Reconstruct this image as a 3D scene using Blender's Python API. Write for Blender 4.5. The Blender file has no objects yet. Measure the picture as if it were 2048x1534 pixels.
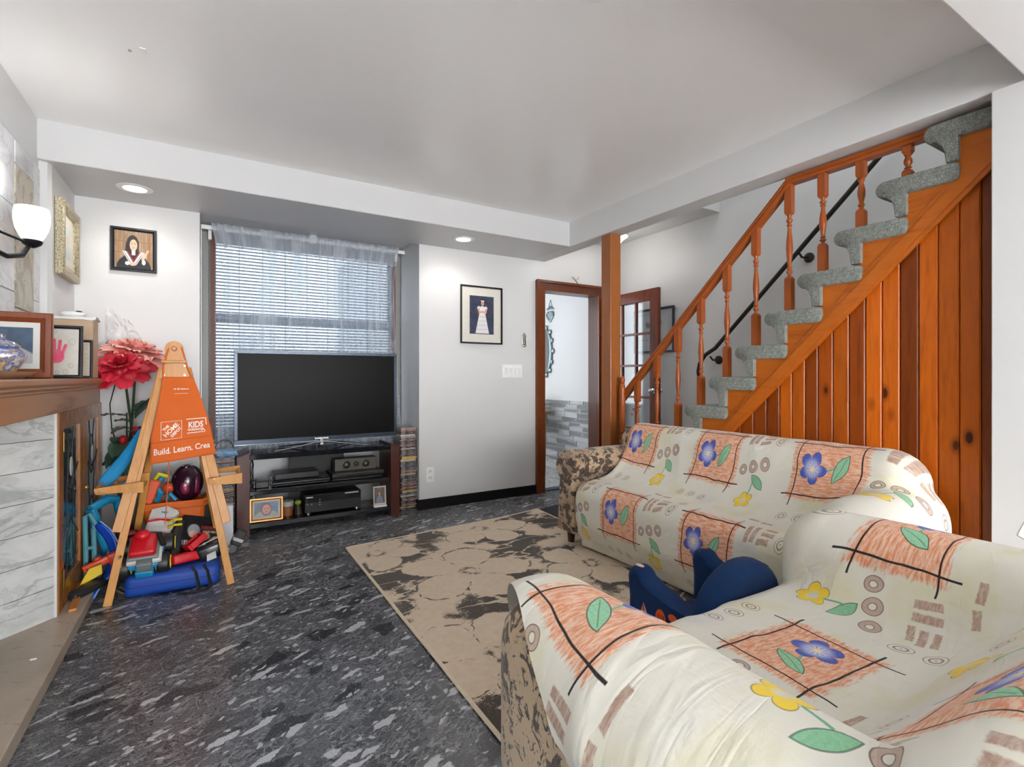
import bpy, bmesh, math, random
import numpy as np
from mathutils import Vector, Matrix, Euler, noise as mnoise

random.seed(7)
rng = np.random.default_rng(11)
SC = bpy.context.scene
COL = SC.collection
PI = math.pi

# ------------------------------------------------------------------ camera
cam_d = bpy.data.cameras.new('camera')
cam = bpy.data.objects.new('camera', cam_d)
COL.objects.link(cam)
cam.location = (0.0, 0.0, 1.15)
cam.rotation_euler = (PI / 2, 0.0, -math.atan(604.0 / 1010.0))
cam_d.sensor_fit = 'HORIZONTAL'
cam_d.sensor_width = 36.0
cam_d.lens = 36.0 * 1010.0 / 2048.0
cam_d.shift_y = -13.0 / 2048.0
cam_d.clip_start = 0.02
SC.camera = cam

# ------------------------------------------------------------------ world, large lights, exposure
world = bpy.data.worlds.new('overcast_sky')
SC.world = world
world.use_nodes = True
wb = world.node_tree.nodes['Background']
wb.inputs['Color'].default_value = (0.86, 0.93, 1.0, 1)
wb.inputs['Strength'].default_value = 1.3


def area_light(name, loc, rot, sx, sy, power, color=(1, 1, 1), spread=PI):
    d = bpy.data.lights.new(name, 'AREA')
    d.shape = 'RECTANGLE'
    d.size, d.size_y = sx, sy
    d.energy = power
    d.color = color
    d.spread = spread
    o = bpy.data.objects.new(name, d)
    COL.objects.link(o)
    o.location = loc
    o.rotation_euler = rot
    return o


# added fill light at the unseen rear opening, tilted up to brighten the ceiling
area_light('rear_fill_light', (0.95, -4.55, 1.1), (PI / 2 + math.radians(27), 0, 0), 3.3, 1.9, 235, (0.985, 0.99, 1.0))
# area light for an unseen hall window; fill light added atop the stairwell
area_light('hall_daylight', (1.82, 5.6, 1.5), (PI / 2, 0, -PI / 2), 1.6, 1.5, 24, (0.88, 0.93, 1.0))
area_light('stairwell_fill_light', (3.3, 1.3, 4.3), (0, 0, 0), 0.8, 2.6, 19, (0.96, 0.98, 1.0))

SC.view_settings.view_transform = 'Standard'
SC.view_settings.look = 'None'
SC.view_settings.exposure = 0.77
SC.view_settings.gamma = 1.0
SC.view_settings.use_curve_mapping = False

SC.cycles.max_bounces = 7
SC.cycles.adaptive_threshold = 0.15
SC.cycles.use_light_tree = False
SC.cycles.diffuse_bounces = 5
SC.cycles.glossy_bounces = 3
SC.cycles.transmission_bounces = 6
SC.cycles.transparent_max_bounces = 12
SC.cycles.caustics_reflective = False
SC.cycles.caustics_refractive = False
SC.cycles.sample_clamp_indirect = 6.0

# ------------------------------------------------------------------ object helpers


def link(o, parent=None):
    COL.objects.link(o)
    if parent is not None:
        o.parent = parent
    return o


def tag(o, label=None, cat=None, group=None, kind=None):
    if label:
        o['label'] = label
    if cat:
        o['category'] = cat
    if group:
        o['group'] = group
    if kind:
        o['kind'] = kind
    return o


def thing(name, label, cat, loc=(0, 0, 0), rz=0.0, group=None, kind=None):
    o = bpy.data.objects.new(name, None)
    o.empty_display_size = 0.05
    link(o)
    o.location = loc
    o.rotation_euler = (0, 0, rz)
    return tag(o, label, cat, group, kind)


def root_of(o):
    while o.parent is not None:
        o = o.parent
    return o


def dup(root, loc, rz=None, label=None, group=None, parent=None):
    r = root.copy()
    link(r, parent)
    r.location = loc
    if rz is not None:
        r.rotation_euler = (0, 0, rz)
    if label:
        r['label'] = label
    if group:
        r['group'] = group
    for ch in list(root.children):
        c = ch.copy()
        link(c, r)
        for g in ch.children:
            d = g.copy()
            link(d, c)
    return r


def T(x, y, z):
    return Matrix.Translation((x, y, z))


def RX(a):
    return Matrix.Rotation(a, 4, 'X')


def RY(a):
    return Matrix.Rotation(a, 4, 'Y')


def RZ(a):
    return Matrix.Rotation(a, 4, 'Z')


class MB:
    """collects shapes, build() links them as one mesh object"""

    def __init__(self, M=None):
        self.v, self.f, self.fl = [], [], []
        self.M = M

    def add(self, verts, faces, M=None, flat=False):
        n = len(self.v)
        self.fl += [flat] * len(faces)
        if M is not None:
            verts = [M @ Vector(p) for p in verts]
        if self.M is not None:
            verts = [self.M @ Vector(p) for p in verts]
        self.v += [tuple(p) for p in verts]
        self.f += [tuple(n + i for i in f) for f in faces]
        return self

    def box(self, x0, x1, y0, y1, z0, z1, b=0.0, M=None, seg=2):
        if b <= 0:
            vs = [(x, y, z) for x in (x0, x1) for y in (y0, y1) for z in (z0, z1)]
            fs = [(0, 1, 3, 2), (4, 6, 7, 5), (0, 4, 5, 1), (2, 3, 7, 6), (0, 2, 6, 4), (1, 5, 7, 3)]
            return self.add(vs, fs, M, True)
        bm = bmesh.new()
        bmesh.ops.create_cube(bm, size=1.0)
        for v in bm.verts:
            v.co = ((x0 + x1) / 2 + v.co.x * (x1 - x0), (y0 + y1) / 2 + v.co.y * (y1 - y0), (z0 + z1) / 2 + v.co.z * (z1 - z0))
        bmesh.ops.bevel(bm, geom=list(bm.edges), offset=b, segments=seg, profile=0.5, affect='EDGES')
        bm.verts.index_update()
        vs = [tuple(v.co) for v in bm.verts]
        fs = [tuple(v.index for v in f.verts) for f in bm.faces]
        bm.free()
        return self.add(vs, fs, M, True)

    def prism(self, poly, a0, a1, axis='y', M=None):
        """poly: 2-D points; axis x: (y,z) extruded in x, axis y: (x,z), axis z: (x,y)"""
        def P(p, a):
            if axis == 'x':
                return (a, p[0], p[1])
            if axis == 'y':
                return (p[0], a, p[1])
            return (p[0], p[1], a)
        n = len(poly)
        vs = [P(p, a0) for p in poly] + [P(p, a1) for p in poly]
        fs = [tuple(range(n)), tuple(range(2 * n - 1, n - 1, -1))]
        for i in range(n):
            j = (i + 1) % n
            fs.append((i, j, n + j, n + i))
        return self.add(vs, fs, M, len(poly) < 12)

    def tube(self, pts, r, n=8, caps=True, M=None, flat=1.0):
        pts = [Vector(p) for p in pts]
        m = len(pts)
        rs = [r] * m if not hasattr(r, '__len__') else list(r)
        vs, fs = [], []
        t0 = (pts[1] - pts[0]).normalized()
        up = Vector((0, 0, 1)) if abs(t0.z) < 0.9 else Vector((1, 0, 0))
        nx = t0.cross(up).normalized()
        for i in range(m):
            t = (pts[min(i + 1, m - 1)] - pts[max(i - 1, 0)]).normalized()
            nx = (nx - t * nx.dot(t)).normalized()
            ny = t.cross(nx)
            for k in range(n):
                a = 2 * PI * k / n
                vs.append(pts[i] + (nx * math.cos(a) + ny * math.sin(a) * flat) * rs[i])
        for i in range(m - 1):
            for k in range(n):
                k2 = (k + 1) % n
                fs.append((i * n + k, i * n + k2, (i + 1) * n + k2, (i + 1) * n + k))
        if caps:
            fs.append(tuple(range(n - 1, -1, -1)))
            fs.append(tuple((m - 1) * n + k for k in range(n)))
        return self.add(vs, fs, M)

    def cyl(self, p0, p1, r, n=16, M=None):
        return self.tube([p0, p1], r, n, True, M)

    def lathe(self, prof, c=(0, 0, 0), n=20, M=None, a0=0.0, a1=2 * PI):
        vs, fs = [], []
        full = abs(a1 - a0 - 2 * PI) < 1e-6
        k_n = n if full else n + 1
        for r, z in prof:
            for k in range(k_n):
                a = a0 + (a1 - a0) * k / n
                vs.append((c[0] + r * math.cos(a), c[1] + r * math.sin(a), c[2] + z))
        for i in range(len(prof) - 1):
            for k in range(n):
                k2 = (k + 1) % k_n
                fs.append((i * k_n + k, i * k_n + k2, (i + 1) * k_n + k2, (i + 1) * k_n + k))
        if full and prof[0][0] > 1e-5:
            fs.append(tuple(range(k_n - 1, -1, -1)))
        if full and prof[-1][0] > 1e-5:
            fs.append(tuple((len(prof) - 1) * k_n + k for k in range(k_n)))
        return self.add(vs, fs, M)

    def ball(self, c, rx, ry=None, rz=None, n=14, m=9, M=None):
        ry = rx if ry is None else ry
        rz = rx if rz is None else rz
        vs, fs = [(c[0], c[1], c[2] - rz)], []
        for i in range(1, m):
            p = -PI / 2 + PI * i / m
            for k in range(n):
                a = 2 * PI * k / n
                vs.append((c[0] + rx * math.cos(p) * math.cos(a), c[1] + ry * math.cos(p) * math.sin(a), c[2] + rz * math.sin(p)))
        vs.append((c[0], c[1], c[2] + rz))
        for k in range(n):
            fs.append((0, 1 + (k + 1) % n, 1 + k))
        for i in range(m - 2):
            for k in range(n):
                k2 = (k + 1) % n
                fs.append((1 + i * n + k, 1 + i * n + k2, 1 + (i + 1) * n + k2, 1 + (i + 1) * n + k))
        b = 1 + (m - 2) * n
        for k in range(n):
            fs.append((b + k, b + (k + 1) % n, len(vs) - 1))
        return self.add(vs, fs, M)

    def grid(self, P, M=None, closed=False):
        """P: rows x cols x 3"""
        m, n = len(P), len(P[0])
        vs = [tuple(p) for row in P for p in row]
        fs = []
        for i in range(m - 1):
            for j in range(n - (0 if closed else 1)):
                j2 = (j + 1) % n
                fs.append((i * n + j, i * n + j2, (i + 1) * n + j2, (i + 1) * n + j))
        return self.add(vs, fs, M)

    def build(self, name, m, parent=None, smooth=True, angle=35, color=None, label=None, world=False):
        vs = self.v
        if world and parent is not None:
            r = root_of(parent)
            inv = (Matrix.Translation(r.location) @ Matrix.Rotation(r.rotation_euler.z, 4, 'Z')).inverted()
            vs = [inv @ Vector(p) for p in vs]
        me = bpy.data.meshes.new(name)
        me.from_pydata(vs, [], self.f)
        if smooth:
            me.shade_smooth()
            if any(self.fl):
                me.polygons.foreach_set('use_smooth', [not q for q in self.fl])
        bm = bmesh.new()
        bm.from_mesh(me)
        bmesh.ops.recalc_face_normals(bm, faces=bm.faces)
        bm.to_mesh(me)
        bm.free()
        if smooth and not all(self.fl):
            me.set_sharp_from_angle(angle=math.radians(angle))
        if m is not None:
            me.materials.append(m)
        o = bpy.data.objects.new(name, me)
        if color is not None:
            o.color = (*color, 1.0)
        if label:
            o['label'] = label
        return link(o, parent)


def solid(o, t, offset=-1.0):
    md = o.modifiers.new('thickness', 'SOLIDIFY')
    md.thickness = t
    md.offset = offset
    return o


def sub(o, lv=1):
    md = o.modifiers.new('smooth', 'SUBSURF')
    md.levels = lv
    md.render_levels = lv
    return o


def struct(name, mb, m, label=None, parent=None, **kw):
    o = mb.build(name, m, parent, **kw)
    if parent is None:
        tag(o, label, None, None, 'structure')
    return o


def sstruct(name, label, loc=(0, 0, 0)):
    return thing(name, label, None, loc, 0, None, 'structure')
# ------------------------------------------------------------------ node language


class X:
    """a node socket (or number) with arithmetic that builds Math nodes"""

    def __init__(self, nt, s):
        self.nt, self.s = nt, s

    def _op(self, op, *a, clamp=False):
        n = self.nt.nodes.new('ShaderNodeMath')
        n.operation = op
        n.use_clamp = clamp
        for i, q in enumerate((self,) + a):
            q = q.s if isinstance(q, X) else q
            if isinstance(q, (int, float)):
                n.inputs[i].default_value = q
            else:
                self.nt.links.new(q, n.inputs[i])
        return X(self.nt, n.outputs[0])

    def __add__(self, o): return self._op('ADD', o)
    def __radd__(self, o): return self._op('ADD', o)
    def __sub__(self, o): return self._op('SUBTRACT', o)
    def __rsub__(self, o): return X(self.nt, o)._op('SUBTRACT', self)
    def __mul__(self, o): return self._op('MULTIPLY', o)
    def __rmul__(self, o): return self._op('MULTIPLY', o)
    def __truediv__(self, o): return self._op('DIVIDE', o)
    def __neg__(self): return self._op('MULTIPLY', -1.0)
    def abs(self): return self._op('ABSOLUTE')
    def max(self, o): return self._op('MAXIMUM', o)
    def min(self, o): return self._op('MINIMUM', o)
    def sqrt(self): return self._op('SQRT')
    def floor(self): return self._op('FLOOR')
    def fract(self): return self._op('FRACT')
    def mod(self, o): return self._op('FLOORED_MODULO', o)
    def cos(self): return self._op('COSINE')
    def sin(self): return self._op('SINE')
    def atan2(self, o): return self._op('ARCTAN2', o)
    def lt(self, o): return self._op('LESS_THAN', o)
    def gt(self, o): return self._op('GREATER_THAN', o)
    def pow(self, o): return self._op('POWER', o)

    def ss(self, a, b):
        """0 at a, 1 at b (a may exceed b)"""
        n = self.nt.nodes.new('ShaderNodeMapRange')
        n.interpolation_type = 'SMOOTHSTEP'
        lo, hi, t0, t1 = (a, b, 0.0, 1.0) if a < b else (b, a, 1.0, 0.0)
        self.nt.links.new(self.s, n.inputs['Value'])
        n.inputs['From Min'].default_value = lo
        n.inputs['From Max'].default_value = hi
        n.inputs['To Min'].default_value = t0
        n.inputs['To Max'].default_value = t1
        return X(self.nt, n.outputs[0])


class NT:
    def __init__(self, name):
        self.m = bpy.data.materials.new(name)
        self.m.use_nodes = True
        self.nt = self.m.node_tree
        self.b = self.nt.nodes['Principled BSDF']
        self.out = self.nt.nodes['Material Output']

    def new(self, t):
        return self.nt.nodes.new('ShaderNode' + t)

    def put(self, sock, v):
        if isinstance(v, X):
            v = v.s
        if isinstance(v, bpy.types.NodeSocket):
            self.nt.links.new(v, sock)
        elif isinstance(v, (tuple, list)) and len(v) == 3 and sock.type == 'RGBA':
            sock.default_value = (*v, 1.0)
        else:
            sock.default_value = v

    def set(self, **kw):
        names = dict(color='Base Color', rough='Roughness', metal='Metallic', spec='Specular IOR Level', trans='Transmission Weight',
                     emit='Emission Color', emit_s='Emission Strength', coat='Coat Weight', sheen='Sheen Weight', alpha='Alpha',
                     ior='IOR', normal='Normal', coat_r='Coat Roughness', sub='Subsurface Weight', sheen_r='Sheen Roughness')
        for k, v in kw.items():
            self.put(self.b.inputs[names[k]], v)
        return self

    def coord(self, kind='Object', scale=(1, 1, 1), rot=(0, 0, 0), loc=(0, 0, 0)):
        c = self.new('TexCoord')
        if scale == (1, 1, 1) and rot == (0, 0, 0) and loc == (0, 0, 0):
            return c.outputs[kind]
        mp = self.new('Mapping')
        mp.vector_type = 'POINT'
        mp.inputs['Scale'].default_value = scale
        mp.inputs['Rotation'].default_value = rot
        mp.inputs['Location'].default_value = loc
        self.nt.links.new(c.outputs[kind], mp.inputs['Vector'])
        return mp.outputs[0]

    def mapping(self, vec, scale=(1, 1, 1), rot=(0, 0, 0), loc=(0, 0, 0)):
        mp = self.new('Mapping')
        mp.inputs['Scale'].default_value = scale
        mp.inputs['Rotation'].default_value = rot
        mp.inputs['Location'].default_value = loc
        self.nt.links.new(vec, mp.inputs['Vector'])
        return mp.outputs[0]

    def xyz(self, vec):
        n = self.new('SeparateXYZ')
        self.nt.links.new(vec, n.inputs[0])
        return [X(self.nt, n.outputs[i]) for i in range(3)]

    def comb(self, x, y, z=0.0):
        n = self.new('CombineXYZ')
        for i, q in enumerate((x, y, z)):
            self.put(n.inputs[i], q)
        return n.outputs[0]

    def noise(self, vec, scale=5, detail=3, rough=0.5, dist=0.0):
        n = self.new('TexNoise')
        self.nt.links.new(vec, n.inputs['Vector'])
        n.inputs['Scale'].default_value = scale
        n.inputs['Detail'].default_value = detail
        n.inputs['Roughness'].default_value = rough
        n.inputs['Distortion'].default_value = dist
        return X(self.nt, n.outputs['Fac'])

    def voro(self, vec, scale=5, feature='F1', rand=1.0, out='Distance'):
        key = (vec, scale, feature, rand)
        if not hasattr(self, '_vc'):
            self._vc = []
        for k2, n2 in self._vc:
            if k2 == key:
                return X(self.nt, n2.outputs[out])
        n = self.new('TexVoronoi')
        self._vc.append((key, n))
        n.voronoi_dimensions = '3D'
        n.feature = feature
        self.nt.links.new(vec, n.inputs['Vector'])
        n.inputs['Scale'].default_value = scale
        n.inputs['Randomness'].default_value = rand
        return X(self.nt, n.outputs[out])

    def wave(self, vec, scale=5, dist=2, detail=2, dscale=1.0, kind='BANDS', direction='X'):
        n = self.new('TexWave')
        n.wave_type = kind
        if kind == 'BANDS':
            n.bands_direction = direction
        else:
            n.rings_direction = direction
        self.nt.links.new(vec, n.inputs['Vector'])
        n.inputs['Scale'].default_value = scale
        n.inputs['Distortion'].default_value = dist
        n.inputs['Detail'].default_value = detail
        n.inputs['Detail Scale'].default_value = dscale
        return X(self.nt, n.outputs['Fac'])

    def mix(self, f, a, b, mode='MIX'):
        n = self.new('Mix')
        n.data_type = 'RGBA'
        n.blend_type = mode
        self.put(n.inputs['Factor'], f)
        self.put(n.inputs[6], a)
        self.put(n.inputs[7], b)
        return n.outputs[2]

    def ramp(self, f, stops):
        n = self.new('ValToRGB')
        cr = n.color_ramp
        while len(cr.elements) < len(stops):
            cr.elements.new(0.5)
        for e, (p, c) in zip(cr.elements, stops):
            e.position = p
            e.color = (*c, 1.0) if len(c) == 3 else c
        self.put(n.inputs[0], f)
        return n.outputs[0]

    def bump(self, h, strength=0.3, dist=0.01):
        n = self.new('Bump')
        n.inputs['Strength'].default_value = strength
        n.inputs['Distance'].default_value = dist
        self.put(n.inputs['Height'], h)
        self.put(self.b.inputs['Normal'], n.outputs[0])
        return self

    def obj_color(self):
        n = self.new('ObjectInfo')
        return n.outputs['Color']

    def obj_random(self):
        n = self.new('ObjectInfo')
        return X(self.nt, n.outputs['Random'])


def srgb(r, g, b):
    def f(c):
        c /= 255.0
        return c / 12.92 if c <= 0.04045 else ((c + 0.055) / 1.055) ** 2.4
    return (f(r), f(g), f(b))


_plain = {}


def plain(color, rough=0.5, metal=0.0, spec=0.5, coat=0.0, name=None, bump=0.0):
    """one painted / plastic / metal surface with a fine procedural unevenness"""
    key = (color, rough, metal, spec, coat, bump)
    if key in _plain:
        return _plain[key]
    n = NT(name or 'plain_finish')
    v = n.coord('Object')
    k = n.noise(v, 35, 3, 0.6)
    n.set(color=n.mix(k, tuple(c * 0.93 for c in color), tuple(min(1, c * 1.07) for c in color)),
          rough=k * 0.12 + (rough - 0.06), metal=metal, spec=spec, coat=coat)
    if bump:
        n.bump(n.noise(v, 220, 2, 0.5), bump, 0.002)
    _plain[key] = n.m
    return n.m


def tinted(name, rough=0.5, spec=0.5, metal=0.0, bump=0.0):
    """takes its colour from the object's own colour"""
    n = NT(name)
    v = n.coord('Object')
    k = n.noise(v, 30, 3, 0.6)
    n.set(color=n.mix(k * 0.25, n.obj_color(), (0.0, 0.0, 0.0)), rough=rough, spec=spec, metal=metal)
    if bump:
        n.bump(n.noise(v, 300, 2, 0.5), bump, 0.002)
    return n.m


def glow(name, color, strength):
    n = NT(name)
    n.set(color=color, rough=0.4, emit=color, emit_s=strength)
    return n.m


def wood_mat(name, light, dark, axis=2, scale=1.0, rough=0.32, coat=0.25, tint=False, knots=False, rings=0.5):
    """grain runs along the given axis of the object's own coordinates"""
    n = NT(name)
    st = [9.0, 9.0, 9.0]
    st[axis] = 0.9
    base = n.coord('Object', scale=tuple(s * scale for s in st))
    if tint:
        r = n.obj_random()
        off = n.comb(r * 37.0, r * 91.0, r * 53.0)
        ad = n.new('VectorMath')
        ad.operation = 'ADD'
        n.nt.links.new(base, ad.inputs[0])
        n.nt.links.new(off, ad.inputs[1])
        base = ad.outputs[0]
    g1 = n.noise(base, 1.1, 4, 0.55, 1.2)
    bands = (g1 * 9.0).sin() * 0.5 + 0.5
    fine = n.noise(n.mapping(base, scale=(7, 7, 7)), 1.6, 3, 0.6)
    f = bands * rings + fine * (1.0 - rings)
    col = n.mix(f.ss(0.2, 0.85), light, dark)
    if knots:
        st2 = [1.0, 1.0, 1.0]
        st2[axis] = 0.35
        kv = n.mapping(base, scale=tuple(a / (s * scale) * 6.0 for a, s in zip((0, 1, 0.5) if axis == 2 else (1, 1, 1), st)))
        kd = n.voro(kv, 1.0)
        col = n.mix(kd.ss(0.10, 0.06), col, tuple(c * 0.16 for c in dark))
        col = n.mix(kd.ss(0.17, 0.09) * 0.45, col, tuple(c * 0.5 for c in dark))
    if tint:
        col = n.mix(1.0, col, n.obj_color(), 'MULTIPLY')
    n.set(color=col, rough=f * 0.1 + (rough - 0.05), coat=coat * 0.6, coat_r=0.15, spec=0.3)
    n.bump(fine, 0.08, 0.004)
    return n.m


# ------------------------------------------------------------------ materials of the room
def paint(name, color, rough, bump=0.06, spec=0.5):
    n = NT(name)
    v = n.coord('Object')
    a = n.noise(v, 1.3, 3, 0.6)
    b = n.noise(v, 90, 3, 0.55)
    n.set(color=n.mix(a, tuple(c * 0.965 for c in color), color), rough=a * 0.06 + (rough - 0.03), spec=spec)
    n.bump(b * 0.3 + n.noise(v, 4, 2, 0.5), bump, 0.004)
    return n.m


WALL = paint('wall_paint', (0.71, 0.71, 0.707), 0.42)
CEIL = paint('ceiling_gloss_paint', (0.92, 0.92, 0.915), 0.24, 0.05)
SOFF = paint('soffit_gloss_paint', (0.62, 0.62, 0.62), 0.36, 0.02)  # one paint with the beam, darkened here to offset strong light on the soffit
BLACKB = plain((0.010, 0.010, 0.011), 0.35, 0.0, 0.2, name='black_gloss_board')
WHITEP = plain((0.88, 0.88, 0.86), 0.35, name='white_plastic')


def terrazzo():
    n = NT('dark_terrazzo')
    p = n.coord('Object', rot=(0, 0, math.radians(-20)))
    x, y, z = n.xyz(p)
    w1 = n.noise(p, 4.0, 3, 0.6) - 0.5
    w2 = n.noise(n.mapping(p, loc=(7, 3, 0)), 11.0, 3, 0.6) - 0.5
    xx = x + w1 * 0.12 + w2 * 0.05
    yy = y + w2 * 0.06 + w1 * 0.05
    fine = n.noise(p, 150, 3, 0.7)
    med = n.noise(p, 45, 3, 0.6)
    # fine matrix
    d = n.comb(xx * 0.75, yy * 1.4, 5.0)
    r4 = n.xyz(n.voro(d, 80, out='Color').s)[0]
    base = n.mix(r4.pow(1.6), srgb(58, 59, 63), srgb(146, 147, 152))
    base = n.mix(fine.ss(0.5, 0.75) * 0.45, base, srgb(160, 161, 166))
    # medium chips
    b = n.comb(xx * 0.6, yy * 1.3, 3.0)
    e2 = n.voro(b, 24, 'DISTANCE_TO_EDGE')
    r2 = n.xyz(n.voro(b, 24, out='Color').s)[1]
    mid = n.mix(r2, srgb(50, 51, 55), srgb(104, 105, 110))
    base = n.mix((e2 + (med - 0.5) * 0.12).ss(0.06, 0.10) * r2.gt(0.42), base, mid)
    # large dark stones
    a = n.comb(xx * 0.62, yy * 1.2)
    e1 = n.voro(a, 9.0, 'DISTANCE_TO_EDGE')
    r1 = n.xyz(n.voro(a, 9.0, out='Color').s)[0]
    chip = n.mix(r1.ss(0.6, 1.0), srgb(44, 45, 49), srgb(80, 81, 86))
    base = n.mix((e1 + (med - 0.5) * 0.08).ss(0.11, 0.14) * r1.gt(0.62), base, chip)
    # hair veins
    vein = n.voro(n.comb(xx * 0.9, yy * 2.0, 1.0), 6.0, 'DISTANCE_TO_EDGE')
    base = n.mix(vein.ss(0.016, 0.004) * med.ss(0.42, 0.56) * 0.55, base, srgb(176, 177, 181))
    # white marble flecks, long and short
    c = n.comb(xx * 0.5, yy * 1.7, 9.0)
    r3 = n.xyz(n.voro(c, 20, out='Color').s)[2]
    e3 = n.voro(c, 20, 'DISTANCE_TO_EDGE')
    white = n.mix(fine, srgb(168, 170, 176), srgb(224, 226, 230))
    base = n.mix((e3 + (med - 0.5) * 0.22).ss(0.10, 0.15) * r3.gt(0.90), base, white)
    c2 = n.comb(xx * 0.8, yy * 1.5, 2.0)
    r5 = n.xyz(n.voro(c2, 46, out='Color').s)[1]
    e5 = n.voro(c2, 46, 'DISTANCE_TO_EDGE')
    base = n.mix((e5 + (med - 0.5) * 0.15).ss(0.08, 0.14) * r5.gt(0.91), base, white)
    x0, y0, _ = n.xyz(n.coord('Object'))
    dark_patch = (((x0 - 0.02) * 1.6).pow(2.0) + ((y0 - 2.78) * 2.2).pow(2.0)).sqrt()  # darker brown oval on the floor before the easel
    base = n.mix(dark_patch.ss(0.42, 0.1) * 0.40, base, srgb(44, 40, 34))
    base = n.mix(0.10, base, (0.0, 0.0, 0.0))
    n.set(color=base, rough=fine * 0.12 + 0.22, spec=0.4)
    return n.m


TERRAZZO = terrazzo()


def marble_mat(name, a, b, vein, vscale=3.0, rot=0.6, rough=0.18, dense=0.5):
    n = NT(name)
    r = n.obj_random()
    p = n.coord('Object', rot=(0.3, 0.2, rot))
    off = n.comb(r * 31.0, r * 17.0, r * 57.0)
    ad = n.new('VectorMath')
    n.nt.links.new(p, ad.inputs[0])
    n.nt.links.new(off, ad.inputs[1])
    q = n.mapping(ad.outputs[0], scale=(1.0, 1.0, 2.4), rot=(0.7, 0, 0.3))
    f = n.noise(q, vscale, 5, 0.6, 1.2)
    v = (f - 0.5).abs()
    w = n.noise(q, vscale * 2.3, 4, 0.6, 0.8)
    col = n.mix(w.ss(0.35, 0.75), a, b)
    col = n.mix(v.ss(0.035, 0.002) * dense, col, vein)
    col = n.mix((w - 0.52).abs().ss(0.02, 0.0) * dense * 0.5, col, vein)
    n.set(color=col, rough=rough)
    return n.m


MARBLE = marble_mat('white_veined_marble', srgb(208, 209, 207), srgb(180, 184, 183), srgb(140, 146, 146), 1.6, dense=0.55)
MARBLE_UP = marble_mat('pale_wall_marble', srgb(226, 228, 230), srgb(205, 209, 213), srgb(170, 174, 178), 2.2, dense=0.35)


def hearth_mat():
    n = NT('tan_travertine')
    p = n.coord('Object', rot=(0, 0, 0.5))
    f = n.noise(p, 4, 5, 0.6, 0.5)
    s = n.noise(n.mapping(p, scale=(10, 45, 20)), 1.3, 3, 0.6)
    col = n.mix(f, srgb(150, 134, 116), srgb(196, 182, 165))
    col = n.mix(s.ss(0.62, 0.72) * 0.6, col, srgb(112, 98, 84))
    n.set(color=col, rough=0.35)
    n.bump(s, 0.15, 0.003)
    return n.m


HEARTH = hearth_mat()

# woods
W_STAIR = wood_mat('orange_pine', srgb(198, 106, 28), srgb(162, 76, 14), 1, 0.7, 0.36, 0.15, rings=0.45)
W_PLANK = wood_mat('knotty_pine_plank', srgb(208, 106, 18), srgb(144, 60, 6), 2, 0.8, 0.4, 0.12, tint=True, knots=True, rings=0.4)
W_RAIL = wood_mat('rail_pine', srgb(170, 86, 30), srgb(132, 60, 18), 1, 1.0, 0.3, 0.25, rings=0.35)
W_BAL = wood_mat('baluster_pine', srgb(168, 86, 38), srgb(132, 62, 22), 2, 1.0, 0.32, 0.2, rings=0.35)
W_POST = wood_mat('post_wood', srgb(158, 94, 46), srgb(116, 62, 26), 2, 0.8, 0.28, 0.35, rings=0.5)
W_CASE_V = wood_mat('casing_wood_upright', srgb(116, 58, 26), srgb(82, 38, 14), 2, 0.8, 0.3, 0.4)
W_CASE_H = wood_mat('casing_wood_level', srgb(116, 58, 26), srgb(82, 38, 14), 0, 0.8, 0.3, 0.4)
W_FRENCH = wood_mat('french_door_wood', srgb(116, 58, 38), srgb(80, 36, 24), 2, 0.8, 0.32, 0.35)
W_MANTEL = wood_mat('mantel_walnut', srgb(172, 128, 94), srgb(116, 80, 54), 1, 0.55, 0.36, 0.15, rings=0.75)
W_CABINET = wood_mat('cabinet_oak', srgb(158, 98, 42), srgb(114, 64, 24), 2, 0.9, 0.3, 0.35)
W_EASEL = wood_mat('easel_beech', srgb(206, 146, 72), srgb(182, 118, 52), 2, 0.8, 0.4, 0.15, rings=0.25)
W_FRAME = wood_mat('frame_mahogany', srgb(128, 66, 38), srgb(86, 40, 22), 2, 0.9, 0.3, 0.35, rings=0.3)
W_MAHOG = wood_mat('stand_mahogany', srgb(84, 40, 32), srgb(56, 24, 20), 2, 0.8, 0.35, 0.2, rings=0.3)


def carpet_mat():
    n = NT('grey_green_carpet')
    p = n.coord('Object')
    a = n.noise(p, 190, 2, 0.7)
    b = n.noise(p, 45, 3, 0.6)
    f = a * 0.7 + b * 0.3
    col = n.ramp(f, [(0.30, srgb(84, 88, 82)), (0.5, srgb(146, 152, 144)), (0.72, srgb(206, 210, 200))])
    n.set(color=col, rough=0.95, spec=0.1, sheen=0.3)
    n.bump(f, 0.9, 0.02)
    return n.m


CARPET = carpet_mat()
# ------------------------------------------------------------------ the room shell
WY = 4.16      # plane of the window-side wall
XL = -0.735    # alcove wall
XC = -0.78     # chimney breast
XS = 3.75      # stair wall
ZC, ZS = 2.51, 2.30   # ceiling, soffit underside
YR = -4.8      # rear wall

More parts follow.
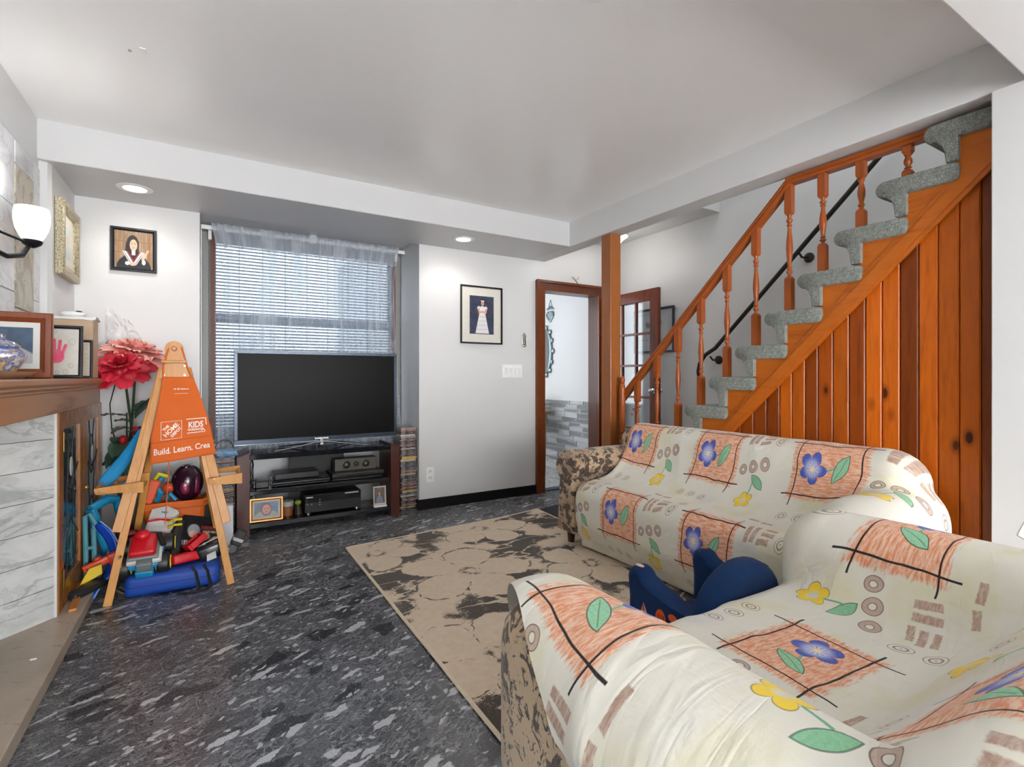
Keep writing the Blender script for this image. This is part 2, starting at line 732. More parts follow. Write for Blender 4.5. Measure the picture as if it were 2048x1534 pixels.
struct('floor', MB().box(-1.4, 4.2, YR - 0.1, 4.28, -0.1, 0.0).box(-0.2, 1.66, 4.28, 4.8, -0.1, 0.0), TERRAZZO, 'dark grey terrazzo floor with white and black stone chips', smooth=False)
hall_floor = struct('floor_hall', MB().box(1.68, 4.2, 4.28, 8.0, -0.1, 0.0), marble_mat('hall_floor_tile', srgb(190, 190, 186), srgb(150, 152, 150), srgb(110, 112, 112), 6.0), 'pale marble floor of the room beyond the doorway', smooth=False)
ceil_o = struct('ceiling', MB().box(-1.2, 2.74, 0.6, 3.58, ZC, ZC + 0.1), CEIL, 'glossy pale grey living room ceiling', smooth=False)
mb = MB().box(-0.250, -0.228, 2.575, 2.635, ZC - 0.003, ZC + 0.01, 0.001)
mb.build('cover_plate', WHITEP, ceil_o)
mb = MB().box(-0.292, -0.280, 2.615, 2.623, ZC - 0.004, ZC + 0.01, 0.001)
mb.build('hook', plain((0.3, 0.3, 0.3), 0.4, 0.8), ceil_o)

# soffit along the window side, with the beam over the stair opening and the header by the camera
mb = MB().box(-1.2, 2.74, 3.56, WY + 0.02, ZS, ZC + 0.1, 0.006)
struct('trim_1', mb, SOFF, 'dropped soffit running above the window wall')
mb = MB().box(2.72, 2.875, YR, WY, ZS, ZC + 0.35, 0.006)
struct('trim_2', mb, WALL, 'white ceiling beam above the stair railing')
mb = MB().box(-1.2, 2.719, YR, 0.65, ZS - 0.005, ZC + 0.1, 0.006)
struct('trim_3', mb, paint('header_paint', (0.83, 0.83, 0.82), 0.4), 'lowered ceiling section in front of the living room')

# left side
mb = MB().box(-1.2, XC, YR, 3.585, 0, ZC)
struct('wall_left', mb, WALL, 'chimney breast wall beside the fireplace', smooth=False)
mb = MB().prism([(-1.2, 3.585), (XC, 3.585), (-0.748, 3.60), (XL, 3.63), (XL, WY + 0.06), (-1.2, WY + 0.06)], 0, ZS + 0.01, 'z')
struct('wall_alcove', mb, WALL, 'white side wall of the alcove behind the mantel box', smooth=False)

# window wall: left pier, right pier, recess
RXL, RXR, RY1 = -0.062, 1.552, 4.66
mb = MB().box(-1.2, RXL, WY, RY1 + 0.14, 0, 2.62)
struct('wall_window_near_fireplace', mb, WALL, 'white wall between fireplace alcove and window', smooth=False)
mb = MB().box(RXR, 2.80, WY, 4.30, 0, 2.62)
mb.box(RXR, RXR + 0.12, 4.30, RY1 + 0.14, 0, 2.62)
struct('wall_window_near_doorway', mb, WALL, 'white wall between window and doorway with switches', smooth=False)
mb = MB().box(3.61, XS + 0.1, WY, 4.30, 0, 4.5)
mb.box(2.80, 3.61, WY, 4.30, 2.09, 4.5)
struct('wall_doorway', mb, WALL, 'white wall above and beside the doorway', smooth=False)
# recess head and sill wall under the window
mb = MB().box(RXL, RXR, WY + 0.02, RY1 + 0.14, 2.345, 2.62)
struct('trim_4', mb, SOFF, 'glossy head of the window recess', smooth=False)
mb = MB().box(RXL, RXR, RY1, RY1 + 0.14, 0, 0.62)
struct('wall_below_window', mb, WALL, 'white wall below the window', smooth=False)

# stair wall, continuing past the doorway
mb = MB().box(XS, XS + 0.1, YR, 8.0, 0, 4.5)
stair_wall = struct('wall_stair', mb, WALL, 'white wall behind the staircase handrail', smooth=False)
# hall ceiling over the doorway end
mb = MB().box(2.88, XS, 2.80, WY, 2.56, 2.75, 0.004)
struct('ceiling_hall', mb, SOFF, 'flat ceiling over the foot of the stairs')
mb = MB().box(2.73, XS + 0.1, YR, 4.3, 4.5, 4.6)
struct('ceiling_stairwell', mb, WALL, 'ceiling high above the stairwell', smooth=False)
mb = MB().box(2.76, 2.875, YR, WY, ZC + 0.35, 4.5)
struct('wall_stairwell', mb, WALL, 'upper stairwell wall above the beam', smooth=False)
# right side pillar wall
mb = MB().box(2.70, 2.80, YR, 0.755, 0, ZS, 0.004)
struct('wall_right', mb, WALL, 'white wall beside the panelled stair side')
mb = MB().box(2.80, XS, -1.6, -1.5, 0, 4.5)
struct('wall_stair_end', mb, WALL, 'wall closing the upper stairs', smooth=False)
# unseen rear wall with an opening made for the added fill light
mb = MB().box(-1.2, 2.7, YR - 0.1, YR, 0, 0.35)
mb.box(-1.2, 2.7, YR - 0.1, YR, 2.29, 2.6)
mb.box(-1.2, -0.6, YR - 0.1, YR, 0.35, 2.29)
mb.box(2.5, 2.7, YR - 0.1, YR, 0.35, 2.29)
struct('wall_rear', mb, WALL, 'rear wall behind the camera with a wide opening for the fill light', smooth=False)

# room beyond the doorway
mb = MB().box(1.7, XS, 7.9, 8.0, 0, 2.7)
mb.box(1.68, 1.78, 4.8, 8.0, 0, 2.7)
mb.box(1.68, 2.80, 4.30, 4.4, 0, 2.7)
struct('wall_hall', mb, WALL, 'white walls of the room beyond the doorway', smooth=False)
mb = MB().box(1.68, XS, 4.3, 8.0, 2.7, 2.8)
struct('ceiling_back_room', mb, WALL, 'white ceiling of the room beyond the doorway', smooth=False)

# baseboards
mb = MB().box(RXR - 0.012, 2.757, WY - 0.014, WY, 0, 0.088, 0.002)
bb = struct('baseboard_window', mb, BLACKB, 'black baseboard below the light switches')
mb = MB().box(RXR - 0.013, RXR, WY, RY1, 0, 0.088, 0.002)
mb.build('return_board', BLACKB, bb)
# ------------------------------------------------------------------ staircase
NOSE0, TOP0, RUN, RISE = 2.354, 0.958, 0.192, 0.188
stairs = thing('staircase', 'steep orange pine staircase with grey green carpeted steps and knotty plank side', 'staircase', (3.2, 1.9, 0))
XO = 2.785     # outer (room side) end of the treads


def step_profile():
    """(y, z) of one carpeted step, nose towards +y, top at z = 0, riser going down to the next tread"""
    p = [(-0.318, -0.014), (-0.312, -0.003), (-0.300, 0.002), (-0.16, 0.005), (-0.04, 0.004)]
    for k in range(0, 11):
        a = PI / 2 - PI * k / 10
        p.append((-0.036 + 0.040 * math.cos(a), -0.036 + 0.040 * math.sin(a)))
    p += [(-0.050, -0.084), (-0.064, -0.100), (-0.074, -0.13), (-0.080, -RISE + 0.008)]
    p += [(-0.125, -RISE + 0.008), (-0.125, -0.078), (-0.300, -0.078), (-0.314, -0.07), (-0.319, -0.045)]
    return p


prof = step_profile()
first_step = None
for n in range(-3, 9):
    y0, z0 = NOSE0 - RUN * n, TOP0 + RISE * n
    mbp = MB()
    vs, fs = [], []
    xs = [XO - 0.012, XO - 0.006, XO + 0.006, XO + 0.02, 3.735]
    ins = [0.014, 0.005, 0.001, 0.0, 0.0]
    for x, q in zip(xs, ins):
        for (py, pz) in prof:
            cy, cz = -0.15, -0.04
            fy = 1 - q / 0.15
            vs.append((x, (py - cy) * fy + cy, (pz - cz) * (1 - q / 0.07 if pz > -0.08 else 1) + cz))
    m_ = len(prof)
    for i in range(len(xs) - 1):
        for j in range(m_):
            fs.append((i * m_ + j, i * m_ + (j + 1) % m_, (i + 1) * m_ + (j + 1) % m_, (i + 1) * m_ + j))
    fs.append(tuple(range(m_)))
    mbp.add(vs, fs)
    if first_step is None:
        st = mbp.build('carpeted_step', CARPET, stairs, angle=50)
        first_step = st
    else:
        st = first_step.copy()
        link(st, stairs)
    st.location = (-3.2, y0 - 1.9, z0)
# stringer board, sawtooth upper edge, straight lower edge
pts = []
for n in range(-4, 9):
    y0, z0 = NOSE0 - RUN * n, TOP0 + RISE * n
    pts += [(y0 - 0.105, z0 - RISE + 0.0), (y0 - 0.105, z0 - 0.06)]
ylast = NOSE0 - RUN * 8 - 0.3
pts += [(0.50, TOP0 + RISE * 8 - 0.045)]


def low(y):
    return 0.80 + (2.03 - y) * 1.0


low_pts = [(0.50, low(0.50)), (2.83, 0.0), (NOSE0 + RUN * 4 - 0.105, 0.0)]
mb = MB().prism(pts + low_pts, 2.806, 2.83, 'x')
mb.build('stringer', W_STAIR, stairs, world=True, smooth=False)
# sloping moulding along the lower edge of the stringer
d = Vector((0, -1, 1)).normalized()
mb = MB()
for off, w, x0 in ((0.0, 0.05, 2.794), (0.05, 0.022, 2.80), (-0.02, 0.02, 2.80)):
    a, b = Vector((0, 2.80, low(2.80))), Vector((0, 0.76, low(0.76)))
    nrm = Vector((0, 1, 1)).normalized()
    q = [a + nrm * off, b + nrm * off, b + nrm * (off + w), a + nrm * (off + w)]
    mb.prism([(p.y, p.z) for p in q], x0, 2.81, 'x')
mb.build('moulding', W_STAIR, stairs, world=True, smooth=False)

# knotty pine planks
edges = [2.80, 2.72, 2.64, 2.56, 2.48, 2.40, 2.32, 2.25, 2.18, 2.105, 2.03, 1.962, 1.877, 1.794, 1.714, 1.641, 1.568, 1.499, 1.422, 1.344, 1.268, 1.195, 1.120, 1.046, 0.973, 0.897, 0.824, 0.757]
tints = [0.95, 0.8, 1.0, 0.85, 0.95, 0.7, 0.9, 1.0, 0.8, 0.95, 0.82, 0.7, 0.62, 0.6, 0.98, 0.92, 0.6, 0.78, 0.86, 0.66, 1.12, 1.06, 0.52, 1.10, 0.95, 0.88, 0.45]
paneling = bpy.data.objects.new('paneling', None)
link(paneling, stairs)
for i in range(len(edges) - 1):
    ya, yb = edges[i], edges[i + 1]
    g = 0.0015
    za, zb = max(0.02, low(ya)), max(0.02, low(yb))
    mb = MB()
    y1, y0 = ya - g, yb + g
    c = 0.005
    vs = []
    for (x, yy0, yy1) in ((2.842, y0, y1), (2.828 + c, y0, y1), (2.828, y0 + c, y1 - c)):
        vs += [(x, yy0, 0.0), (x, yy1, 0.0), (x, yy1, low(yy1) + 0.04 if low(yy1) > 0 else 0.03), (x, yy0, low(yy0) + 0.04)]
    fs = [(0, 1, 2, 3), (11, 10, 9, 8)]
    for k in (0, 4):
        for j in range(4):
            fs.append((k + j, k + (j + 1) % 4, k + 4 + (j + 1) % 4, k + 4 + j))
    t = tints[i % len(tints)] ** 1.5
    mb.add(vs, fs)
    mb.build('plank', W_PLANK, paneling, world=True, smooth=False, color=(t, t * (0.96 if t > 0.7 else 0.85), t * (0.92 if t > 0.7 else 0.8)))
mb = MB().box(2.843, 2.86, 0.757, 2.85, 0.0, 0.3)
mb.prism([(2.85, 0.0), (0.757, 0.0), (0.757, low(0.757)), (2.80, 0.03)], 2.843, 2.86, 'x')
mb.build('backing', BLACKB, stairs, world=True, smooth=False)

# balustrade
bal = bpy.data.objects.new('balustrade', None)
link(bal, stairs)
XB = 2.845
A = Vector((XB, 3.075, 0.935))
B = Vector((XB, 1.655, 2.268))
rail_dir = (B - A).normalized()


def rail_z(y):
    if y >= B.y:
        return A.z + (A.y - y) * (B.z - A.z) / (A.y - B.y)
    return B.z


def rail(p, q, name):
    ax = (q - p)
    L = ax.length
    rot = ax.to_track_quat('Y', 'Z').to_matrix().to_4x4()
    M = Matrix.Translation(p) @ rot
    sec = [(-0.028, -0.022), (0.028, -0.022), (0.028, -0.006), (0.022, 0.0), (0.028, 0.006), (0.024, 0.020), (0.012, 0.026), (-0.012, 0.026), (-0.024, 0.020), (-0.028, 0.006), (-0.022, 0.0), (-0.028, -0.006)]
    MB().prism(sec, 0, L, 'y', M).build(name, W_RAIL, bal, world=True, angle=25)


rail(A, B + rail_dir * 0.01, 'handrail')
rail(Vector((XB, B.y + 0.02, 2.268)), Vector((XB, 0.70, 2.268)), 'handrail')


def baluster(y, zb, zt, s=1.0):
    """square top and foot, turned middle"""
    h = zt - zb
    mb = MB()
    w = 0.0195
    foot = min(0.20, h * 0.30)
    top = min(0.16, h * 0.24)
    k = 0.006
    def sq(z0, z1, t0, t1):
        mb.add([(XB + sx * w * (t0), y + sy * w * t0, z0) for sx, sy in ((-1, -1), (1, -1), (1, 1), (-1, 1))] +
               [(XB + sx * w * t1, y + sy * w * t1, z1) for sx, sy in ((-1, -1), (1, -1), (1, 1), (-1, 1))],
               [(0, 1, 5, 4), (1, 2, 6, 5), (2, 3, 7, 6), (3, 0, 4, 7), (0, 3, 2, 1), (4, 5, 6, 7)])
    sq(zb - 0.01, zb + foot - 0.012, 1, 1)
    sq(zb + foot - 0.012, zb + foot, 1, 0.7)
    sq(zt - top + 0.012, zt + 0.02, 1, 1)
    sq(zt - top, zt - top + 0.012, 0.7, 1)
    a, b = zb + foot - 0.002, zt - top + 0.002
    m = b - a
    pr = [(0.013, 0), (0.009, 0.03), (0.009, 0.05), (0.0165, 0.075), (0.0165, 0.095), (0.009, 0.12), (0.0145, 0.15), (0.010, 0.17), (0.0105, 0.2), (0.015, 0.33), (0.0185, 0.45), (0.0165, 0.58), (0.011, 0.72), (0.009, 0.80), (0.0155, 0.83), (0.0095, 0.86), (0.0165, 0.895), (0.0165, 0.915), (0.009, 0.94), (0.013, 1.0)]
    if h < 0.45:
        pr = [(0.013, 0), (0.010, 0.08), (0.0165, 0.14), (0.010, 0.22), (0.0175, 0.45), (0.0175, 0.6), (0.010, 0.84), (0.0165, 0.92), (0.013, 1.0)]
    mb.lathe([(r, a + z * m) for r, z in pr], (XB, y, 0), 12)
    mb.build('baluster', W_BAL, bal, world=True, angle=40)


for y in (2.861, 2.662, 2.466, 2.271, 2.071, 1.871, 1.665, 1.481, 1.293, 1.093):
    n = math.floor((NOSE0 - y) / RUN)
    baluster(y, TOP0 + RISE * n, rail_z(y) - 0.022)
# slim newel with a ball cap next to the post
mb = MB()
nx_, ny_ = 2.812, 2.995
mb.lathe([(0.021, 0.19), (0.021, 0.60), (0.014, 0.615), (0.022, 0.63), (0.022, 0.64), (0.014, 0.655), (0.024, 0.68), (0.013, 0.70), (0.022, 0.72), (0.022, 0.73), (0.016, 0.745), (0.024, 0.77), (0.024, 1.06), (0.022, 1.085), (0.012, 1.095), (0.020, 1.11), (0.023, 1.125), (0.020, 1.142), (0.010, 1.153), (0.0, 1.155)], (nx_, ny_, 0), 14)
mb.build('newel', W_BAL, bal, world=True, angle=40)

# black metal wall handrail with round rosettes
hr = thing('wall_handrail', 'dark metal handrail fixed to the wall behind the stairs', 'handrail', (3.68, 2.86, 0))
XH = 3.672
p0 = Vector((XH, 2.86, 1.325))
dirh = Vector((0, -0.735, 0.70)).normalized()
pts = [p0 + Vector((0.02, 0.10, -0.20)), p0 + Vector((0.0, 0.10, -0.13)), p0 + Vector((0, 0.085, -0.06)), p0 + Vector((0, 0.03, 0.015)), p0 + dirh * 0.1, p0 + dirh * 2.6]
mb = MB().tube(pts, 0.017, 10)
IRON = plain(srgb(58, 52, 46), 0.4, 0.5, name='dark_iron')
mb.build('tube', IRON, hr, world=True)
for s_ in (0.03, 1.08, 2.2):
    c = p0 + dirh * s_ + Vector((0, 0.0, -0.02))
    w_ = Vector((XS, c.y - 0.03, c.z - 0.03))
    mb = MB().tube([c, c + Vector((0.02, -0.01, -0.03)), w_ - Vector((0.012, 0, 0))], 0.008, 8)
    mb.lathe([(0.0, 0.016), (0.02, 0.015), (0.036, 0.008), (0.037, 0.001)], (0, 0, 0), 20, T(*w_) @ RY(-PI / 2))
    mb.build('bracket', IRON, hr, world=True)

# post under the beam
post = thing('support_post', 'square varnished wooden post under the ceiling beam at the foot of the stairs', 'post', (2.795, 3.108, 0))
MB().box(2.74, 2.85, 3.052, 3.163, 0, ZS - 0.001, 0.006).build('shaft', W_POST, post, world=True)
# ------------------------------------------------------------------ doorway casing and French door
door1 = sstruct('door_1', 'dark stained wood casing around the open doorway', (2.757, WY, 0))
cw = 0.098


def cas(poly, name, m, y0=WY - 0.028, y1=WY + 0.0):
    MB().prism(poly, y0, y1, 'y').build(name, m, door1, world=True, smooth=False)


DX0, DX1, DZ = 2.757, 3.612, 2.108
cas([(DX0, 0), (DX0 + cw, 0), (DX0 + cw, DZ - cw), (DX0, DZ)], 'casing', W_CASE_V)
cas([(DX0, DZ), (DX0 + cw, DZ - cw), (DX1 + 0.035 - cw, DZ - cw), (DX1 + 0.035, DZ)], 'casing', W_CASE_H)
cas([(DX1 + 0.035, 0), (DX1 + 0.035, DZ), (DX1 + 0.035 - cw, DZ - cw), (DX1 + 0.035 - cw, 0)], 'casing', W_CASE_V)
# outer bead on the casing
MB().prism([(DX0 - 0.004, 0), (DX0 + 0.022, 0), (DX0 + 0.022, DZ - 0.022), (DX0 - 0.004, DZ + 0.004)], WY - 0.040, WY - 0.026, 'y').build('bead', W_CASE_V, door1, world=True, smooth=False)
MB().prism([(DX0 - 0.004, DZ + 0.004), (DX0 + 0.022, DZ - 0.022), (DX1 + 0.01, DZ - 0.022), (DX1 + 0.035, DZ + 0.004)], WY - 0.040, WY - 0.026, 'y').build('bead', W_CASE_H, door1, world=True, smooth=False)
# jamb linings
DARKJ = wood_mat('jamb_wood', srgb(92, 60, 48), srgb(62, 38, 32), 2, 0.8, 0.35, 0.2)
MB().box(2.80, 2.856, WY, 4.30, 0, 2.03, 0.002).build('jamb', W_CASE_V, door1, world=True)
MB().box(3.548, 3.612, WY, 4.31, 0, 2.03, 0.002).build('jamb', DARKJ, door1, world=True)
MB().box(2.80, 3.612, WY, 4.30, 2.01, 2.09, 0.002).build('head', DARKJ, door1, world=True)
# dark blue threshold strip across the doorway
MB().box(2.856, 3.548, WY + 0.02, 4.27, 0.0, 0.012, 0.002).build('threshold', plain(srgb(52, 70, 92), 0.4), door1, world=True)

GLASS = NT('clear_pane_glass')
_t = GLASS.new('BsdfTransparent')
_t.inputs[0].default_value = (0.95, 0.97, 0.98, 1)
_g = GLASS.new('BsdfGlossy')
_g.inputs['Roughness'].default_value = 0.05
_f = GLASS.new('Fresnel')
_f.inputs[0].default_value = 1.45
_mx = GLASS.new('MixShader')
_mx.inputs[0].default_value = 0.07
GLASS.nt.links.new(_t.outputs[0], _mx.inputs[1])
GLASS.nt.links.new(_g.outputs[0], _mx.inputs[2])
GLASS.nt.links.new(_mx.outputs[0], GLASS.out.inputs[0])
GLASS = GLASS.m

# French door leaf, hinged at the stair-wall jamb, standing open towards the room
fd = sstruct('door_2', 'open French door with fifteen glass panes and dark red wood', (3.60, 4.12, 0))
fd.rotation_euler = (0, 0, math.radians(-91.5))
LW, LH, LT = 0.80, 1.985, 0.038
SW = 0.105


def fbox(x0, x1, z0, z1, name, m, y0=-LT / 2, y1=LT / 2, b=0.003, par=fd):
    return MB().box(x0, x1, y0, y1, z0, z1, b).build(name, m, par)


fbox(0.0, SW, 0.01, LH, 'stile', W_FRENCH)
fbox(LW - SW, LW, 0.01, LH, 'stile', W_FRENCH)
fbox(SW, LW - SW, LH - 0.11, LH, 'rail', W_FRENCH)
fbox(SW, LW - SW, 0.01, 0.34, 'rail', W_FRENCH)
gx0, gx1, gz0, gz1 = SW, LW - SW, 0.34, LH - 0.11
pw, ph = (gx1 - gx0) / 3, (gz1 - gz0) / 5
for i in (1, 2):
    fbox(gx0 + pw * i - 0.011, gx0 + pw * i + 0.011, gz0, gz1, 'muntin', W_FRENCH, -0.015, 0.015)
for j in (1, 2, 3, 4):
    fbox(gx0, gx1, gz0 + ph * j - 0.011, gz0 + ph * j + 0.011, 'muntin', W_FRENCH, -0.014, 0.014)
pane0 = None
for i in range(3):
    for j in range(5):
        if pane0 is None:
            pane0 = MB().box(-pw / 2 + 0.009, pw / 2 - 0.009, -0.002, 0.002, -ph / 2 + 0.009, ph / 2 - 0.009).build('pane', GLASS, fd, smooth=False)
            pn = pane0
        else:
            pn = link(pane0.copy(), fd)
        pn.location = (gx0 + pw * (i + 0.5), 0, gz0 + ph * (j + 0.5))
CHROME = plain((0.75, 0.75, 0.76), 0.15, 1.0, name='polished_metal')
for s_ in (-1, 1):
    mb = MB().cyl((LW - 0.05, s_ * 0.02, 1.02), (LW - 0.05, s_ * 0.055, 1.02), 0.010, 10)
    mb.lathe([(0.001, 0.0), (0.024, 0.004), (0.026, 0.009), (0.0, 0.012)], (0, 0, 0), 14, T(LW - 0.05, s_ * 0.018, 1.02) @ RX(-s_ * PI / 2))
    mb.ball((LW - 0.05, s_ * 0.066, 1.02), 0.023, 0.017, 0.023)
    mb.build('door_handle', CHROME, fd)
HEART = plain(srgb(190, 30, 40), 0.5)


def heart_poly(cx, cz, s):
    out = []
    for k in range(24):
        t = 2 * PI * k / 24
        out.append((cx + s * 16 * math.sin(t) ** 3 / 17, cz + s * (13 * math.cos(t) - 5 * math.cos(2 * t) - 2 * math.cos(3 * t) - math.cos(4 * t)) / 17))
    return out


for cx, cz, s in ((0.46, 0.83, 0.018), (0.44, 0.78, 0.014), (0.55, 0.86, 0.010)):
    MB().prism(heart_poly(cx, cz, s), -0.0045, -0.0028, 'y').build('heart_sticker', HEART, fd, smooth=False)

# yellow box standing on the floor behind the door glass
mb = MB().box(-0.08, 0.08, -0.07, 0.07, 0, 0.30, 0.004)
yb = thing('yellow_box', 'pale yellow carton standing behind the French door', 'box', (3.665, 3.62, 0))
mb.build('carton', plain(srgb(226, 222, 130), 0.6), yb)
mb = MB().box(-0.0808, 0.0808, -0.0708, 0.0708, 0.20, 0.235)
mb.build('band', plain(srgb(200, 200, 170), 0.6), yb, smooth=False)

# framed drawing on the stair wall, seen partly through the door
def color_grid(name, w, h, nx, ny, fn, parent=None, loc=(0, 0, 0), M=None, rough=0.35, label=None):
    """flat print: a fine grid whose points carry the printed colour; local x right, z up, facing -y"""
    u, v = np.meshgrid(np.linspace(0, 1, nx), np.linspace(0, 1, ny))
    c = np.clip(fn(u, v), 0, 1)
    vs = np.stack([(u - 0.5) * w, np.zeros_like(u), (v - 0.5) * h], -1).reshape(-1, 3)
    if M is not None:
        vs = [tuple(M @ Vector(p)) for p in vs]
    else:
        vs = [tuple(Vector(p) + Vector(loc)) for p in vs.tolist()]
    fs = [(j * nx + i, j * nx + i + 1, (j + 1) * nx + i + 1, (j + 1) * nx + i) for j in range(ny - 1) for i in range(nx - 1)]
    me = bpy.data.meshes.new(name)
    me.from_pydata(vs, [], fs)
    at = me.color_attributes.new('print', 'FLOAT_COLOR', 'POINT')
    rgba = np.ones((nx * ny, 4), dtype=np.float32)
    rgba[:, :3] = c.reshape(-1, 3)
    at.data.foreach_set('color', rgba.ravel())
    global PRINTM
    if 'PRINTM' not in globals():
        n = NT('printed_paper')
        a = n.new('VertexColor')
        a.layer_name = 'print'
        n.set(color=a.outputs[0], rough=0.35, spec=0.4)
        PRINTM = n.m
    me.materials.append(PRINTM)
    o = bpy.data.objects.new(name, me)
    if label:
        o['label'] = label
    return link(o, parent)


def lin(r, g, b):
    return np.array(srgb(r, g, b))


def blend(img, mask, col):
    m = np.clip(mask, 0, 1)[..., None]
    return img * (1 - m) + np.asarray(col) * m


def soft(d, w=0.02):
    """1 inside (d<0), 0 outside"""
    return np.clip(0.5 - d / w, 0, 1)


def ell(u, v, cx, cy, rx, ry):
    return np.sqrt(((u - cx) / rx) ** 2 + ((v - cy) / ry) ** 2) - 1


def vnoise(u, v, s, seed=0):
    r = np.random.default_rng(seed)
    g = r.random((64, 64))
    x, y = u * s, v * s
    i, j = np.floor(x).astype(int) % 63, np.floor(y).astype(int) % 63
    fx, fy = x - np.floor(x), y - np.floor(y)
    fx, fy = fx * fx * (3 - 2 * fx), fy * fy * (3 - 2 * fy)
    return (g[j, i] * (1 - fx) + g[j, i + 1] * fx) * (1 - fy) + (g[j + 1, i] * (1 - fx) + g[j + 1, i + 1] * fx) * fy


def picture_frame(name, label, w, h, fw, depth, loc, rz, fmat, fn, nx, ny, mat_w=0.0, mat_col=None, prof=None, group=None, tilt=0.0, glass=False):
    """frame standing in its own x-z plane, facing -y, origin at the lower middle of its back"""
    t = thing(name, label, 'picture frame' if 'frame' in name else 'picture', loc, rz, group)
    M0 = RX(tilt)
    sides = []
    for (a, b) in (((-w / 2, 0), (w / 2, 0)), ((w / 2, 0), (w / 2, h)), ((w / 2, h), (-w / 2, h)), ((-w / 2, h), (-w / 2, 0))):
        a, b = Vector((a[0], 0, a[1])), Vector((b[0], 0, b[1]))
        dr = (b - a).normalized()
        inn = Vector((-dr.z, 0, dr.x))
        pf = prof or [(0, 0), (0, -0.85), (0.12, -1.0), (0.55, -1.0), (0.75, -0.8), (1.0, -0.55), (1.0, 0)]
        vs, fs = [], []
        for (p, q) in ((a, 1), (b, -1)):
            for (s, dd) in pf:
                vs.append(p + inn * (s * fw) + dr * (q * s * fw) + Vector((0, dd * depth, 0)))
        k = len(pf)
        for i in range(k):
            fs.append((i, (i + 1) % k, k + (i + 1) % k, k + i))
        fs += [tuple(range(k)), tuple(range(2 * k - 1, k - 1, -1))]
        MB(M0).add(vs, fs).build('side_rail' if abs(dr.z) > 0.5 else 'cross_rail', fmat, t, angle=20)
    iw, ih = w - 2 * fw, h - 2 * fw
    MB(M0).box(-w / 2 + 0.004, w / 2 - 0.004, -depth * 0.25, -0.0005, 0.004, h - 0.004).build('backing', plain((0.10, 0.08, 0.06), 0.8), t, smooth=False)
    yy = -depth * 0.42
    if mat_w > 0:
        MB(M0).box(-iw / 2 - 0.001, iw / 2 + 0.001, yy, -depth * 0.2, fw - 0.001, h - fw + 0.001).build('mount_board', plain(mat_col, 0.8), t, smooth=False)
    color_grid('print', iw - 2 * mat_w, ih - 2 * mat_w, nx, ny, fn, t, M=M0 @ T(0, yy - 0.0012, h / 2))
    return t


def drawing_fn(u, v):
    im = np.ones(u.shape + (3,)) * lin(206, 208, 206)
    for i, (cx, cy) in enumerate(((0.3, 0.72), (0.34, 0.66), (0.72, 0.74), (0.66, 0.7), (0.5, 0.3))):
        im = blend(im, soft(ell(u, v, cx, cy, 0.07, 0.09) + 0.4 * (vnoise(u, v, 30, i) - 0.5), 0.3) * 0.75, lin(110, 120, 122))
    im = blend(im, (np.abs(v - 0.2) < 0.02) * (vnoise(u, v * 3, 40, 3) > 0.5), lin(120, 120, 120))
    return im


picture_frame('framed_drawing', 'navy framed drawing on the stair wall behind the French door', 0.52, 0.44, 0.022, 0.02, (XS - 0.002, 3.55, 1.385), -PI / 2, plain(srgb(38, 46, 60), 0.35), drawing_fn, 70, 60, 0.05, srgb(196, 200, 202))

# small crossed palm leaf tucked above the doorway
pl = thing('palm_cross', 'small dried palm cross tucked above the doorway casing', 'palm cross', (3.24, WY - 0.03, DZ + 0.004))
PALM = plain(srgb(150, 140, 116), 0.8)
MB().tube([(-0.045, 0, 0.062), (0.01, 0.004, 0.02), (0.03, 0.006, 0.0)], [0.004, 0.006, 0.004], 6, flat=0.3).build('leaf', plain(srgb(96, 86, 72), 0.8), pl)
MB().tube([(-0.005, 0, 0.03), (0.02, -0.002, 0.05), (0.035, 0, 0.078)], [0.003, 0.007, 0.002], 6, flat=0.3).build('leaf', PALM, pl)

# hall beyond the doorway: stone veneer pieces on the stair wall continuing past the door
STONE = NT('ledger_stone')
_v = STONE.coord('Object')
_r = STONE.obj_random()
_f = STONE.noise(STONE.mapping(_v, scale=(3, 1.2, 9)), 9, 4, 0.6)
STONE.set(color=STONE.mix(_f, STONE.mix(_r, srgb(158, 161, 164), srgb(200, 202, 204)), srgb(228, 229, 230)), rough=0.8)
STONE.bump(_f, 0.5, 0.02)
STONE = STONE.m
rs = random.Random(5)
stone_root = bpy.data.objects.new('stone_cladding', None)
link(stone_root, stair_wall)
z = 0.0
stone0 = None
while z < 0.855:
    hh = rs.choice([0.045, 0.055, 0.065])
    hh = min(hh, 0.865 - z)
    y = 4.34 + rs.uniform(0, 0.1)
    while y < 5.9:
        w = rs.uniform(0.14, 0.34)
        pr = rs.uniform(0.012, 0.032)
        if stone0 is None:
            stone0 = MB().prism([(-0.5, -0.5), (0.5, -0.5), (0.5, 0.5), (-0.5, 0.5)], 0, -1, 'x').box(-1.0, -0.5, -0.45, 0.45, -0.4, 0.4).build('stone', STONE, stone_root, smooth=False)
            so = stone0
        else:
            so = link(stone0.copy(), stone_root)
        so.location = (XS, y + w / 2, z + hh / 2)
        so.scale = (pr, w - 0.004, hh - 0.003)
        y += w
    z += hh

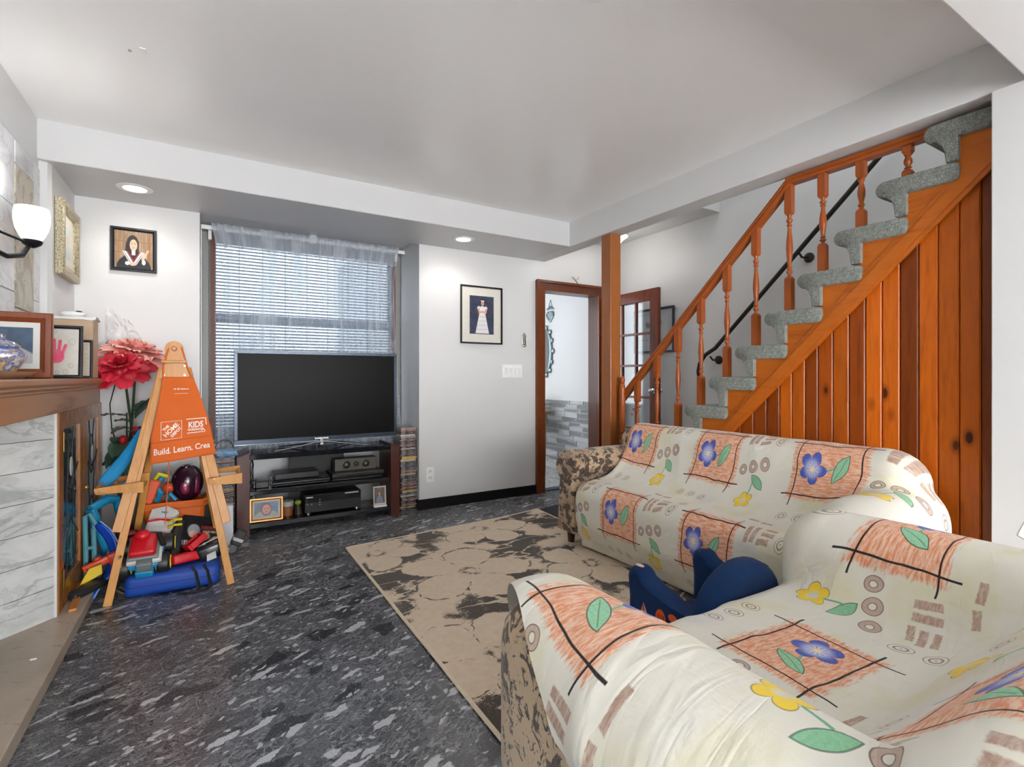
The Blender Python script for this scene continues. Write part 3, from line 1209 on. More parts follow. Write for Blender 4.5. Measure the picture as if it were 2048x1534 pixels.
# ornate mirror and heart plaque on that wall
SILV = plain(srgb(140, 158, 160), 0.35, 0.7, name='antique_silver', bump=0.3)
mir = thing('ornate_mirror', 'oval mirror in an ornate silver frame seen through the doorway', 'mirror', (XS - 0.001, 5.42, 1.48))
MYY, MRY, MRZ = 5.42, 0.15, 0.29
Mm = T(XS - 0.004, MYY, 1.48) @ RY(-PI / 2)
mb = MB()
ring = []
for k in range(40):
    a = 2 * PI * k / 40
    ring.append((XS - 0.02, MYY + math.cos(a) * (MRY), 1.48 + math.sin(a) * MRZ))
for k in range(40):
    mb.tube([ring[k], ring[(k + 1) % 40]], 0.02, 8, caps=False)
mb.build('rim', SILV, mir, world=True)
for k in range(14):
    a = 2 * PI * k / 14
    c = (XS - 0.022, MYY + math.cos(a) * (MRY + 0.022), 1.48 + math.sin(a) * (MRZ + 0.022))
    MB().ball(c, 0.016, 0.03 + 0.012 * (k % 2), 0.035).build('scroll', SILV, mir, world=True)
MB().lathe([(0, 0), (1, 0), (1, 0.004), (0, 0.004)], (0, 0, 0), 40, T(XS - 0.012, MYY, 1.48) @ Matrix.Diagonal((1, MRY, MRZ, 1)) @ RY(PI / 2)).build('glass', plain((0.8, 0.85, 0.88), 0.06, 1.0), mir, world=True)
hp = thing('heart_plaque', 'silver heart plaque hanging above the ornate mirror', 'plaque', (XS - 0.001, 5.30, 1.90))
pts = heart_poly(0, 0, 0.075)
mb = MB()
P3 = [(XS - 0.015, 5.30 - p[0], 1.93 + p[1]) for p in pts]
for k in range(24):
    mb.tube([P3[k], P3[(k + 1) % 24]], 0.012, 6, caps=False)
mb.build('rim', SILV, hp, world=True)
MB().prism([(5.30 - p[0] * 0.9, 1.93 + p[1] * 0.9) for p in pts], XS - 0.014, XS - 0.006, 'x').build('plate', plain(srgb(178, 190, 194), 0.3, 0.4), hp, world=True, smooth=False)
MB().tube([(XS - 0.012, 5.37, 2.02), (XS - 0.012, 5.30, 2.04), (XS - 0.012, 5.23, 2.02)], [0.010, 0.02, 0.010], 8).build('crest', SILV, hp, world=True)
MB().tube([(XS - 0.01, 5.34, 2.04), (XS - 0.006, 5.30, 2.14), (XS - 0.01, 5.26, 2.04)], 0.004, 6).build('chain', SILV, hp, world=True)

# side table with a lime green box just inside the doorway
tb = thing('side_table', 'slim wooden side table beyond the doorway', 'table', (3.30, 5.3, 0))
TW = wood_mat('table_wood', srgb(140, 112, 84), srgb(104, 78, 56), 2, 0.8)
MB().box(3.05, 3.56, 5.02, 5.62, 0.70, 0.735, 0.004).build('table_top', TW, tb, world=True)
MB().box(3.09, 3.52, 5.06, 5.58, 0.63, 0.70).build('apron', TW, tb, world=True, smooth=False)
for xx in (3.11, 3.50):
    for yy in (5.08, 5.56):
        MB().tube([(xx, yy, 0), (xx, yy, 0.63)], [0.014, 0.02], 8).build('leg', TW, tb, world=True)
gb = thing('lime_box', 'bright lime green box on the side table beyond the doorway', 'box', (3.38, 5.28, 0.735))
MB().box(-0.11, 0.10, -0.1, 0.1, 0, 0.20, 0.003).build('carton', plain(srgb(168, 196, 40), 0.5), gb)
MB().box(-0.1105, 0.1005, -0.1005, 0.1005, 0.13, 0.16).build('stripe', plain(srgb(226, 226, 90), 0.5), gb, smooth=False)
# ------------------------------------------------------------------ fireplace wall
hearth = sstruct('trim_5', 'low tan stone hearth along the fireplace', (-0.65, 2.6, 0))
MB().box(XC + 0.002, -0.512, 1.2, 3.30, 0.0, 0.058, 0.005).build('slab', HEARTH, hearth, world=True)
MB().box(XC + 0.002, -0.512, 3.304, WY - 0.02, 0.0, 0.056, 0.005).build('slab', marble_mat('pale_hearth', srgb(190, 184, 176), srgb(168, 160, 150), srgb(130, 122, 112), 4.0), hearth, world=True)

fp = sstruct('trim_6', 'walnut mantel with marble surround and leaded glass cabinets', (-0.65, 3.0, 0.058))
FX = -0.592      # front plane of the glazed cabinet
# wooden frieze and mouldings
yE = 3.83
MB().box(XC + 0.004, FX + 0.034, 1.2, yE - 0.01, 0.995, 1.085, 0.003).build('frieze', W_MANTEL, fp, world=True)
pf = [(FX + 0.030, 1.080), (FX + 0.040, 1.088), (FX + 0.040, 1.094), (FX + 0.054, 1.104), (FX + 0.050, 1.110), (FX + 0.056, 1.116), (XC + 0.004, 1.116), (XC + 0.004, 1.080)]
MB().prism(pf, 1.2, yE, 'y').build('moulding', W_MANTEL, fp, world=True, smooth=False)
MB().box(XC + 0.004, FX + 0.062, 1.2, yE + 0.01, 1.1165, 1.142, 0.006).build('shelf', W_MANTEL, fp, world=True)
# splayed marble slabs under the frieze
P0, P1 = Vector((-0.604, 3.03, 0)), Vector((-0.776, 2.855, 0))
nrm = Vector((1, -1, 0)).normalized()
dv = (P1 - P0).normalized()
zz = [0.058, 0.20, 0.335, 0.47, 0.605, 0.74, 0.87, 0.99]
for i in range(len(zz) - 1):
    g = 0.0012
    a, b = P0, P1
    q = [a, b, b - nrm * 0.03, a - nrm * 0.012]
    MB().prism([(p.x, p.y) for p in q], zz[i] + g, zz[i + 1] - g, 'z').build('marble_slab', MARBLE, fp, world=True, smooth=False)
MB().box(-0.612, -0.596, 3.028, 3.042, 0.058, 0.992, 0.003).build('corner_strip', plain(srgb(206, 204, 198), 0.4), fp, world=True)
# dark chimney throat behind
MB().box(XC + 0.003, -0.76, 2.2, 2.84, 0.06, 0.99).build('surround', plain((0.05, 0.05, 0.05), 0.8), fp, world=True, smooth=False)

# glazed cabinet: two doors
cab = thing('glazed_cabinet', 'oak cabinet with two leaded glass doors under the mantel', 'cabinet', (-0.66, 3.55, 0.058))
yA, yB, yC2 = 3.046, 3.575, 4.105
MB().box(XL + 0.004, FX - 0.005, yA, yA + 0.02, 0.0585, 0.99).build('side_panel', W_CABINET, cab, world=True, smooth=False)
MB().box(XL + 0.004, FX - 0.005, yC2 - 0.02, yC2, 0.0585, 0.99).build('side_panel', W_CABINET, cab, world=True, smooth=False)
MB().box(XL + 0.003, XL + 0.010, yA, yC2, 0.0585, 0.99).build('back_panel', plain((0.02, 0.022, 0.025), 0.6), cab, world=True, smooth=False)
MB().box(XL + 0.010, FX - 0.02, yA, yC2, 0.0585, 0.075).build('floor_panel', plain((0.03, 0.02, 0.015), 0.6), cab, world=True, smooth=False)
LEADG = NT('dark_leaded_glass')
_v = LEADG.coord('Object')
LEADG.set(color=LEADG.mix(LEADG.noise(_v, 9, 3), (0.012, 0.016, 0.02), (0.05, 0.065, 0.08)), rough=0.08, spec=0.8)
LEADG.bump(LEADG.noise(_v, 14, 2), 0.2, 0.01)
LEADG = LEADG.m
CAME = plain(srgb(96, 104, 108), 0.35, 0.8)
BRASS = plain(srgb(190, 150, 70), 0.3, 0.9, name='brass')
for (y0, y1) in ((yA + 0.002, yB - 0.003), (yB + 0.003, yC2 - 0.002)):
    dr = bpy.data.objects.new('door', None)
    link(dr, cab)
    z0, z1 = 0.064, 0.988
    sw = 0.085
    for nm, a, b, c, d_ in (('stile', y0, y0 + sw, z0, z1), ('stile', y1 - sw, y1, z0, z1), ('rail', y0 + sw, y1 - sw, z0, z0 + 0.11), ('rail', y0 + sw, y1 - sw, z1 - 0.085, z1)):
        MB().box(FX - 0.02, FX, a, b, c, d_, 0.003).build(nm, W_CABINET, dr, world=True)
    ga, gb_, gc, gd = y0 + sw, y1 - sw, z0 + 0.11, z1 - 0.085
    MB().box(FX - 0.014, FX - 0.010, ga, gb_, gc, gd).build('pane', LEADG, dr, world=True, smooth=False)
    ym = (ga + gb_) / 2
    X0 = FX - 0.009
    lines = []
    for f in (0.28, 0.72):
        yy = ga + (gb_ - ga) * f
        lines.append([(yy, gc), (yy + (ym - yy) * 0.35, gc + (gd - gc) * 0.3), (yy, gc + (gd - gc) * 0.55), (yy + (ym - yy) * 0.6, gd - 0.12), (yy, gd)])
    lines.append([(ga, gc + 0.16), (ym, gc + 0.28), (gb_, gc + 0.16)])
    lines.append([(ga, gd - 0.2), (ym, gd - 0.32), (gb_, gd - 0.2)])
    lines.append([(ga, gc + 0.05), (gb_, gc + 0.05)])
    oval = [(ym + 0.055 * math.cos(2 * PI * k / 20), gd - 0.2 + 0.11 * math.sin(2 * PI * k / 20)) for k in range(21)]
    lines.append(oval)
    mb = MB()
    for ln in lines:
        mb.tube([(X0, p[0], p[1]) for p in ln], 0.0020, 6)
    mb.build('lead_came', CAME, dr, world=True)
    MB().ball((FX - 0.006, ym, gd - 0.2), 0.006, 0.028, 0.05).build('bevelled_jewel', plain((0.7, 0.68, 0.6), 0.08, 0.3), dr, world=True)
for zz_ in (0.80, 0.16):
    MB().cyl((FX + 0.004, yA + 0.06, zz_), (FX + 0.004, yA + 0.06, zz_ + 0.09), 0.005, 10).build('hinge', plain(srgb(120, 92, 52), 0.35, 0.8), cab, world=True)
MB().ball((FX + 0.014, yB - 0.03, 0.55), 0.012).cyl((FX, yB - 0.03, 0.55), (FX + 0.012, yB - 0.03, 0.55), 0.005, 8).build('knob', BRASS, cab, world=True)

# marble tiles on the chimney breast above the mantel
tile_rows = [(1.145, 1.54), (1.544, 1.93), (1.934, 2.245)]
tile_cols = [(1.3, 1.62), (1.624, 1.93), (1.934, 2.24), (2.244, 2.55), (2.554, 2.86), (2.864, 3.168), (3.46, 3.572)]
wl = bpy.data.objects['wall_left']
for (z0, z1) in tile_rows:
    for (y0, y1) in tile_cols:
        MB().box(XC, XC + 0.008, y0, y1, z0, z1, 0.0015, seg=1).build('marble_tile', MARBLE_UP, wl)
# tall beige decorative tile strip
DECO = NT('etched_beige_tile')
_v = DECO.coord('Object')
_a = DECO.wave(DECO.mapping(_v, scale=(1, 1, 1)), 16, 9, 3, 1.5, 'RINGS', 'X')
_b = DECO.noise(_v, 7, 4, 0.6, 1.5)
DECO.set(color=DECO.mix(_a.ss(0.3, 0.8) * 0.35 + _b.ss(0.52, 0.56) * 0.4, srgb(204, 196, 178), srgb(128, 116, 96)), rough=0.35)
DECO = DECO.m
for (z0, z1) in ((1.145, 1.47), (1.473, 1.80), (1.803, 2.14)):
    MB().box(XC, XC + 0.010, 3.174, 3.455, z0, z1, 0.002, seg=1).build('deco_tile', DECO, wl)
MB().box(XC, XC + 0.009, 3.174, 3.455, 2.144, 2.245, 0.002, seg=1).build('marble_tile', MARBLE_UP, wl)

# ---- things on the mantel ----
ZM = 1.1425


def jar_fn(u, v):
    im = np.ones(u.shape + (3,)) * lin(40, 66, 92)
    im = im * (0.6 + 0.8 * vnoise(u, v, 8, 2)[..., None])
    im = blend(im, soft(v - 0.30 - 0.18 * np.sin(u * 3.0 + 0.3), 0.04), lin(168, 170, 176))
    return im


picture_frame('landscape_photo_frame', 'wide reddish brown wood frame behind the shiny vase', 0.235, 0.272, 0.040, 0.028, (-0.682, 2.80, ZM), math.radians(3), W_FRAME, jar_fn, 40, 40, 0.022, srgb(206, 206, 200), tilt=math.radians(-4))


def hand_fn(u, v):
    im = np.ones(u.shape + (3,)) * lin(204, 200, 190)
    im = im * (0.93 + 0.1 * vnoise(u, v, 10, 4)[..., None])
    pink = lin(222, 62, 110)
    d = ell(u, v, 0.47, 0.40, 0.20, 0.15)
    fingers = [(0.33, 0.46, 0.29, 0.66), (0.43, 0.5, 0.42, 0.75), (0.53, 0.5, 0.56, 0.73), (0.62, 0.47, 0.69, 0.64), (0.33, 0.36, 0.12, 0.40)]
    m = soft(d, 0.12)
    for (x0, y0, x1, y1) in fingers:
        t = np.clip(((u - x0) * (x1 - x0) + (v - y0) * (y1 - y0)) / ((x1 - x0) ** 2 + (y1 - y0) ** 2), 0, 1)
        dist = np.hypot(u - x0 - t * (x1 - x0), (v - y0 - t * (y1 - y0)) * 1.2)
        m = np.maximum(m, soft(dist - 0.042, 0.02))
    im = blend(im, m * (0.82 + 0.18 * vnoise(u, v, 18, 5)), pink)
    for (cx, cy, r, c) in ((0.25, 0.93, 0.06, (150, 140, 130)), (0.42, 0.94, 0.05, (120, 120, 120)), (0.84, 0.72, 0.08, (120, 150, 170)), (0.82, 0.2, 0.06, (120, 140, 120)), (0.7, 0.06, 0.06, (150, 120, 120)), (0.3, 0.06, 0.07, (170, 90, 90)), (0.5, 0.05, 0.05, (110, 120, 140))):
        rr = np.hypot(u - cx, (v - cy) * 1.25)
        im = blend(im, soft(np.abs(rr - r) - 0.006, 0.012) * 0.7, lin(*c))
    return im


BLKW = plain((0.012, 0.012, 0.015), 0.25, name='black_lacquer')
picture_frame('handprint_frame', 'black frame with a pink child handprint on the mantel', 0.19, 0.262, 0.017, 0.016, (-0.634, 3.22, ZM), math.radians(4), BLKW, hand_fn, 60, 80, tilt=math.radians(-9))


def note_fn(u, v):
    im = np.ones(u.shape + (3,)) * lin(200, 190, 172)
    return blend(im, ((v * 14) % 1 < 0.2) * (vnoise(u, v, 30, 9) > 0.35) * 0.35, lin(110, 100, 100))


picture_frame('note_frame', 'narrow black frame with a beige note beside the handprint', 0.12, 0.205, 0.013, 0.012, (-0.598, 3.47, ZM), math.radians(2), BLKW, note_fn, 30, 50, tilt=math.radians(-3))
# small folded prop of brown card
MB().prism([(-0.015, 0), (0.02, 0), (0.02, 0.052), (0.012, 0.06), (-0.004, 0.06), (-0.015, 0.048)], -0.004, 0.004, 'y').build('card_prop', plain(srgb(150, 104, 62), 0.7), None)
o = bpy.data.objects['card_prop']
o.location = (-0.575, 3.26, ZM)
tag(o, 'little brown wooden prop leaning before the handprint frame', 'prop')

# big plywood-coloured box with white lid sheet
bxx = thing('storage_box', 'large beige box at the end of the mantel', 'box', (-0.642, 3.68, ZM))
BEIGE = wood_mat('beige_board', srgb(206, 180, 152), srgb(188, 160, 130), 0, 0.5, 0.6, 0.0, rings=0.3)
MB(RZ(math.radians(-2))).box(-0.085, 0.085, -0.06, 0.06, 0, 0.335, 0.006).build('carton', BEIGE, bxx)
pad = []
for i in range(12):
    row = []
    for j in range(9):
        a, b = i / 11, j / 8
        zz_ = 0.337 + 0.012 * mnoise.noise((a * 3, b * 3, 1)) + 0.006
        row.append((-0.105 + 0.20 * a, -0.075 + 0.14 * b, zz_ - 0.02 * max(0, abs(b - 0.5) - 0.42) * 10))
    pad.append(row)
WPLAS = plain(srgb(232, 232, 230), 0.35, name='white_plastic_sheet')
wb_ = MB().grid(pad).build('white_sheet', WPLAS, bxx, angle=80)
solid(wb_, 0.004)
pw_ = thing('white_device', 'white rounded plastic device with a black oval on the mantel box', 'device', (-0.66, 3.69, ZM + 0.354))
MB().ball((0, 0, 0.006), 0.06, 0.035, 0.018, 18, 9).build('body', WPLAS, pw_)
MB().ball((0.028, -0.012, 0.02), 0.016, 0.012, 0.005, 16, 7).build('oval', BLKW, pw_)

# crumpled translucent plastic bag behind
bag_m = NT('milky_plastic')
bag_m.set(color=(0.8, 0.8, 0.8), rough=0.3, alpha=0.75)
bag_m = bag_m.m
bag = thing('plastic_bag', 'crumpled milky plastic bag hanging on the wall above the roses', 'bag', (-0.475, WY - 0.004, 1.37))
rows = []
for i in range(16):
    row = []
    for j in range(12):
        a, b = i / 15, j / 11
        w_ = 0.10 - 0.03 * b
        x = (a - 0.5) * 2 * w_ - 0.035 * b
        z_ = b * 0.22 - 0.09 * max(0.0, a - 0.25) * b * 1.4 + 0.01 * math.sin(a * 9)
        y = -0.004 - 0.022 * abs(mnoise.noise((a * 4.2, b * 4.2, 3.3))) - 0.012 * abs(mnoise.noise((a * 9.2, b * 9.2, 7.3)))
        row.append((x, y, z_))
    rows.append(row)
bo = MB().grid(rows).build('sheet', bag_m, bag, angle=20)

# lustre vase and dish
vz = thing('lustre_vase', 'shiny iridescent painted vase with a lid at the mantel edge', 'vase', (-0.637, 2.48, ZM + 0.0105))
LUS = NT('iridescent_glaze')
_v = LUS.coord('Object')
_c = LUS.ramp(LUS.noise(_v, 26, 4, 0.6, 1.2), [(0.25, srgb(190, 60, 90)), (0.4, srgb(236, 226, 214)), (0.5, srgb(70, 110, 190)), (0.6, srgb(224, 190, 120)), (0.75, srgb(240, 236, 232))])
LUS.set(color=_c, rough=0.12, metal=0.45, coat=0.6)
MB().lathe([(0.0, 0.0), (0.028, 0.002), (0.03, 0.01), (0.045, 0.03), (0.062, 0.058), (0.066, 0.075), (0.06, 0.09), (0.046, 0.1), (0.044, 0.105)], (0, 0, 0), 32).build('body', LUS.m, vz)
MB().lathe([(0.048, 0.104), (0.05, 0.108), (0.036, 0.122), (0.012, 0.13), (0.008, 0.138), (0.012, 0.146), (0.0, 0.152)], (0, 0, 0), 28).build('lid', LUS.m, vz)
ds = thing('wood_dish', 'low brown wooden dish under the shiny vase', 'dish', (-0.637, 2.48, ZM))
MB().lathe([(0.0, 0.0), (0.05, 0.0), (0.085, 0.02), (0.092, 0.026), (0.084, 0.026), (0.05, 0.010), (0.0, 0.010)], (0, 0, 0), 32).build('bowl', wood_mat('dish_wood', srgb(176, 140, 108), srgb(130, 96, 70), 0, 0.7), ds)

# wall sconces with milk glass shades; the near one unseen, added for ceiling light
SI = plain((0.012, 0.012, 0.014), 0.4, 0.4, name='black_iron')
SHADE = NT('milk_glass_lit')
SHADE.set(color=(0.9, 0.9, 0.88), rough=0.25, emit=(1.0, 0.97, 0.92), emit_s=0.62)


def sconce(y, label, s=1, watts=4.0):
    """s = 1: arm leaves towards +y"""
    sc = thing('wall_sconce', label, 'wall lamp', (XC + 0.012, y, 1.62), 0, 'fireplace wall sconces')

    def Y(v):
        return y + s * (v - 2.62)
    MB().box(XC + 0.0095, XC + 0.028, min(Y(2.50), Y(2.60)), max(Y(2.50), Y(2.60)), 1.66, 1.90, 0.006).build('back_plate', SI, sc, world=True)
    MB().tube([(XC + 0.03, Y(2.56), 1.70), (XC + 0.06, Y(2.60), 1.64), (-0.685, Y(2.72), 1.625), (-0.665, Y(2.82), 1.65), (-0.655, Y(2.885), 1.71)], [0.007, 0.009, 0.010, 0.010, 0.008], 10).build('arm', SI, sc, world=True)
    MB().tube([(XC + 0.03, Y(2.56), 1.87), (XC + 0.05, Y(2.59), 1.84), (XC + 0.052, Y(2.62), 1.76), (-0.70, Y(2.70), 1.715), (-0.665, Y(2.84), 1.715)], 0.0055, 8).build('arm', SI, sc, world=True)
    MB().lathe([(0.012, 0.0), (0.03, 0.012), (0.036, 0.024), (0.034, 0.03), (0.0, 0.03)], (-0.652, Y(2.90), 1.702), 20).build('cup', SI, sc, world=True)
    MB().lathe([(0.030, 0.0), (0.042, 0.02), (0.054, 0.05), (0.060, 0.085), (0.060, 0.115), (0.056, 0.14), (0.051, 0.137), (0.055, 0.113), (0.055, 0.085), (0.049, 0.052), (0.037, 0.024), (0.0, 0.012)], (-0.652, Y(2.90), 1.73), 28).build('shade', SHADE.m, sc, world=True)
    ld = bpy.data.lights.new('sconce_bulb', 'SPOT')
    ld.energy = watts
    ld.color = (1.0, 0.98, 0.95)
    ld.spot_size = math.radians(165)
    ld.spot_blend = 0.8
    ld.shadow_soft_size = 0.05
    lo = bpy.data.objects.new('sconce_bulb', ld)
    COL.objects.link(lo)
    lo.location = (-0.652, Y(2.90), 1.845)
    lo.rotation_euler = (PI, 0, 0)


sconce(2.62, 'black iron wall sconce with a white glass shade on the tiled wall')
sconce(1.55, 'added black iron wall sconce out of view, lighting the ceiling', -1, 12.0)

# gold framed print on the alcove wall
def gold_fn(u, v):
    im = np.ones(u.shape + (3,)) * lin(222, 216, 200)
    im = blend(im, soft(np.maximum(np.abs(u - 0.5) - 0.27, np.abs(v - 0.48) - 0.33), 0.02), lin(206, 210, 206))
    im = blend(im, soft(ell(u, v, 0.5, 0.55, 0.14, 0.11), 0.3) * 0.7, lin(214, 178, 150))
    im = blend(im, soft(ell(u, v, 0.5, 0.30, 0.22, 0.16), 0.4) * 0.4, lin(170, 190, 190))
    return im


GOLD = NT('antique_gold')
_v = GOLD.coord('Object')
_n = GOLD.noise(_v, 130, 3, 0.6)
GOLD.set(color=GOLD.mix(_n.ss(0.35, 0.6), srgb(140, 126, 98), srgb(206, 196, 168)), rough=0.4, metal=0.55)
GOLD.bump(_n, 0.5, 0.01)
GOLD = GOLD.m
picture_frame('gilded_frame', 'carved antique gold frame on the alcove side wall', 0.40, 0.42, 0.055, 0.04, (XL + 0.0015, 3.88, 1.725), PI / 2, GOLD, gold_fn, 40, 40, 0.012, srgb(214, 204, 180))


# ---- pictures and fittings on the window wall ----
def grad_fn(u, v):
    im = np.ones(u.shape + (3,)) * lin(120, 86, 54)
    shelf = (np.abs(v - 0.42) < 0.012) | (np.abs(v - 0.72) < 0.012) | (np.abs(u - 0.12) < 0.015) | (np.abs(u - 0.9) < 0.02)
    books = ((u * 30) % 1 < 0.55) * (0.4 + 0.6 * vnoise(u, v * 0.2, 30, 1))
    im = blend(im, books * 0.75, lin(206, 186, 158))
    im = blend(im, shelf * 1.0, lin(150, 98, 52))
    gown = soft(ell(u, v, 0.50, -0.02, 0.46, 0.40), 0.05)
    im = blend(im, gown, lin(18, 18, 22))
    hair = np.maximum(soft(ell(u, v, 0.47, 0.66, 0.16, 0.24), 0.08), soft(np.maximum(np.abs(u - 0.45) - 0.17 - 0.1 * (0.6 - v), np.abs(v - 0.45) - 0.25), 0.04))
    im = blend(im, hair, lin(30, 20, 18))
    dv_ = np.abs(u - 0.49) - (v - 0.08) * 0.62
    band = lambda o, w: soft(np.abs(dv_ - o) - w, 0.012) * (v < 0.45) * (v > 0.1)
    im = blend(im, band(-0.01, 0.028), lin(236, 234, 232))
    im = blend(im, band(-0.065, 0.02), lin(150, 40, 50))
    im = blend(im, band(0.05, 0.012), lin(230, 230, 230))
    neck = soft(np.maximum(np.abs(u - 0.49) - 0.045, np.abs(v - 0.44) - 0.08), 0.02)
    im = blend(im, neck, lin(236, 226, 220))
    face = soft(ell(u, v, 0.49, 0.63, 0.098, 0.155), 0.08)
    im = blend(im, face, lin(226, 178, 154))
    for ex in (0.455, 0.53):
        im = blend(im, soft(ell(u, v, ex, 0.655, 0.016, 0.011), 0.5), lin(40, 26, 24))
        im = blend(im, soft(ell(u, v, ex, 0.695, 0.024, 0.008), 0.5) * 0.7, lin(60, 40, 34))
    im = blend(im, soft(ell(u, v, 0.493, 0.605, 0.012, 0.02), 0.6) * 0.4, lin(170, 120, 100))
    im = blend(im, soft(ell(u, v, 0.493, 0.56, 0.03, 0.011), 0.5), lin(190, 80, 80))
    for (cx, cy, rx, ry) in ((0.47, 0.12, 0.09, 0.05), (0.78, 0.36, 0.05, 0.07), (0.74, 0.28, 0.04, 0.06)):
        im = blend(im, soft(ell(u, v, cx, cy, rx, ry), 0.2), lin(228, 180, 158))
    for k in range(3):
        im = blend(im, soft(np.abs((u - 0.80 - 0.02 * k) - (v - 0.4) * 0.5) - 0.008, 0.01) * (v > 0.38) * (v < 0.52), lin(228, 180, 158))
    im = blend(im, soft(ell(u, v, 0.33, 0.13, 0.06, 0.05), 0.2), lin(232, 230, 228))
    im = blend(im, soft(ell(u, v, 0.76, 0.18, 0.05, 0.07), 0.2), lin(232, 230, 228))
    return im


picture_frame('graduation_portrait', 'black framed portrait of a graduate in a dark gown', 0.247, 0.287, 0.022, 0.018, (-0.432, WY - 0.0015, 1.846), 0, BLKW, grad_fn, 110, 130)


def girl_fn(u, v):
    n_ = 0.5 * vnoise(u, v * 1.3, 7, 3) + 0.5 * vnoise(u, v * 1.3, 17, 8)
    im = lin(58, 64, 84) * (0.45 + 1.2 * n_)[..., None]
    skirt = np.maximum(np.abs(u - 0.52) - (0.10 + (0.62 - v) * 0.30), np.maximum(v - 0.62, 0.02 - v))
    sk = soft(skirt, 0.02)
    im = blend(im, sk, lin(222, 220, 222))
    im = blend(im, sk * (((v * 9 + 0.03 * np.sin(u * 40)) % 1) < 0.22) * 0.35, lin(150, 150, 160))
    im = blend(im, soft(ell(u, v, 0.52, 0.64, 0.11, 0.10), 0.15), lin(226, 224, 226))
    for (cx, cy) in ((0.38, 0.68), (0.66, 0.68)):
        im = blend(im, soft(ell(u, v, cx, cy, 0.07, 0.05), 0.25), lin(228, 226, 228))
    for (x0, y0, x1, y1) in ((0.36, 0.66, 0.40, 0.57), (0.40, 0.57, 0.54, 0.59), (0.68, 0.66, 0.66, 0.57), (0.66, 0.57, 0.54, 0.585)):
        t = np.clip(((u - x0) * (x1 - x0) + (v - y0) * (y1 - y0)) / ((x1 - x0) ** 2 + (y1 - y0) ** 2), 0, 1)
        im = blend(im, soft(np.hypot(u - x0 - t * (x1 - x0), (v - y0 - t * (y1 - y0)) * 1.4) - 0.035, 0.02), lin(214, 158, 132))
    im = blend(im, soft(ell(u, v, 0.53, 0.845, 0.10, 0.075), 0.15), lin(26, 20, 20))
    im = blend(im, soft(ell(u, v, 0.53, 0.815, 0.066, 0.065), 0.15), lin(218, 166, 142))
    im = blend(im, soft(ell(u, v, 0.53, 0.875, 0.08, 0.014), 0.3), lin(224, 224, 226))
    for ex in (0.505, 0.558):
        im = blend(im, soft(ell(u, v, ex, 0.82, 0.012, 0.008), 0.6), lin(40, 28, 26))
    im = blend(im, soft(ell(u, v, 0.532, 0.782, 0.018, 0.006), 0.6), lin(170, 80, 80))
    return im


picture_frame('communion_portrait', 'thin black frame with a child in a white dress on a pale mount', 0.432, 0.533, 0.016, 0.022, (2.156, WY - 0.0015, 1.455), 0, BLKW, girl_fn, 90, 120, 0.075, srgb(214, 210, 200))

sp = thing('light_switch', 'white four-gang rocker switch plate beside the doorway', 'switch', (2.489, WY, 1.145))
MB().box(-0.112, 0.112, -0.007, -0.0005, 0, 0.124, 0.003).build('plate', WHITEP, sp)
for k in range(4):
    x = -0.0675 + 0.045 * k
    MB(T(x, -0.007, 0.062) @ RX(math.radians(4))).box(-0.0155, 0.0155, -0.006, 0.004, -0.033, 0.033, 0.002).build('rocker', plain(srgb(238, 238, 236), 0.3), sp)
ot = thing('power_outlet', 'white double power outlet low on the wall near the window', 'outlet', (1.652, WY, 0.232))
MB().box(-0.036, 0.036, -0.006, -0.0005, 0, 0.13, 0.003).build('plate', WHITEP, ot)
for k in (0.038, 0.092):
    MB().box(-0.016, 0.016, -0.009, -0.005, k - 0.017, k + 0.017, 0.005).build('socket', plain(srgb(232, 232, 230), 0.3), ot)
    for sx in (-0.006, 0.006):
        MB().box(sx - 0.0012, sx + 0.0012, -0.0098, -0.0085, k - 0.002, k + 0.008).build('slot', BLKW, ot, smooth=False)
orn = thing('saint_plaque', 'small silver religious wall ornament above the light switch', 'ornament', (2.624, WY, 1.443))
SILV2 = plain(srgb(198, 196, 190), 0.3, 0.7, bump=0.2)
MB().prism([(-0.03, 0.02), (0.03, 0.02), (0.03, 0.10), (0.0, 0.138), (-0.03, 0.10)], -0.008, -0.001, 'y').build('niche', SILV2, orn, smooth=False)
MB().ball((0, -0.012, 0.085), 0.010, 0.008, 0.012).lathe([(0.016, 0.03), (0.012, 0.06), (0.006, 0.078)], (0, -0.012, 0), 12).build('figure', plain(srgb(150, 146, 140), 0.35, 0.7), orn)
MB().ball((0, -0.008, 0.012), 0.024, 0.008, 0.013).build('basin', SILV2, orn)
for sx in (-0.026, 0.026):
    MB().cyl((sx, -0.009, 0.022), (sx, -0.009, 0.10), 0.004, 8).build('column', SILV2, orn)

# recessed downlights
DLG = glow('downlight_lens', (1.0, 0.98, 0.95), 3.0)


def downlight(x, y, z, label, power=5.5):
    t = thing('recessed_downlight', label, 'ceiling light', (x, y, z), 0, 'recessed ceiling lights')
    MB().lathe([(0.060, -0.001), (0.060, -0.006), (0.082, -0.006), (0.092, -0.003), (0.093, -0.001)], (0, 0, 0), 32).build('trim_ring', WHITEP, t)
    MB().lathe([(0.0, -0.002), (0.0605, -0.002)], (0, 0, 0), 32).build('lens', DLG, t, smooth=False)
    d = bpy.data.lights.new('downlight_beam', 'SPOT')
    d.energy = power
    d.spot_size = math.radians(150)
    d.spot_blend = 0.6
    d.color = (1.0, 0.98, 0.95)
    d.shadow_soft_size = 0.05
    o_ = bpy.data.objects.new('downlight_beam', d)
    COL.objects.link(o_)
    o_.location = (x, y, z - 0.012)
    return t


downlight(-0.393, 3.82, ZS, 'round recessed ceiling light above the graduate portrait')
downlight(1.813, 3.82, ZS, 'round recessed ceiling light above the white dress portrait')
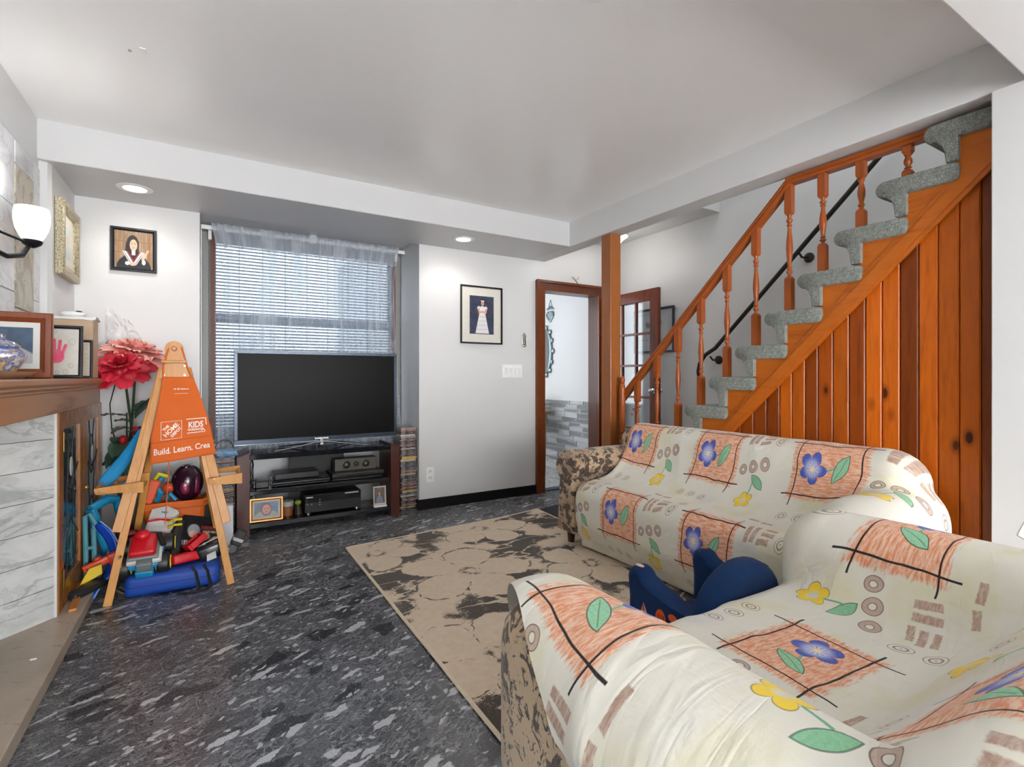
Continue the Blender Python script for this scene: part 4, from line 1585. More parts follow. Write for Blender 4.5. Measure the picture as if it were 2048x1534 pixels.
# flush dome light in the hall behind the post
hl = thing('dome_light', 'white flared glass ceiling light behind the wooden post', 'ceiling light', (3.265, 3.62, 2.56))
MB().lathe([(0.0, -0.17), (0.05, -0.165), (0.085, -0.145), (0.11, -0.115), (0.14, -0.095), (0.152, -0.088), (0.14, -0.083), (0.045, -0.06), (0.04, 0.0)], (0, 0, 0), 32).build('shade', SHADE.m, hl)
ld = bpy.data.lights.new('dome_bulb', 'POINT')
ld.energy = 3.5
ld.color = (1.0, 0.97, 0.93)
ld.shadow_soft_size = 0.12
lo = bpy.data.objects.new('dome_bulb', ld)
COL.objects.link(lo)
lo.location = (3.265, 3.62, 2.36)
# ------------------------------------------------------------------ window, blind, curtain
win = sstruct('window_1', 'wide double-hung window behind the sheer curtain', (0.745, RY1, 0.62))
WF = plain(srgb(150, 148, 144), 0.45, name='window_grey_paint')
WX0, WX1, WZ0, WZ1 = RXL + 0.004, RXR - 0.002, 0.62, 2.34
for nm, a, b, c, d_ in (('jamb', WX0, WX0 + 0.05, WZ0, WZ1), ('jamb', WX1 - 0.05, WX1, WZ0, WZ1), ('head', WX0 + 0.05, WX1 - 0.05, WZ1 - 0.05, WZ1), ('sill', WX0 + 0.05, WX1 - 0.05, WZ0, WZ0 + 0.05)):
    MB().box(a, b, RY1 - 0.01, RY1 + 0.12, c, d_, 0.003).build(nm, WF, win, world=True)
SASH = plain(srgb(196, 200, 204), 0.4, name='white_sash')
for (z0, z1, yo) in ((1.59, WZ1 - 0.05, 0.085), (WZ0 + 0.05, 1.665, 0.05)):
    for nm, a, b, c, d_ in (('sash_stile', WX0 + 0.05, WX0 + 0.10, z0, z1), ('sash_stile', WX1 - 0.10, WX1 - 0.05, z0, z1), ('sash_rail', WX0 + 0.10, WX1 - 0.10, z0, z0 + 0.06), ('sash_rail', WX0 + 0.10, WX1 - 0.10, z1 - 0.055, z1)):
        MB().box(a, b, RY1 + yo - 0.015, RY1 + yo + 0.015, c, d_, 0.003).build(nm, SASH, win, world=True)
    MB().box(WX0 + 0.10, WX1 - 0.10, RY1 + yo - 0.002, RY1 + yo + 0.002, z0 + 0.06, z1 - 0.055).build('pane', GLASS, win, world=True, smooth=False)

# venetian blind: brown side ladder tapes, pale slats
blind = thing('venetian_blind', 'open venetian blind with thin slats behind the curtain', 'blind', (0.745, RY1 - 0.05, 2.33))
SLAT = NT('pale_slat')
SLAT.set(color=srgb(150, 160, 172), rough=0.5)
SLAT = SLAT.m
BROWN = plain(srgb(104, 56, 36), 0.5, name='brown_slat_end')
bx0, bx1 = 0.005, 1.478
by = RY1 - 0.05
MB().box(bx0 - 0.01, bx1 + 0.01, by - 0.025, by + 0.02, 2.285, 2.325, 0.003).build('head_rail', WF, blind, world=True)
slat0 = None
nsl = 62
for k in range(nsl):
    z = 2.27 - k * (1.60 / (nsl - 1))
    if slat0 is None:
        vs, fs = [], []
        sec = [(-0.0125, -0.002), (-0.006, 0.0006), (0.0, 0.0014), (0.006, 0.0006), (0.0125, -0.002)]
        ca, sa = math.cos(0.62), math.sin(0.62)
        for x in (bx0, bx1):
            for (y, zz_) in sec:
                vs.append((x, y * ca - zz_ * sa, y * sa + zz_ * ca))
        for j in range(4):
            fs.append((j, j + 1, 5 + j + 1, 5 + j))
        slat0 = MB().add(vs, fs).build('slat', SLAT, blind, angle=60)
        so = slat0
    else:
        so = link(slat0.copy(), blind)
    so.location = (-0.745, by - (RY1 - 0.05), z - 2.33)
MB().box(bx0, bx1, by - 0.013, by + 0.013, 0.645, 0.662, 0.003).build('bottom_rail', WF, blind, world=True)
for x in (bx0 + 0.012, bx1 - 0.012):
    MB().box(x - 0.016, x + 0.016, by - 0.0165, by - 0.0155, 0.66, 2.28).build('ladder_tape', BROWN, blind, world=True, smooth=False)
for x in (0.2, 0.37, 0.54, 0.71, 0.88, 1.05, 1.22):
    MB().cyl((x, by - 0.015, 0.66), (x, by - 0.015, 2.28), 0.0022, 6).build('ladder_cord', SLAT, blind, world=True)
for x in (bx0 - 0.006, bx1 + 0.004):
    MB().box(x - 0.012, x + 0.012, by - 0.035, by + 0.02, 2.22, 2.33, 0.003).build('bracket', WHITEP, blind, world=True)

# curtain rod and sheer curtain
rod = thing('curtain_rod', 'white flat curtain rod above the window', 'curtain rod', (0.745, 4.53, 2.30))
MB().box(RXL + 0.003, RXR - 0.003, 4.525, 4.537, 2.285, 2.318, 0.003).build('rod', WHITEP, rod, world=True)
MB().box(0.72, 0.775, 4.512, 4.545, 2.275, 2.345, 0.004).build('centre_bracket', WHITEP, rod, world=True)

SHEER = NT('sheer_voile')
SHEER.nt.nodes.remove(SHEER.b)
_tr = SHEER.new('BsdfTransparent')
_tr.inputs[0].default_value = (0.93, 0.96, 1.0, 1)
_tl = SHEER.new('BsdfTranslucent')
_tl.inputs[0].default_value = (0.80, 0.84, 0.90, 1)
_df = SHEER.new('BsdfDiffuse')
_df.inputs[0].default_value = (0.78, 0.81, 0.86, 1)
_uv = SHEER.new('UVMap')
_ux, _uz, _ = SHEER.xyz(_uv.outputs[0])
_p = SHEER.comb(_ux * 1.0, _uz * 1.0)
_vor = SHEER.voro(_p, 34, 'DISTANCE_TO_EDGE')
_fl = (SHEER.noise(_p, 40, 3, 0.6, 1.5) - 0.5).abs().ss(0.05, 0.0)
_lace = _uz.ss(1.52, 1.46) * (_fl * 0.30 + _vor.ss(0.12, 0.03) * 0.12)
_hem = _uz.gt(2.155) * 0.30
_gath = SHEER.noise(SHEER.comb(_ux * 60.0, _uz * 1.2), 1.0, 3, 0.7)
_cols = SHEER.noise(SHEER.comb(_ux * 1.0 + 3.0, _uz * 0.10), 9.0, 3, 0.65)
_op = _gath * 0.14 + 0.22 + _hem + _lace + _cols.ss(0.46, 0.60) * 0.30
_m1 = SHEER.new('MixShader')
_m1.inputs[0].default_value = 0.45
SHEER.nt.links.new(_tl.outputs[0], _m1.inputs[1])
SHEER.nt.links.new(_df.outputs[0], _m1.inputs[2])
_m2 = SHEER.new('MixShader')
SHEER.nt.links.new(_op.s, _m2.inputs[0])
SHEER.nt.links.new(_tr.outputs[0], _m2.inputs[1])
SHEER.nt.links.new(_m1.outputs[0], _m2.inputs[2])
SHEER.nt.links.new(_m2.outputs[0], SHEER.out.inputs[0])
SHEER = SHEER.m


def uv_grid(name, P, UV, m, parent=None):
    r, c = P.shape[:2]
    me = bpy.data.meshes.new(name)
    fs = [(i * c + j, i * c + j + 1, (i + 1) * c + j + 1, (i + 1) * c + j) for i in range(r - 1) for j in range(c - 1)]
    me.from_pydata(P.reshape(-1, 3).tolist(), [], fs)
    ul = me.uv_layers.new(name='UVMap')
    idx = np.empty(len(me.loops), dtype=np.int32)
    me.loops.foreach_get('vertex_index', idx)
    ul.data.foreach_set('uv', UV.reshape(-1, 2)[idx].astype(np.float32).ravel())
    me.shade_smooth()
    me.materials.append(m)
    o = bpy.data.objects.new(name, me)
    return link(o, parent)


cur = thing('sheer_curtain', 'sheer white lace curtain hanging across the window', 'curtain', (0.745, 4.50, 0.60))
NCX, NCZ = 260, 46
s = np.linspace(0, 1, NCX)
zc = np.linspace(2.33, 0.50, NCZ)
Pc = np.zeros((NCZ, NCX, 3))
Uc = np.zeros((NCZ, NCX, 2))
ph = np.cumsum(0.55 + 0.9 * rng.random(NCX)) * 0.62
dens = 1 + 0.9 * np.exp(-((s - 0.52) / 0.13) ** 2)          # gathers bunch up in the middle
wrap = np.cumsum(dens)
wrap = (wrap - wrap[0]) / (wrap[-1] - wrap[0])
amp_x = 0.35 + 0.65 * np.abs(np.sin(s * 23.0 + 1.3 * np.sin(s * 9)))
for i, z in enumerate(zc):
    f = (2.33 - z) / 1.73
    left, right = 0.005 + 0.045 * math.sin(min(1, f * 5) * PI / 2), 1.478 - 0.05 * math.sin(min(1, f * 4) * PI / 2) + 0.09 * f * f
    amp = (0.012 if z > 2.17 else 0.020 + 0.012 * f) * amp_x
    base = s * 0.6 + 0.4 * np.interp(s, wrap, s) if False else s
    Pc[i, :, 0] = left + (right - left) * base + 0.006 * np.sin(ph * 0.5 + 3 * f)
    Pc[i, :, 1] = 4.487 + amp * np.sin(ph + 0.6 * np.sin(2.2 * f + s * 5)) - (0.006 if z > 2.17 else 0.0)
    Pc[i, :, 2] = z - 0.004 * np.abs(np.sin(ph * 0.5)) * (1 - f)
    Uc[i, :, 0] = s * 1.45
    Uc[i, :, 1] = z
uv_grid('panel', Pc, Uc, SHEER, cur)
bpy.data.objects['panel'].location = (-0.745, -4.50, -0.60)
struct('exterior_ground', MB().box(-12, 14, 4.95, 26, -0.7, -0.5), plain(srgb(150, 150, 150), 0.9), 'pale street outside the window', smooth=False)
# ------------------------------------------------------------------ television stand and what stands on it
BLKG = plain((0.010, 0.011, 0.013), 0.07, name='black_glass')
BLKP = plain((0.014, 0.014, 0.015), 0.32, name='black_plastic')
BLKM = plain((0.02, 0.02, 0.022), 0.55, name='black_matt')
st = thing('tv_stand', 'low television stand with mahogany ends and black glass shelves', 'tv stand', (0.755, 4.28, 0))


def stand_end(x0, x1, inner):
    """slab leg with a slanted inner chamfer"""
    MB().prism([(x0, 0), (x1, 0), (x1, 0.57 if inner > 0 else 0.60), (x0, 0.60 if inner > 0 else 0.57)], 4.10, 4.44, 'y').build('end_panel', W_MAHOG, st, world=True, smooth=False)


stand_end(0.165, 0.245, -1)
stand_end(1.285, 1.358, 1)
for z0, z1, yb in ((0.545, 0.585, 4.44), (0.285, 0.318, 4.43), (0.045, 0.080, 4.43)):
    MB().box(0.245, 1.285, 4.115, yb, z0, z1, 0.004).build('shelf', BLKG, st, world=True)
MB().box(0.55, 0.98, 4.431, 4.443, 0.05, 0.545).build('back_panel', BLKM, st, world=True, smooth=False)

tv = thing('television', 'large black flat screen television with a chrome splayed foot', 'television', (0.776, 4.30, 0.585))
TX0, TX1, TZ0, TZ1 = 0.154, 1.397, 0.640, 1.352
MB().box(TX0, TX1, 4.302, 4.335, TZ0, TZ1, 0.008).build('housing', BLKP, tv, world=True)
MB().box(TX0 + 0.1, TX1 - 0.1, 4.335, 4.375, TZ0 + 0.12, TZ1 - 0.12, 0.02).build('rear_cover', BLKM, tv, world=True)
SCR = NT('dark_screen')
SCR.set(color=(0.005, 0.005, 0.0052), rough=0.32, spec=0.06)
MB().box(TX0 + 0.024, TX1 - 0.024, 4.2995, 4.303, TZ0 + 0.034, TZ1 - 0.024).build('screen', SCR.m, tv, world=True, smooth=False)
BEZ = plain(srgb(44, 54, 68), 0.25, 0.4, name='bezel_edge')
for a, b, c, d_ in ((TX0, TX1, TZ1 - 0.024, TZ1), (TX0, TX1, TZ0, TZ0 + 0.034), (TX0, TX0 + 0.024, TZ0 + 0.034, TZ1 - 0.024), (TX1 - 0.024, TX1, TZ0 + 0.034, TZ1 - 0.024)):
    MB().box(a, b, 4.296, 4.3025, c, d_, 0.0015, seg=1).build('bezel', BEZ, tv, world=True)
MB().box(TX0 + 0.002, TX1 - 0.002, 4.297, 4.325, TZ0 - 0.006, TZ0 - 0.0005, 0.002, seg=1).build('lower_trim', plain((0.75, 0.85, 0.95), 0.1, 0.6, name='clear_acrylic'), tv, world=True)
xm = 0.776
MB().tube([(xm, 4.30, 0.60), (xm, 4.31, 0.645)], [0.026, 0.018], 12).build('neck', CHROME, tv, world=True)
for sx, sy, L in ((-1, -1, 0.36), (1, -1, 0.35), (-1, 1, 0.30), (1, 1, 0.30)):
    p = [(xm, 4.30, 0.628), (xm + sx * 0.06, 4.30 + sy * 0.02, 0.626), (xm + sx * L * 0.6, 4.30 + sy * 0.09, 0.606), (xm + sx * L, 4.30 + sy * 0.145, 0.593)]
    MB().tube(p, [0.016, 0.013, 0.009, 0.007], 8, flat=0.7).build('foot', CHROME, tv, world=True)


def text_mesh(name, s, size, m, parent=None, M=None, bold=0.0, extrude=0.0004, warp=None, align='CENTER', shear=0.0, sx=1.0):
    cu = bpy.data.curves.new(name, 'FONT')
    cu.body = s
    cu.size = size
    cu.offset = bold
    cu.extrude = extrude
    cu.align_x = align
    cu.align_y = 'CENTER'
    cu.shear = shear
    cu.resolution_u = 3
    tmp = bpy.data.objects.new(name, cu)
    COL.objects.link(tmp)
    bpy.context.view_layer.update()
    me = bpy.data.meshes.new_from_object(tmp)
    bpy.data.objects.remove(tmp)
    bpy.data.curves.remove(cu)
    for v in me.vertices:
        p = Vector((v.co.x * sx, v.co.y, v.co.z))
        if warp:
            p = warp(p)
        elif M is not None:
            p = M @ p
        v.co = p
    me.materials.clear()
    me.materials.append(m)
    o = bpy.data.objects.new(name, me)
    return link(o, parent)


def loc_of(parent):
    return Vector(root_of(parent).location)


UP = RX(PI / 2)    # text from the x-y plane to the x-z plane, facing -y
text_mesh('brand_lettering', 'SAMSUNG', 0.017, plain((0.8, 0.8, 0.82), 0.3, 0.6), tv, T(*(Vector((xm, 4.2958, TZ0 + 0.016)) - loc_of(tv))) @ UP, 0.0003, sx=1.35)

# equipment on the shelves
dp = thing('disc_player', 'flat black disc player on the middle shelf', 'player', (0.62, 4.27, 0.318))
MB().box(-0.22, 0.20, -0.09, 0.125, 0.004, 0.048, 0.004).build('case', BLKG, dp)
MB().box(-0.216, 0.196, -0.0935, -0.089, 0.026, 0.030).build('trim_line', plain((0.25, 0.25, 0.26), 0.2, 0.8), dp, smooth=False)
MB().box(-0.20, 0.12, -0.07, 0.12, 0.0485, 0.095, 0.006).build('upper_case', BLKP, dp)
for sx in (-0.19, 0.17):
    MB().cyl((sx, -0.07, 0), (sx, -0.07, 0.005), 0.012, 10).build('foot', BLKM, dp)
adp = thing('cable_box', 'small black adapter box at the end of the middle shelf', 'device', (0.335, 4.24, 0.318))
MB().box(-0.045, 0.045, -0.04, 0.04, 0, 0.05, 0.006).build('case', BLKP, adp)
MB().tube([(0.0, 0.04, 0.03), (-0.03, 0.10, 0.04), (-0.06, 0.16, 0.02)], 0.004, 6).build('cable', BLKM, adp)
rc = thing('game_console', 'wide slim black console under the centre speaker', 'console', (1.02, 4.27, 0.318))
MB().box(-0.19, 0.22, -0.10, 0.14, 0.004, 0.03, 0.003).build('case', BLKG, rc)
MB().box(-0.19, 0.22, -0.12, 0.14, 0.036, 0.062, 0.003).build('upper_case', BLKP, rc)
MB().box(-0.17, 0.20, -0.09, 0.12, 0.029, 0.037).build('recess', BLKM, rc, smooth=False)
MB().box(-0.185, 0.215, -0.1215, -0.1195, 0.058, 0.0605).build('trim_line', plain((0.4, 0.4, 0.38), 0.2, 0.8), rc, smooth=False)
spk = thing('centre_speaker', 'small grey brown centre speaker with two round cones', 'speaker', (1.03, 4.30, 0.3805))
SPK = plain(srgb(84, 78, 66), 0.5, name='speaker_grey')
MB().box(-0.16, 0.18, -0.04, 0.06, 0, 0.098, 0.004).build('cabinet', SPK, spk)
for cx, r in ((-0.07, 0.030), (0.012, 0.018), (0.088, 0.030)):
    Mx = T(cx, -0.0405, 0.05) @ RX(PI / 2)
    MB().lathe([(r, 0.0), (r * 1.08, 0.004), (r * 0.86, 0.006), (r * 0.7, 0.0015)], (0, 0, 0), 22, Mx).build('surround', BLKP, spk)
    MB().lathe([(r * 0.7, 0.0012), (r * 0.4, 0.0010), (r * 0.32, 0.004), (0.0, 0.008)], (0, 0, 0), 20, Mx).build('cone', plain(srgb(150, 146, 138), 0.4, 0.3), spk)
rcv = thing('av_receiver', 'large black receiver with silver buttons on the bottom shelf', 'receiver', (0.84, 4.28, 0.080))
MB().box(-0.21, 0.22, -0.10, 0.16, 0.012, 0.150, 0.004).build('case', BLKP, rcv)
MB().box(-0.208, 0.218, -0.1035, -0.099, 0.09, 0.147).build('display_window', BLKG, rcv, smooth=False)
for sx in (-0.18, 0.19):
    MB().cyl((sx, -0.07, 0), (sx, -0.07, 0.013), 0.016, 12).build('foot', plain((0.4, 0.4, 0.4), 0.3, 0.8), rcv)
for k, (x, z) in enumerate(((-0.10, 0.108), (-0.10, 0.088), (-0.10, 0.068), (-0.16, 0.078), (-0.19, 0.078))):
    MB().cyl((x, -0.106, z), (x, -0.099, z), 0.005, 10).build('button', plain((0.35, 0.35, 0.36), 0.3, 0.7), rcv)
MB().box(0.09, 0.20, -0.1045, -0.103, 0.132, 0.142).build('label_strip', plain((0.6, 0.6, 0.62), 0.3, 0.5), rcv, smooth=False)
MB().box(-0.20, -0.15, -0.1045, -0.103, 0.128, 0.136).build('label_strip', plain((0.6, 0.6, 0.62), 0.3, 0.5), rcv, smooth=False)


def baby_fn(u, v):
    im = np.ones(u.shape + (3,)) * lin(66, 84, 104) * (0.6 + 0.8 * vnoise(u, v, 5, 6))[..., None]
    im = blend(im, (u > 0.8) * 0.8, lin(70, 110, 150))
    im = blend(im, soft(ell(u, v, 0.5, 0.0, 0.5, 0.42), 0.1), lin(150, 146, 136))
    im = blend(im, soft(ell(u, v, 0.5, 0.5, 0.24, 0.44), 0.1), lin(44, 36, 34))
    im = blend(im, soft(ell(u, v, 0.5, 0.5, 0.18, 0.34), 0.12), lin(190, 120, 98))
    for ex in (0.43, 0.57):
        im = blend(im, soft(ell(u, v, ex, 0.56, 0.03, 0.035), 0.5), lin(50, 30, 28))
    im = blend(im, soft(ell(u, v, 0.5, 0.34, 0.06, 0.03), 0.5), lin(140, 50, 50))
    return im


def kid_fn(u, v):
    im = np.ones(u.shape + (3,)) * lin(96, 82, 74) * (0.7 + 0.6 * vnoise(u, v, 6, 7))[..., None]
    im = blend(im, soft(ell(u, v, 0.5, 0.08, 0.34, 0.40), 0.1), lin(128, 134, 156))
    im = blend(im, soft(ell(u, v, 0.5, 0.62, 0.15, 0.16), 0.1), lin(52, 36, 30))
    im = blend(im, soft(ell(u, v, 0.5, 0.60, 0.11, 0.13), 0.1), lin(196, 146, 122))
    for ex in (0.46, 0.54):
        im = blend(im, soft(ell(u, v, ex, 0.62, 0.018, 0.014), 0.5), lin(50, 30, 28))
    return im


GOLDW = plain(srgb(176, 122, 58), 0.3, 0.35, name='gold_lacquer')
picture_frame('baby_photo_frame', 'gold framed photo of a baby on the bottom shelf', 0.225, 0.172, 0.020, 0.02, (0.36, 4.155, 0.0805), math.radians(-3), GOLDW, baby_fn, 60, 46, 0.014, srgb(206, 200, 188), tilt=math.radians(-8))
picture_frame('child_photo_frame', 'small cream framed photo of a child on the bottom shelf', 0.105, 0.150, 0.012, 0.014, (1.205, 4.15, 0.0955), math.radians(-4), plain(srgb(214, 200, 184), 0.4), kid_fn, 44, 60, tilt=math.radians(-7))
tag(MB().box(-0.055, 0.055, -0.03, 0.04, 0, 0.014, 0.003).build('white_case', WHITEP), 'thin white case lying under the child photo', 'case').location = (1.205, 4.15, 0.0805)
cupz = thing('brown_cup', 'brown and white cup behind the gold baby photo', 'cup', (0.515, 4.25, 0.0805))
MB().lathe([(0.0, 0.0), (0.036, 0.0), (0.042, 0.07), (0.042, 0.072)], (0, 0, 0), 20).build('body', plain(srgb(150, 96, 56), 0.5), cupz)
MB().lathe([(0.042, 0.073), (0.044, 0.11), (0.04, 0.112), (0.0, 0.105)], (0, 0, 0), 20).build('rim', plain(srgb(190, 188, 184), 0.5), cupz)
gt = thing('green_toy', 'small lime green toy between the photo and the receiver', 'toy', (0.592, 4.25, 0.0805))
MB().ball((0, 0, 0.09), 0.026, 0.026, 0.02).build('head', plain(srgb(140, 170, 40), 0.4), gt)
MB().tube([(0, 0, 0), (0, 0, 0.075)], [0.028, 0.02], 12).build('body', plain(srgb(60, 44, 30), 0.5), gt)

# loose cables hanging behind the stand and on its top
cb = thing('cable_bundle', 'thin black cables trailing over the end of the television stand', 'cable', (0.28, 4.45, 0.0))
for k in range(4):
    a = rng.random(6)
    pts = [(0.25 + 0.02 * k, 4.52, 0.60), (0.27 + 0.03 * a[0], 4.53, 0.45), (0.26 + 0.04 * a[1], 4.53, 0.30), (0.28 + 0.05 * a[2], 4.52, 0.15), (0.27 + 0.03 * k, 4.45, 0.09)]
    MB().tube(pts, 0.0035, 6).build('cable', BLKM, cb, world=True)
wc = thing('white_cables', 'tangle of pale cables at the left end of the bottom shelf', 'cable', (0.27, 4.3, 0.08))
for k in range(5):
    pts = [(0.262 + 0.06 * rng.random(), 4.22 + 0.12 * rng.random(), 0.086 + 0.17 * t) for t in np.linspace(0, 1, 5)]
    MB().tube(pts, 0.003, 6).build('cable', plain(srgb(190, 192, 194), 0.5), wc, world=True)

# stacked disc cases either side of the stand
DISC = tinted('disc_case', 0.35)
DISCP = NT('disc_case_print')
_v = DISCP.coord('Object')
_n = DISCP.noise(DISCP.mapping(_v, scale=(60, 60, 500)), 1.0, 2)
DISCP.set(color=DISCP.mix(_n.ss(0.5, 0.62) * 0.7, DISCP.obj_color(), (0.7, 0.68, 0.62)), rough=0.3)
DISCP = DISCP.m
case_me = MB().box(-0.0675, 0.0675, -0.095, 0.095, 0, 0.0142, 0.001, seg=1).build('disc_case', DISCP)
pal = [(24, 24, 30), (40, 30, 34), (70, 74, 84), (140, 130, 120), (30, 46, 84), (96, 40, 44), (180, 160, 60), (60, 60, 64), (150, 84, 70), (24, 26, 40), (120, 122, 126), (80, 50, 44), (190, 184, 174), (36, 36, 40)]
stack_specs = []
z = 0.0
k = 0
while z < 0.71:
    stack_specs.append((1.472 + rng.uniform(-0.004, 0.004), 4.30 + rng.uniform(-0.02, 0.02), z, 'slim disc case in the tall pile beside the television stand', 'disc cases in the tall pile'))
    z += 0.0145
z = 0.0
while z < 0.56:
    stack_specs.append((0.082 + rng.uniform(-0.006, 0.006), 4.33 + rng.uniform(-0.02, 0.02), z, 'slim disc case in the pile behind the easel', 'disc cases behind the easel'))
    z += 0.0145
for k, (x, y, z, lab, grp) in enumerate(stack_specs):
    o = case_me if k == 0 else link(case_me.copy())
    o.location = (x, y, z)
    o.rotation_euler = (0, 0, rng.uniform(-0.05, 0.05))
    c = pal[int(rng.integers(len(pal)))]
    if grp.startswith('disc cases in') and abs(z - 0.44) < 0.011:
        c = (214, 160, 50)
    o.color = (*srgb(*c), 1)
    tag(o, lab, 'disc case', grp)
# a few blue-spined cases fanned on top of the pile behind the easel
for k in range(3):
    o = link(case_me.copy())
    o.location = (0.085 + 0.012 * k, 4.30 - 0.01 * k, 0.566 + 0.0150 * k)
    o.rotation_euler = (0, 0, 0.35 - 0.22 * k)
    o.color = (*srgb(*[(50, 110, 160), (70, 140, 190), (90, 160, 205)][k]), 1)
    tag(o, ['blue disc case lowest of the three fanned on the pile behind the easel', 'blue disc case in the middle of the three fanned on the pile', 'light blue disc case topmost on the pile behind the easel'][k], 'disc case', 'fanned blue cases')
hp_ = thing('headset_wire', 'thin black wire loop on the blue cases beside the television', 'wire', (0.09, 4.28, 0.612))
MB().tube([(0.06 * math.cos(a) * -1, 0.0, 0.075 * math.sin(a)) for a in np.linspace(0.05, PI - 0.05, 14)], 0.003, 6).build('band', BLKM, hp_)
# ------------------------------------------------------------------ easel with the orange apron
es = thing('wooden_easel', 'beech wood folding easel draped with an orange apron', 'easel', (-0.17, 3.4, 0))


def bar(p, q, w, t, name, m=W_EASEL, face=Vector((0, -1, 0)), par=None, b=0.002):
    """flat bar from p to q: width w in the plane across `face`, thickness t along face"""
    p, q = Vector(p), Vector(q)
    ax = (q - p)
    L = ax.length
    ax.normalize()
    side = ax.cross(face).normalized()
    fc = side.cross(ax).normalized()
    M = Matrix((side.to_4d(), fc.to_4d(), ax.to_4d(), (0, 0, 0, 1))).transposed()
    M[0][3], M[1][3], M[2][3] = p
    M[3] = (0, 0, 0, 1)
    return MB(M).box(-w / 2, w / 2, -t / 2, t / 2, 0, L, b).build(name, m, par or es, world=True)


FY, AY = 3.215, 3.375      # foot and apex of the front frame


def fy(z):
    return FY + (AY - FY) * z / 1.34


L0, L1 = Vector((-0.442, FY, 0.0)), Vector((-0.222, fy(1.20), 1.20))
R0, R1 = Vector((0.100, FY, 0.0)), Vector((-0.112, fy(1.20), 1.20))
bar(L0, L1, 0.036, 0.018, 'front_leg')
bar(R0, R1, 0.036, 0.018, 'front_leg')
# doubled outer members reaching to mid height, and rear legs
bar(L0 + Vector((0.035, 0.022, 0.36)), L1 + Vector((-0.0, 0.022, 0.0)), 0.042, 0.018, 'brace_leg')
bar(R0 + Vector((-0.02, 0.022, 0.34)), R1 + Vector((0.0, 0.022, 0.0)), 0.042, 0.018, 'brace_leg')
bar((-0.40, 3.66, 0.0), (-0.215, fy(1.2) + 0.05, 1.19), 0.034, 0.018, 'rear_leg')
bar((0.07, 3.66, 0.0), (-0.12, fy(1.2) + 0.05, 1.19), 0.034, 0.018, 'rear_leg')
bar((-0.385, 3.655, 0.17), (0.055, 3.655, 0.17), 0.04, 0.015, 'cross_bar', face=Vector((0, 1, 0.001)))
bar((-0.395, 3.245, 0.19), (-0.395, 3.65, 0.19), 0.035, 0.014, 'side_bar', face=Vector((1, 0, 0)))
bar((0.066, 3.245, 0.19), (0.066, 3.65, 0.19), 0.035, 0.014, 'side_bar', face=Vector((1, 0, 0)))
# chalk board panel between the legs
MB().prism([(-0.285, 0.76), (-0.04, 0.76), (-0.11, 1.14), (-0.225, 1.14)], 0.0, 0.006, 'y', T(0, 3.30, 0) @ Matrix(((1, 0, 0, 0), (0, 1, 0.119, -0.02), (0, 0, 1, 0), (0, 0, 0, 1)))).build('board', plain(srgb(70, 62, 58), 0.7), es, world=True, smooth=False)
# head: hinge plate, ledge, rounded cap and knob
zc_ = 1.2
MB().prism([(-0.235, 1.145), (-0.105, 1.145), (-0.098, 1.155), (-0.115, 1.225), (-0.22, 1.225), (-0.24, 1.155)], fy(1.18) - 0.028, fy(1.18) - 0.012, 'y').build('hinge_plate', W_EASEL, es, world=True, smooth=False)
for sx in (-0.215, -0.12):
    for sz in (1.16, 1.212):
        MB().cyl((sx, fy(1.18) - 0.031, sz), (sx, fy(1.18) - 0.026, sz), 0.004, 8).build('screw', CHROME, es, world=True)
MB().box(-0.228, -0.11, fy(1.23) - 0.055, fy(1.23) + 0.01, 1.227, 1.241, 0.003).build('ledge', W_EASEL, es, world=True)
cap = [(-0.214, 1.242), (-0.126, 1.242)] + [(-0.17 + 0.044 * math.cos(a), 1.305 + 0.044 * math.sin(a)) for a in np.linspace(0, PI, 14)]
MB().prism(cap, fy(1.29) - 0.012, fy(1.29) + 0.012, 'y').build('cap', W_EASEL, es, world=True, angle=25)
MB().lathe([(0.0, 0.012), (0.010, 0.012), (0.014, 0.008), (0.014, 0.0)], (0, 0, 0), 16, T(-0.17, fy(1.3) - 0.012, 1.307) @ RX(PI / 2)).build('knob', wood_mat('knob_wood', srgb(176, 116, 56), srgb(150, 92, 40), 2), es, world=True)


# side trays
def tray(x0, x1, xi, z, name):
    t = bpy.data.objects.new(name, None)
    link(t, es)
    y0, y1 = 3.235, 3.50
    for yy in (y0 - 0.018, y1):
        MB().prism([(x0, z - 0.022 + (0.015 if x0 < -0.3 else 0)), (x1, z - 0.03), (x1, z + 0.028), (x0, z + 0.012)], yy, yy + 0.016, 'y').build('tray_rail', W_EASEL, t, world=True, smooth=False)
    xo = x0 if abs(x0 - xi) > abs(x1 - xi) else x1
    MB().box(min(xo, xo + 0.014 * (1 if xo < xi else -1)), max(xo, xo + 0.014 * (1 if xo < xi else -1)), y0, y1, z - 0.02, z + 0.012, 0.002).build('tray_end', W_EASEL, t, world=True)
    MB().box(x0 + 0.006, x1 - 0.006, y0, y1, z - 0.022, z - 0.016).build('tray_floor', W_EASEL, t, world=True, smooth=False)
    return t


tray(-0.495, -0.295, -0.3, 0.582, 'tray')
tray(-0.005, 0.155, -0.0, 0.582, 'tray')
for x, z in ((-0.475, 0.58), (-0.36, 0.58), (-0.33, 0.592), (0.02, 0.59), (0.04, 0.575), (0.135, 0.575), (-0.392, 0.235)):
    MB().cyl((x, 3.219 if z > 0.3 else 3.2, z), (x, 3.213 if z > 0.3 else 3.232, z), 0.006, 8).build('bolt', plain(srgb(120, 100, 70), 0.3, 0.8), es, world=True)

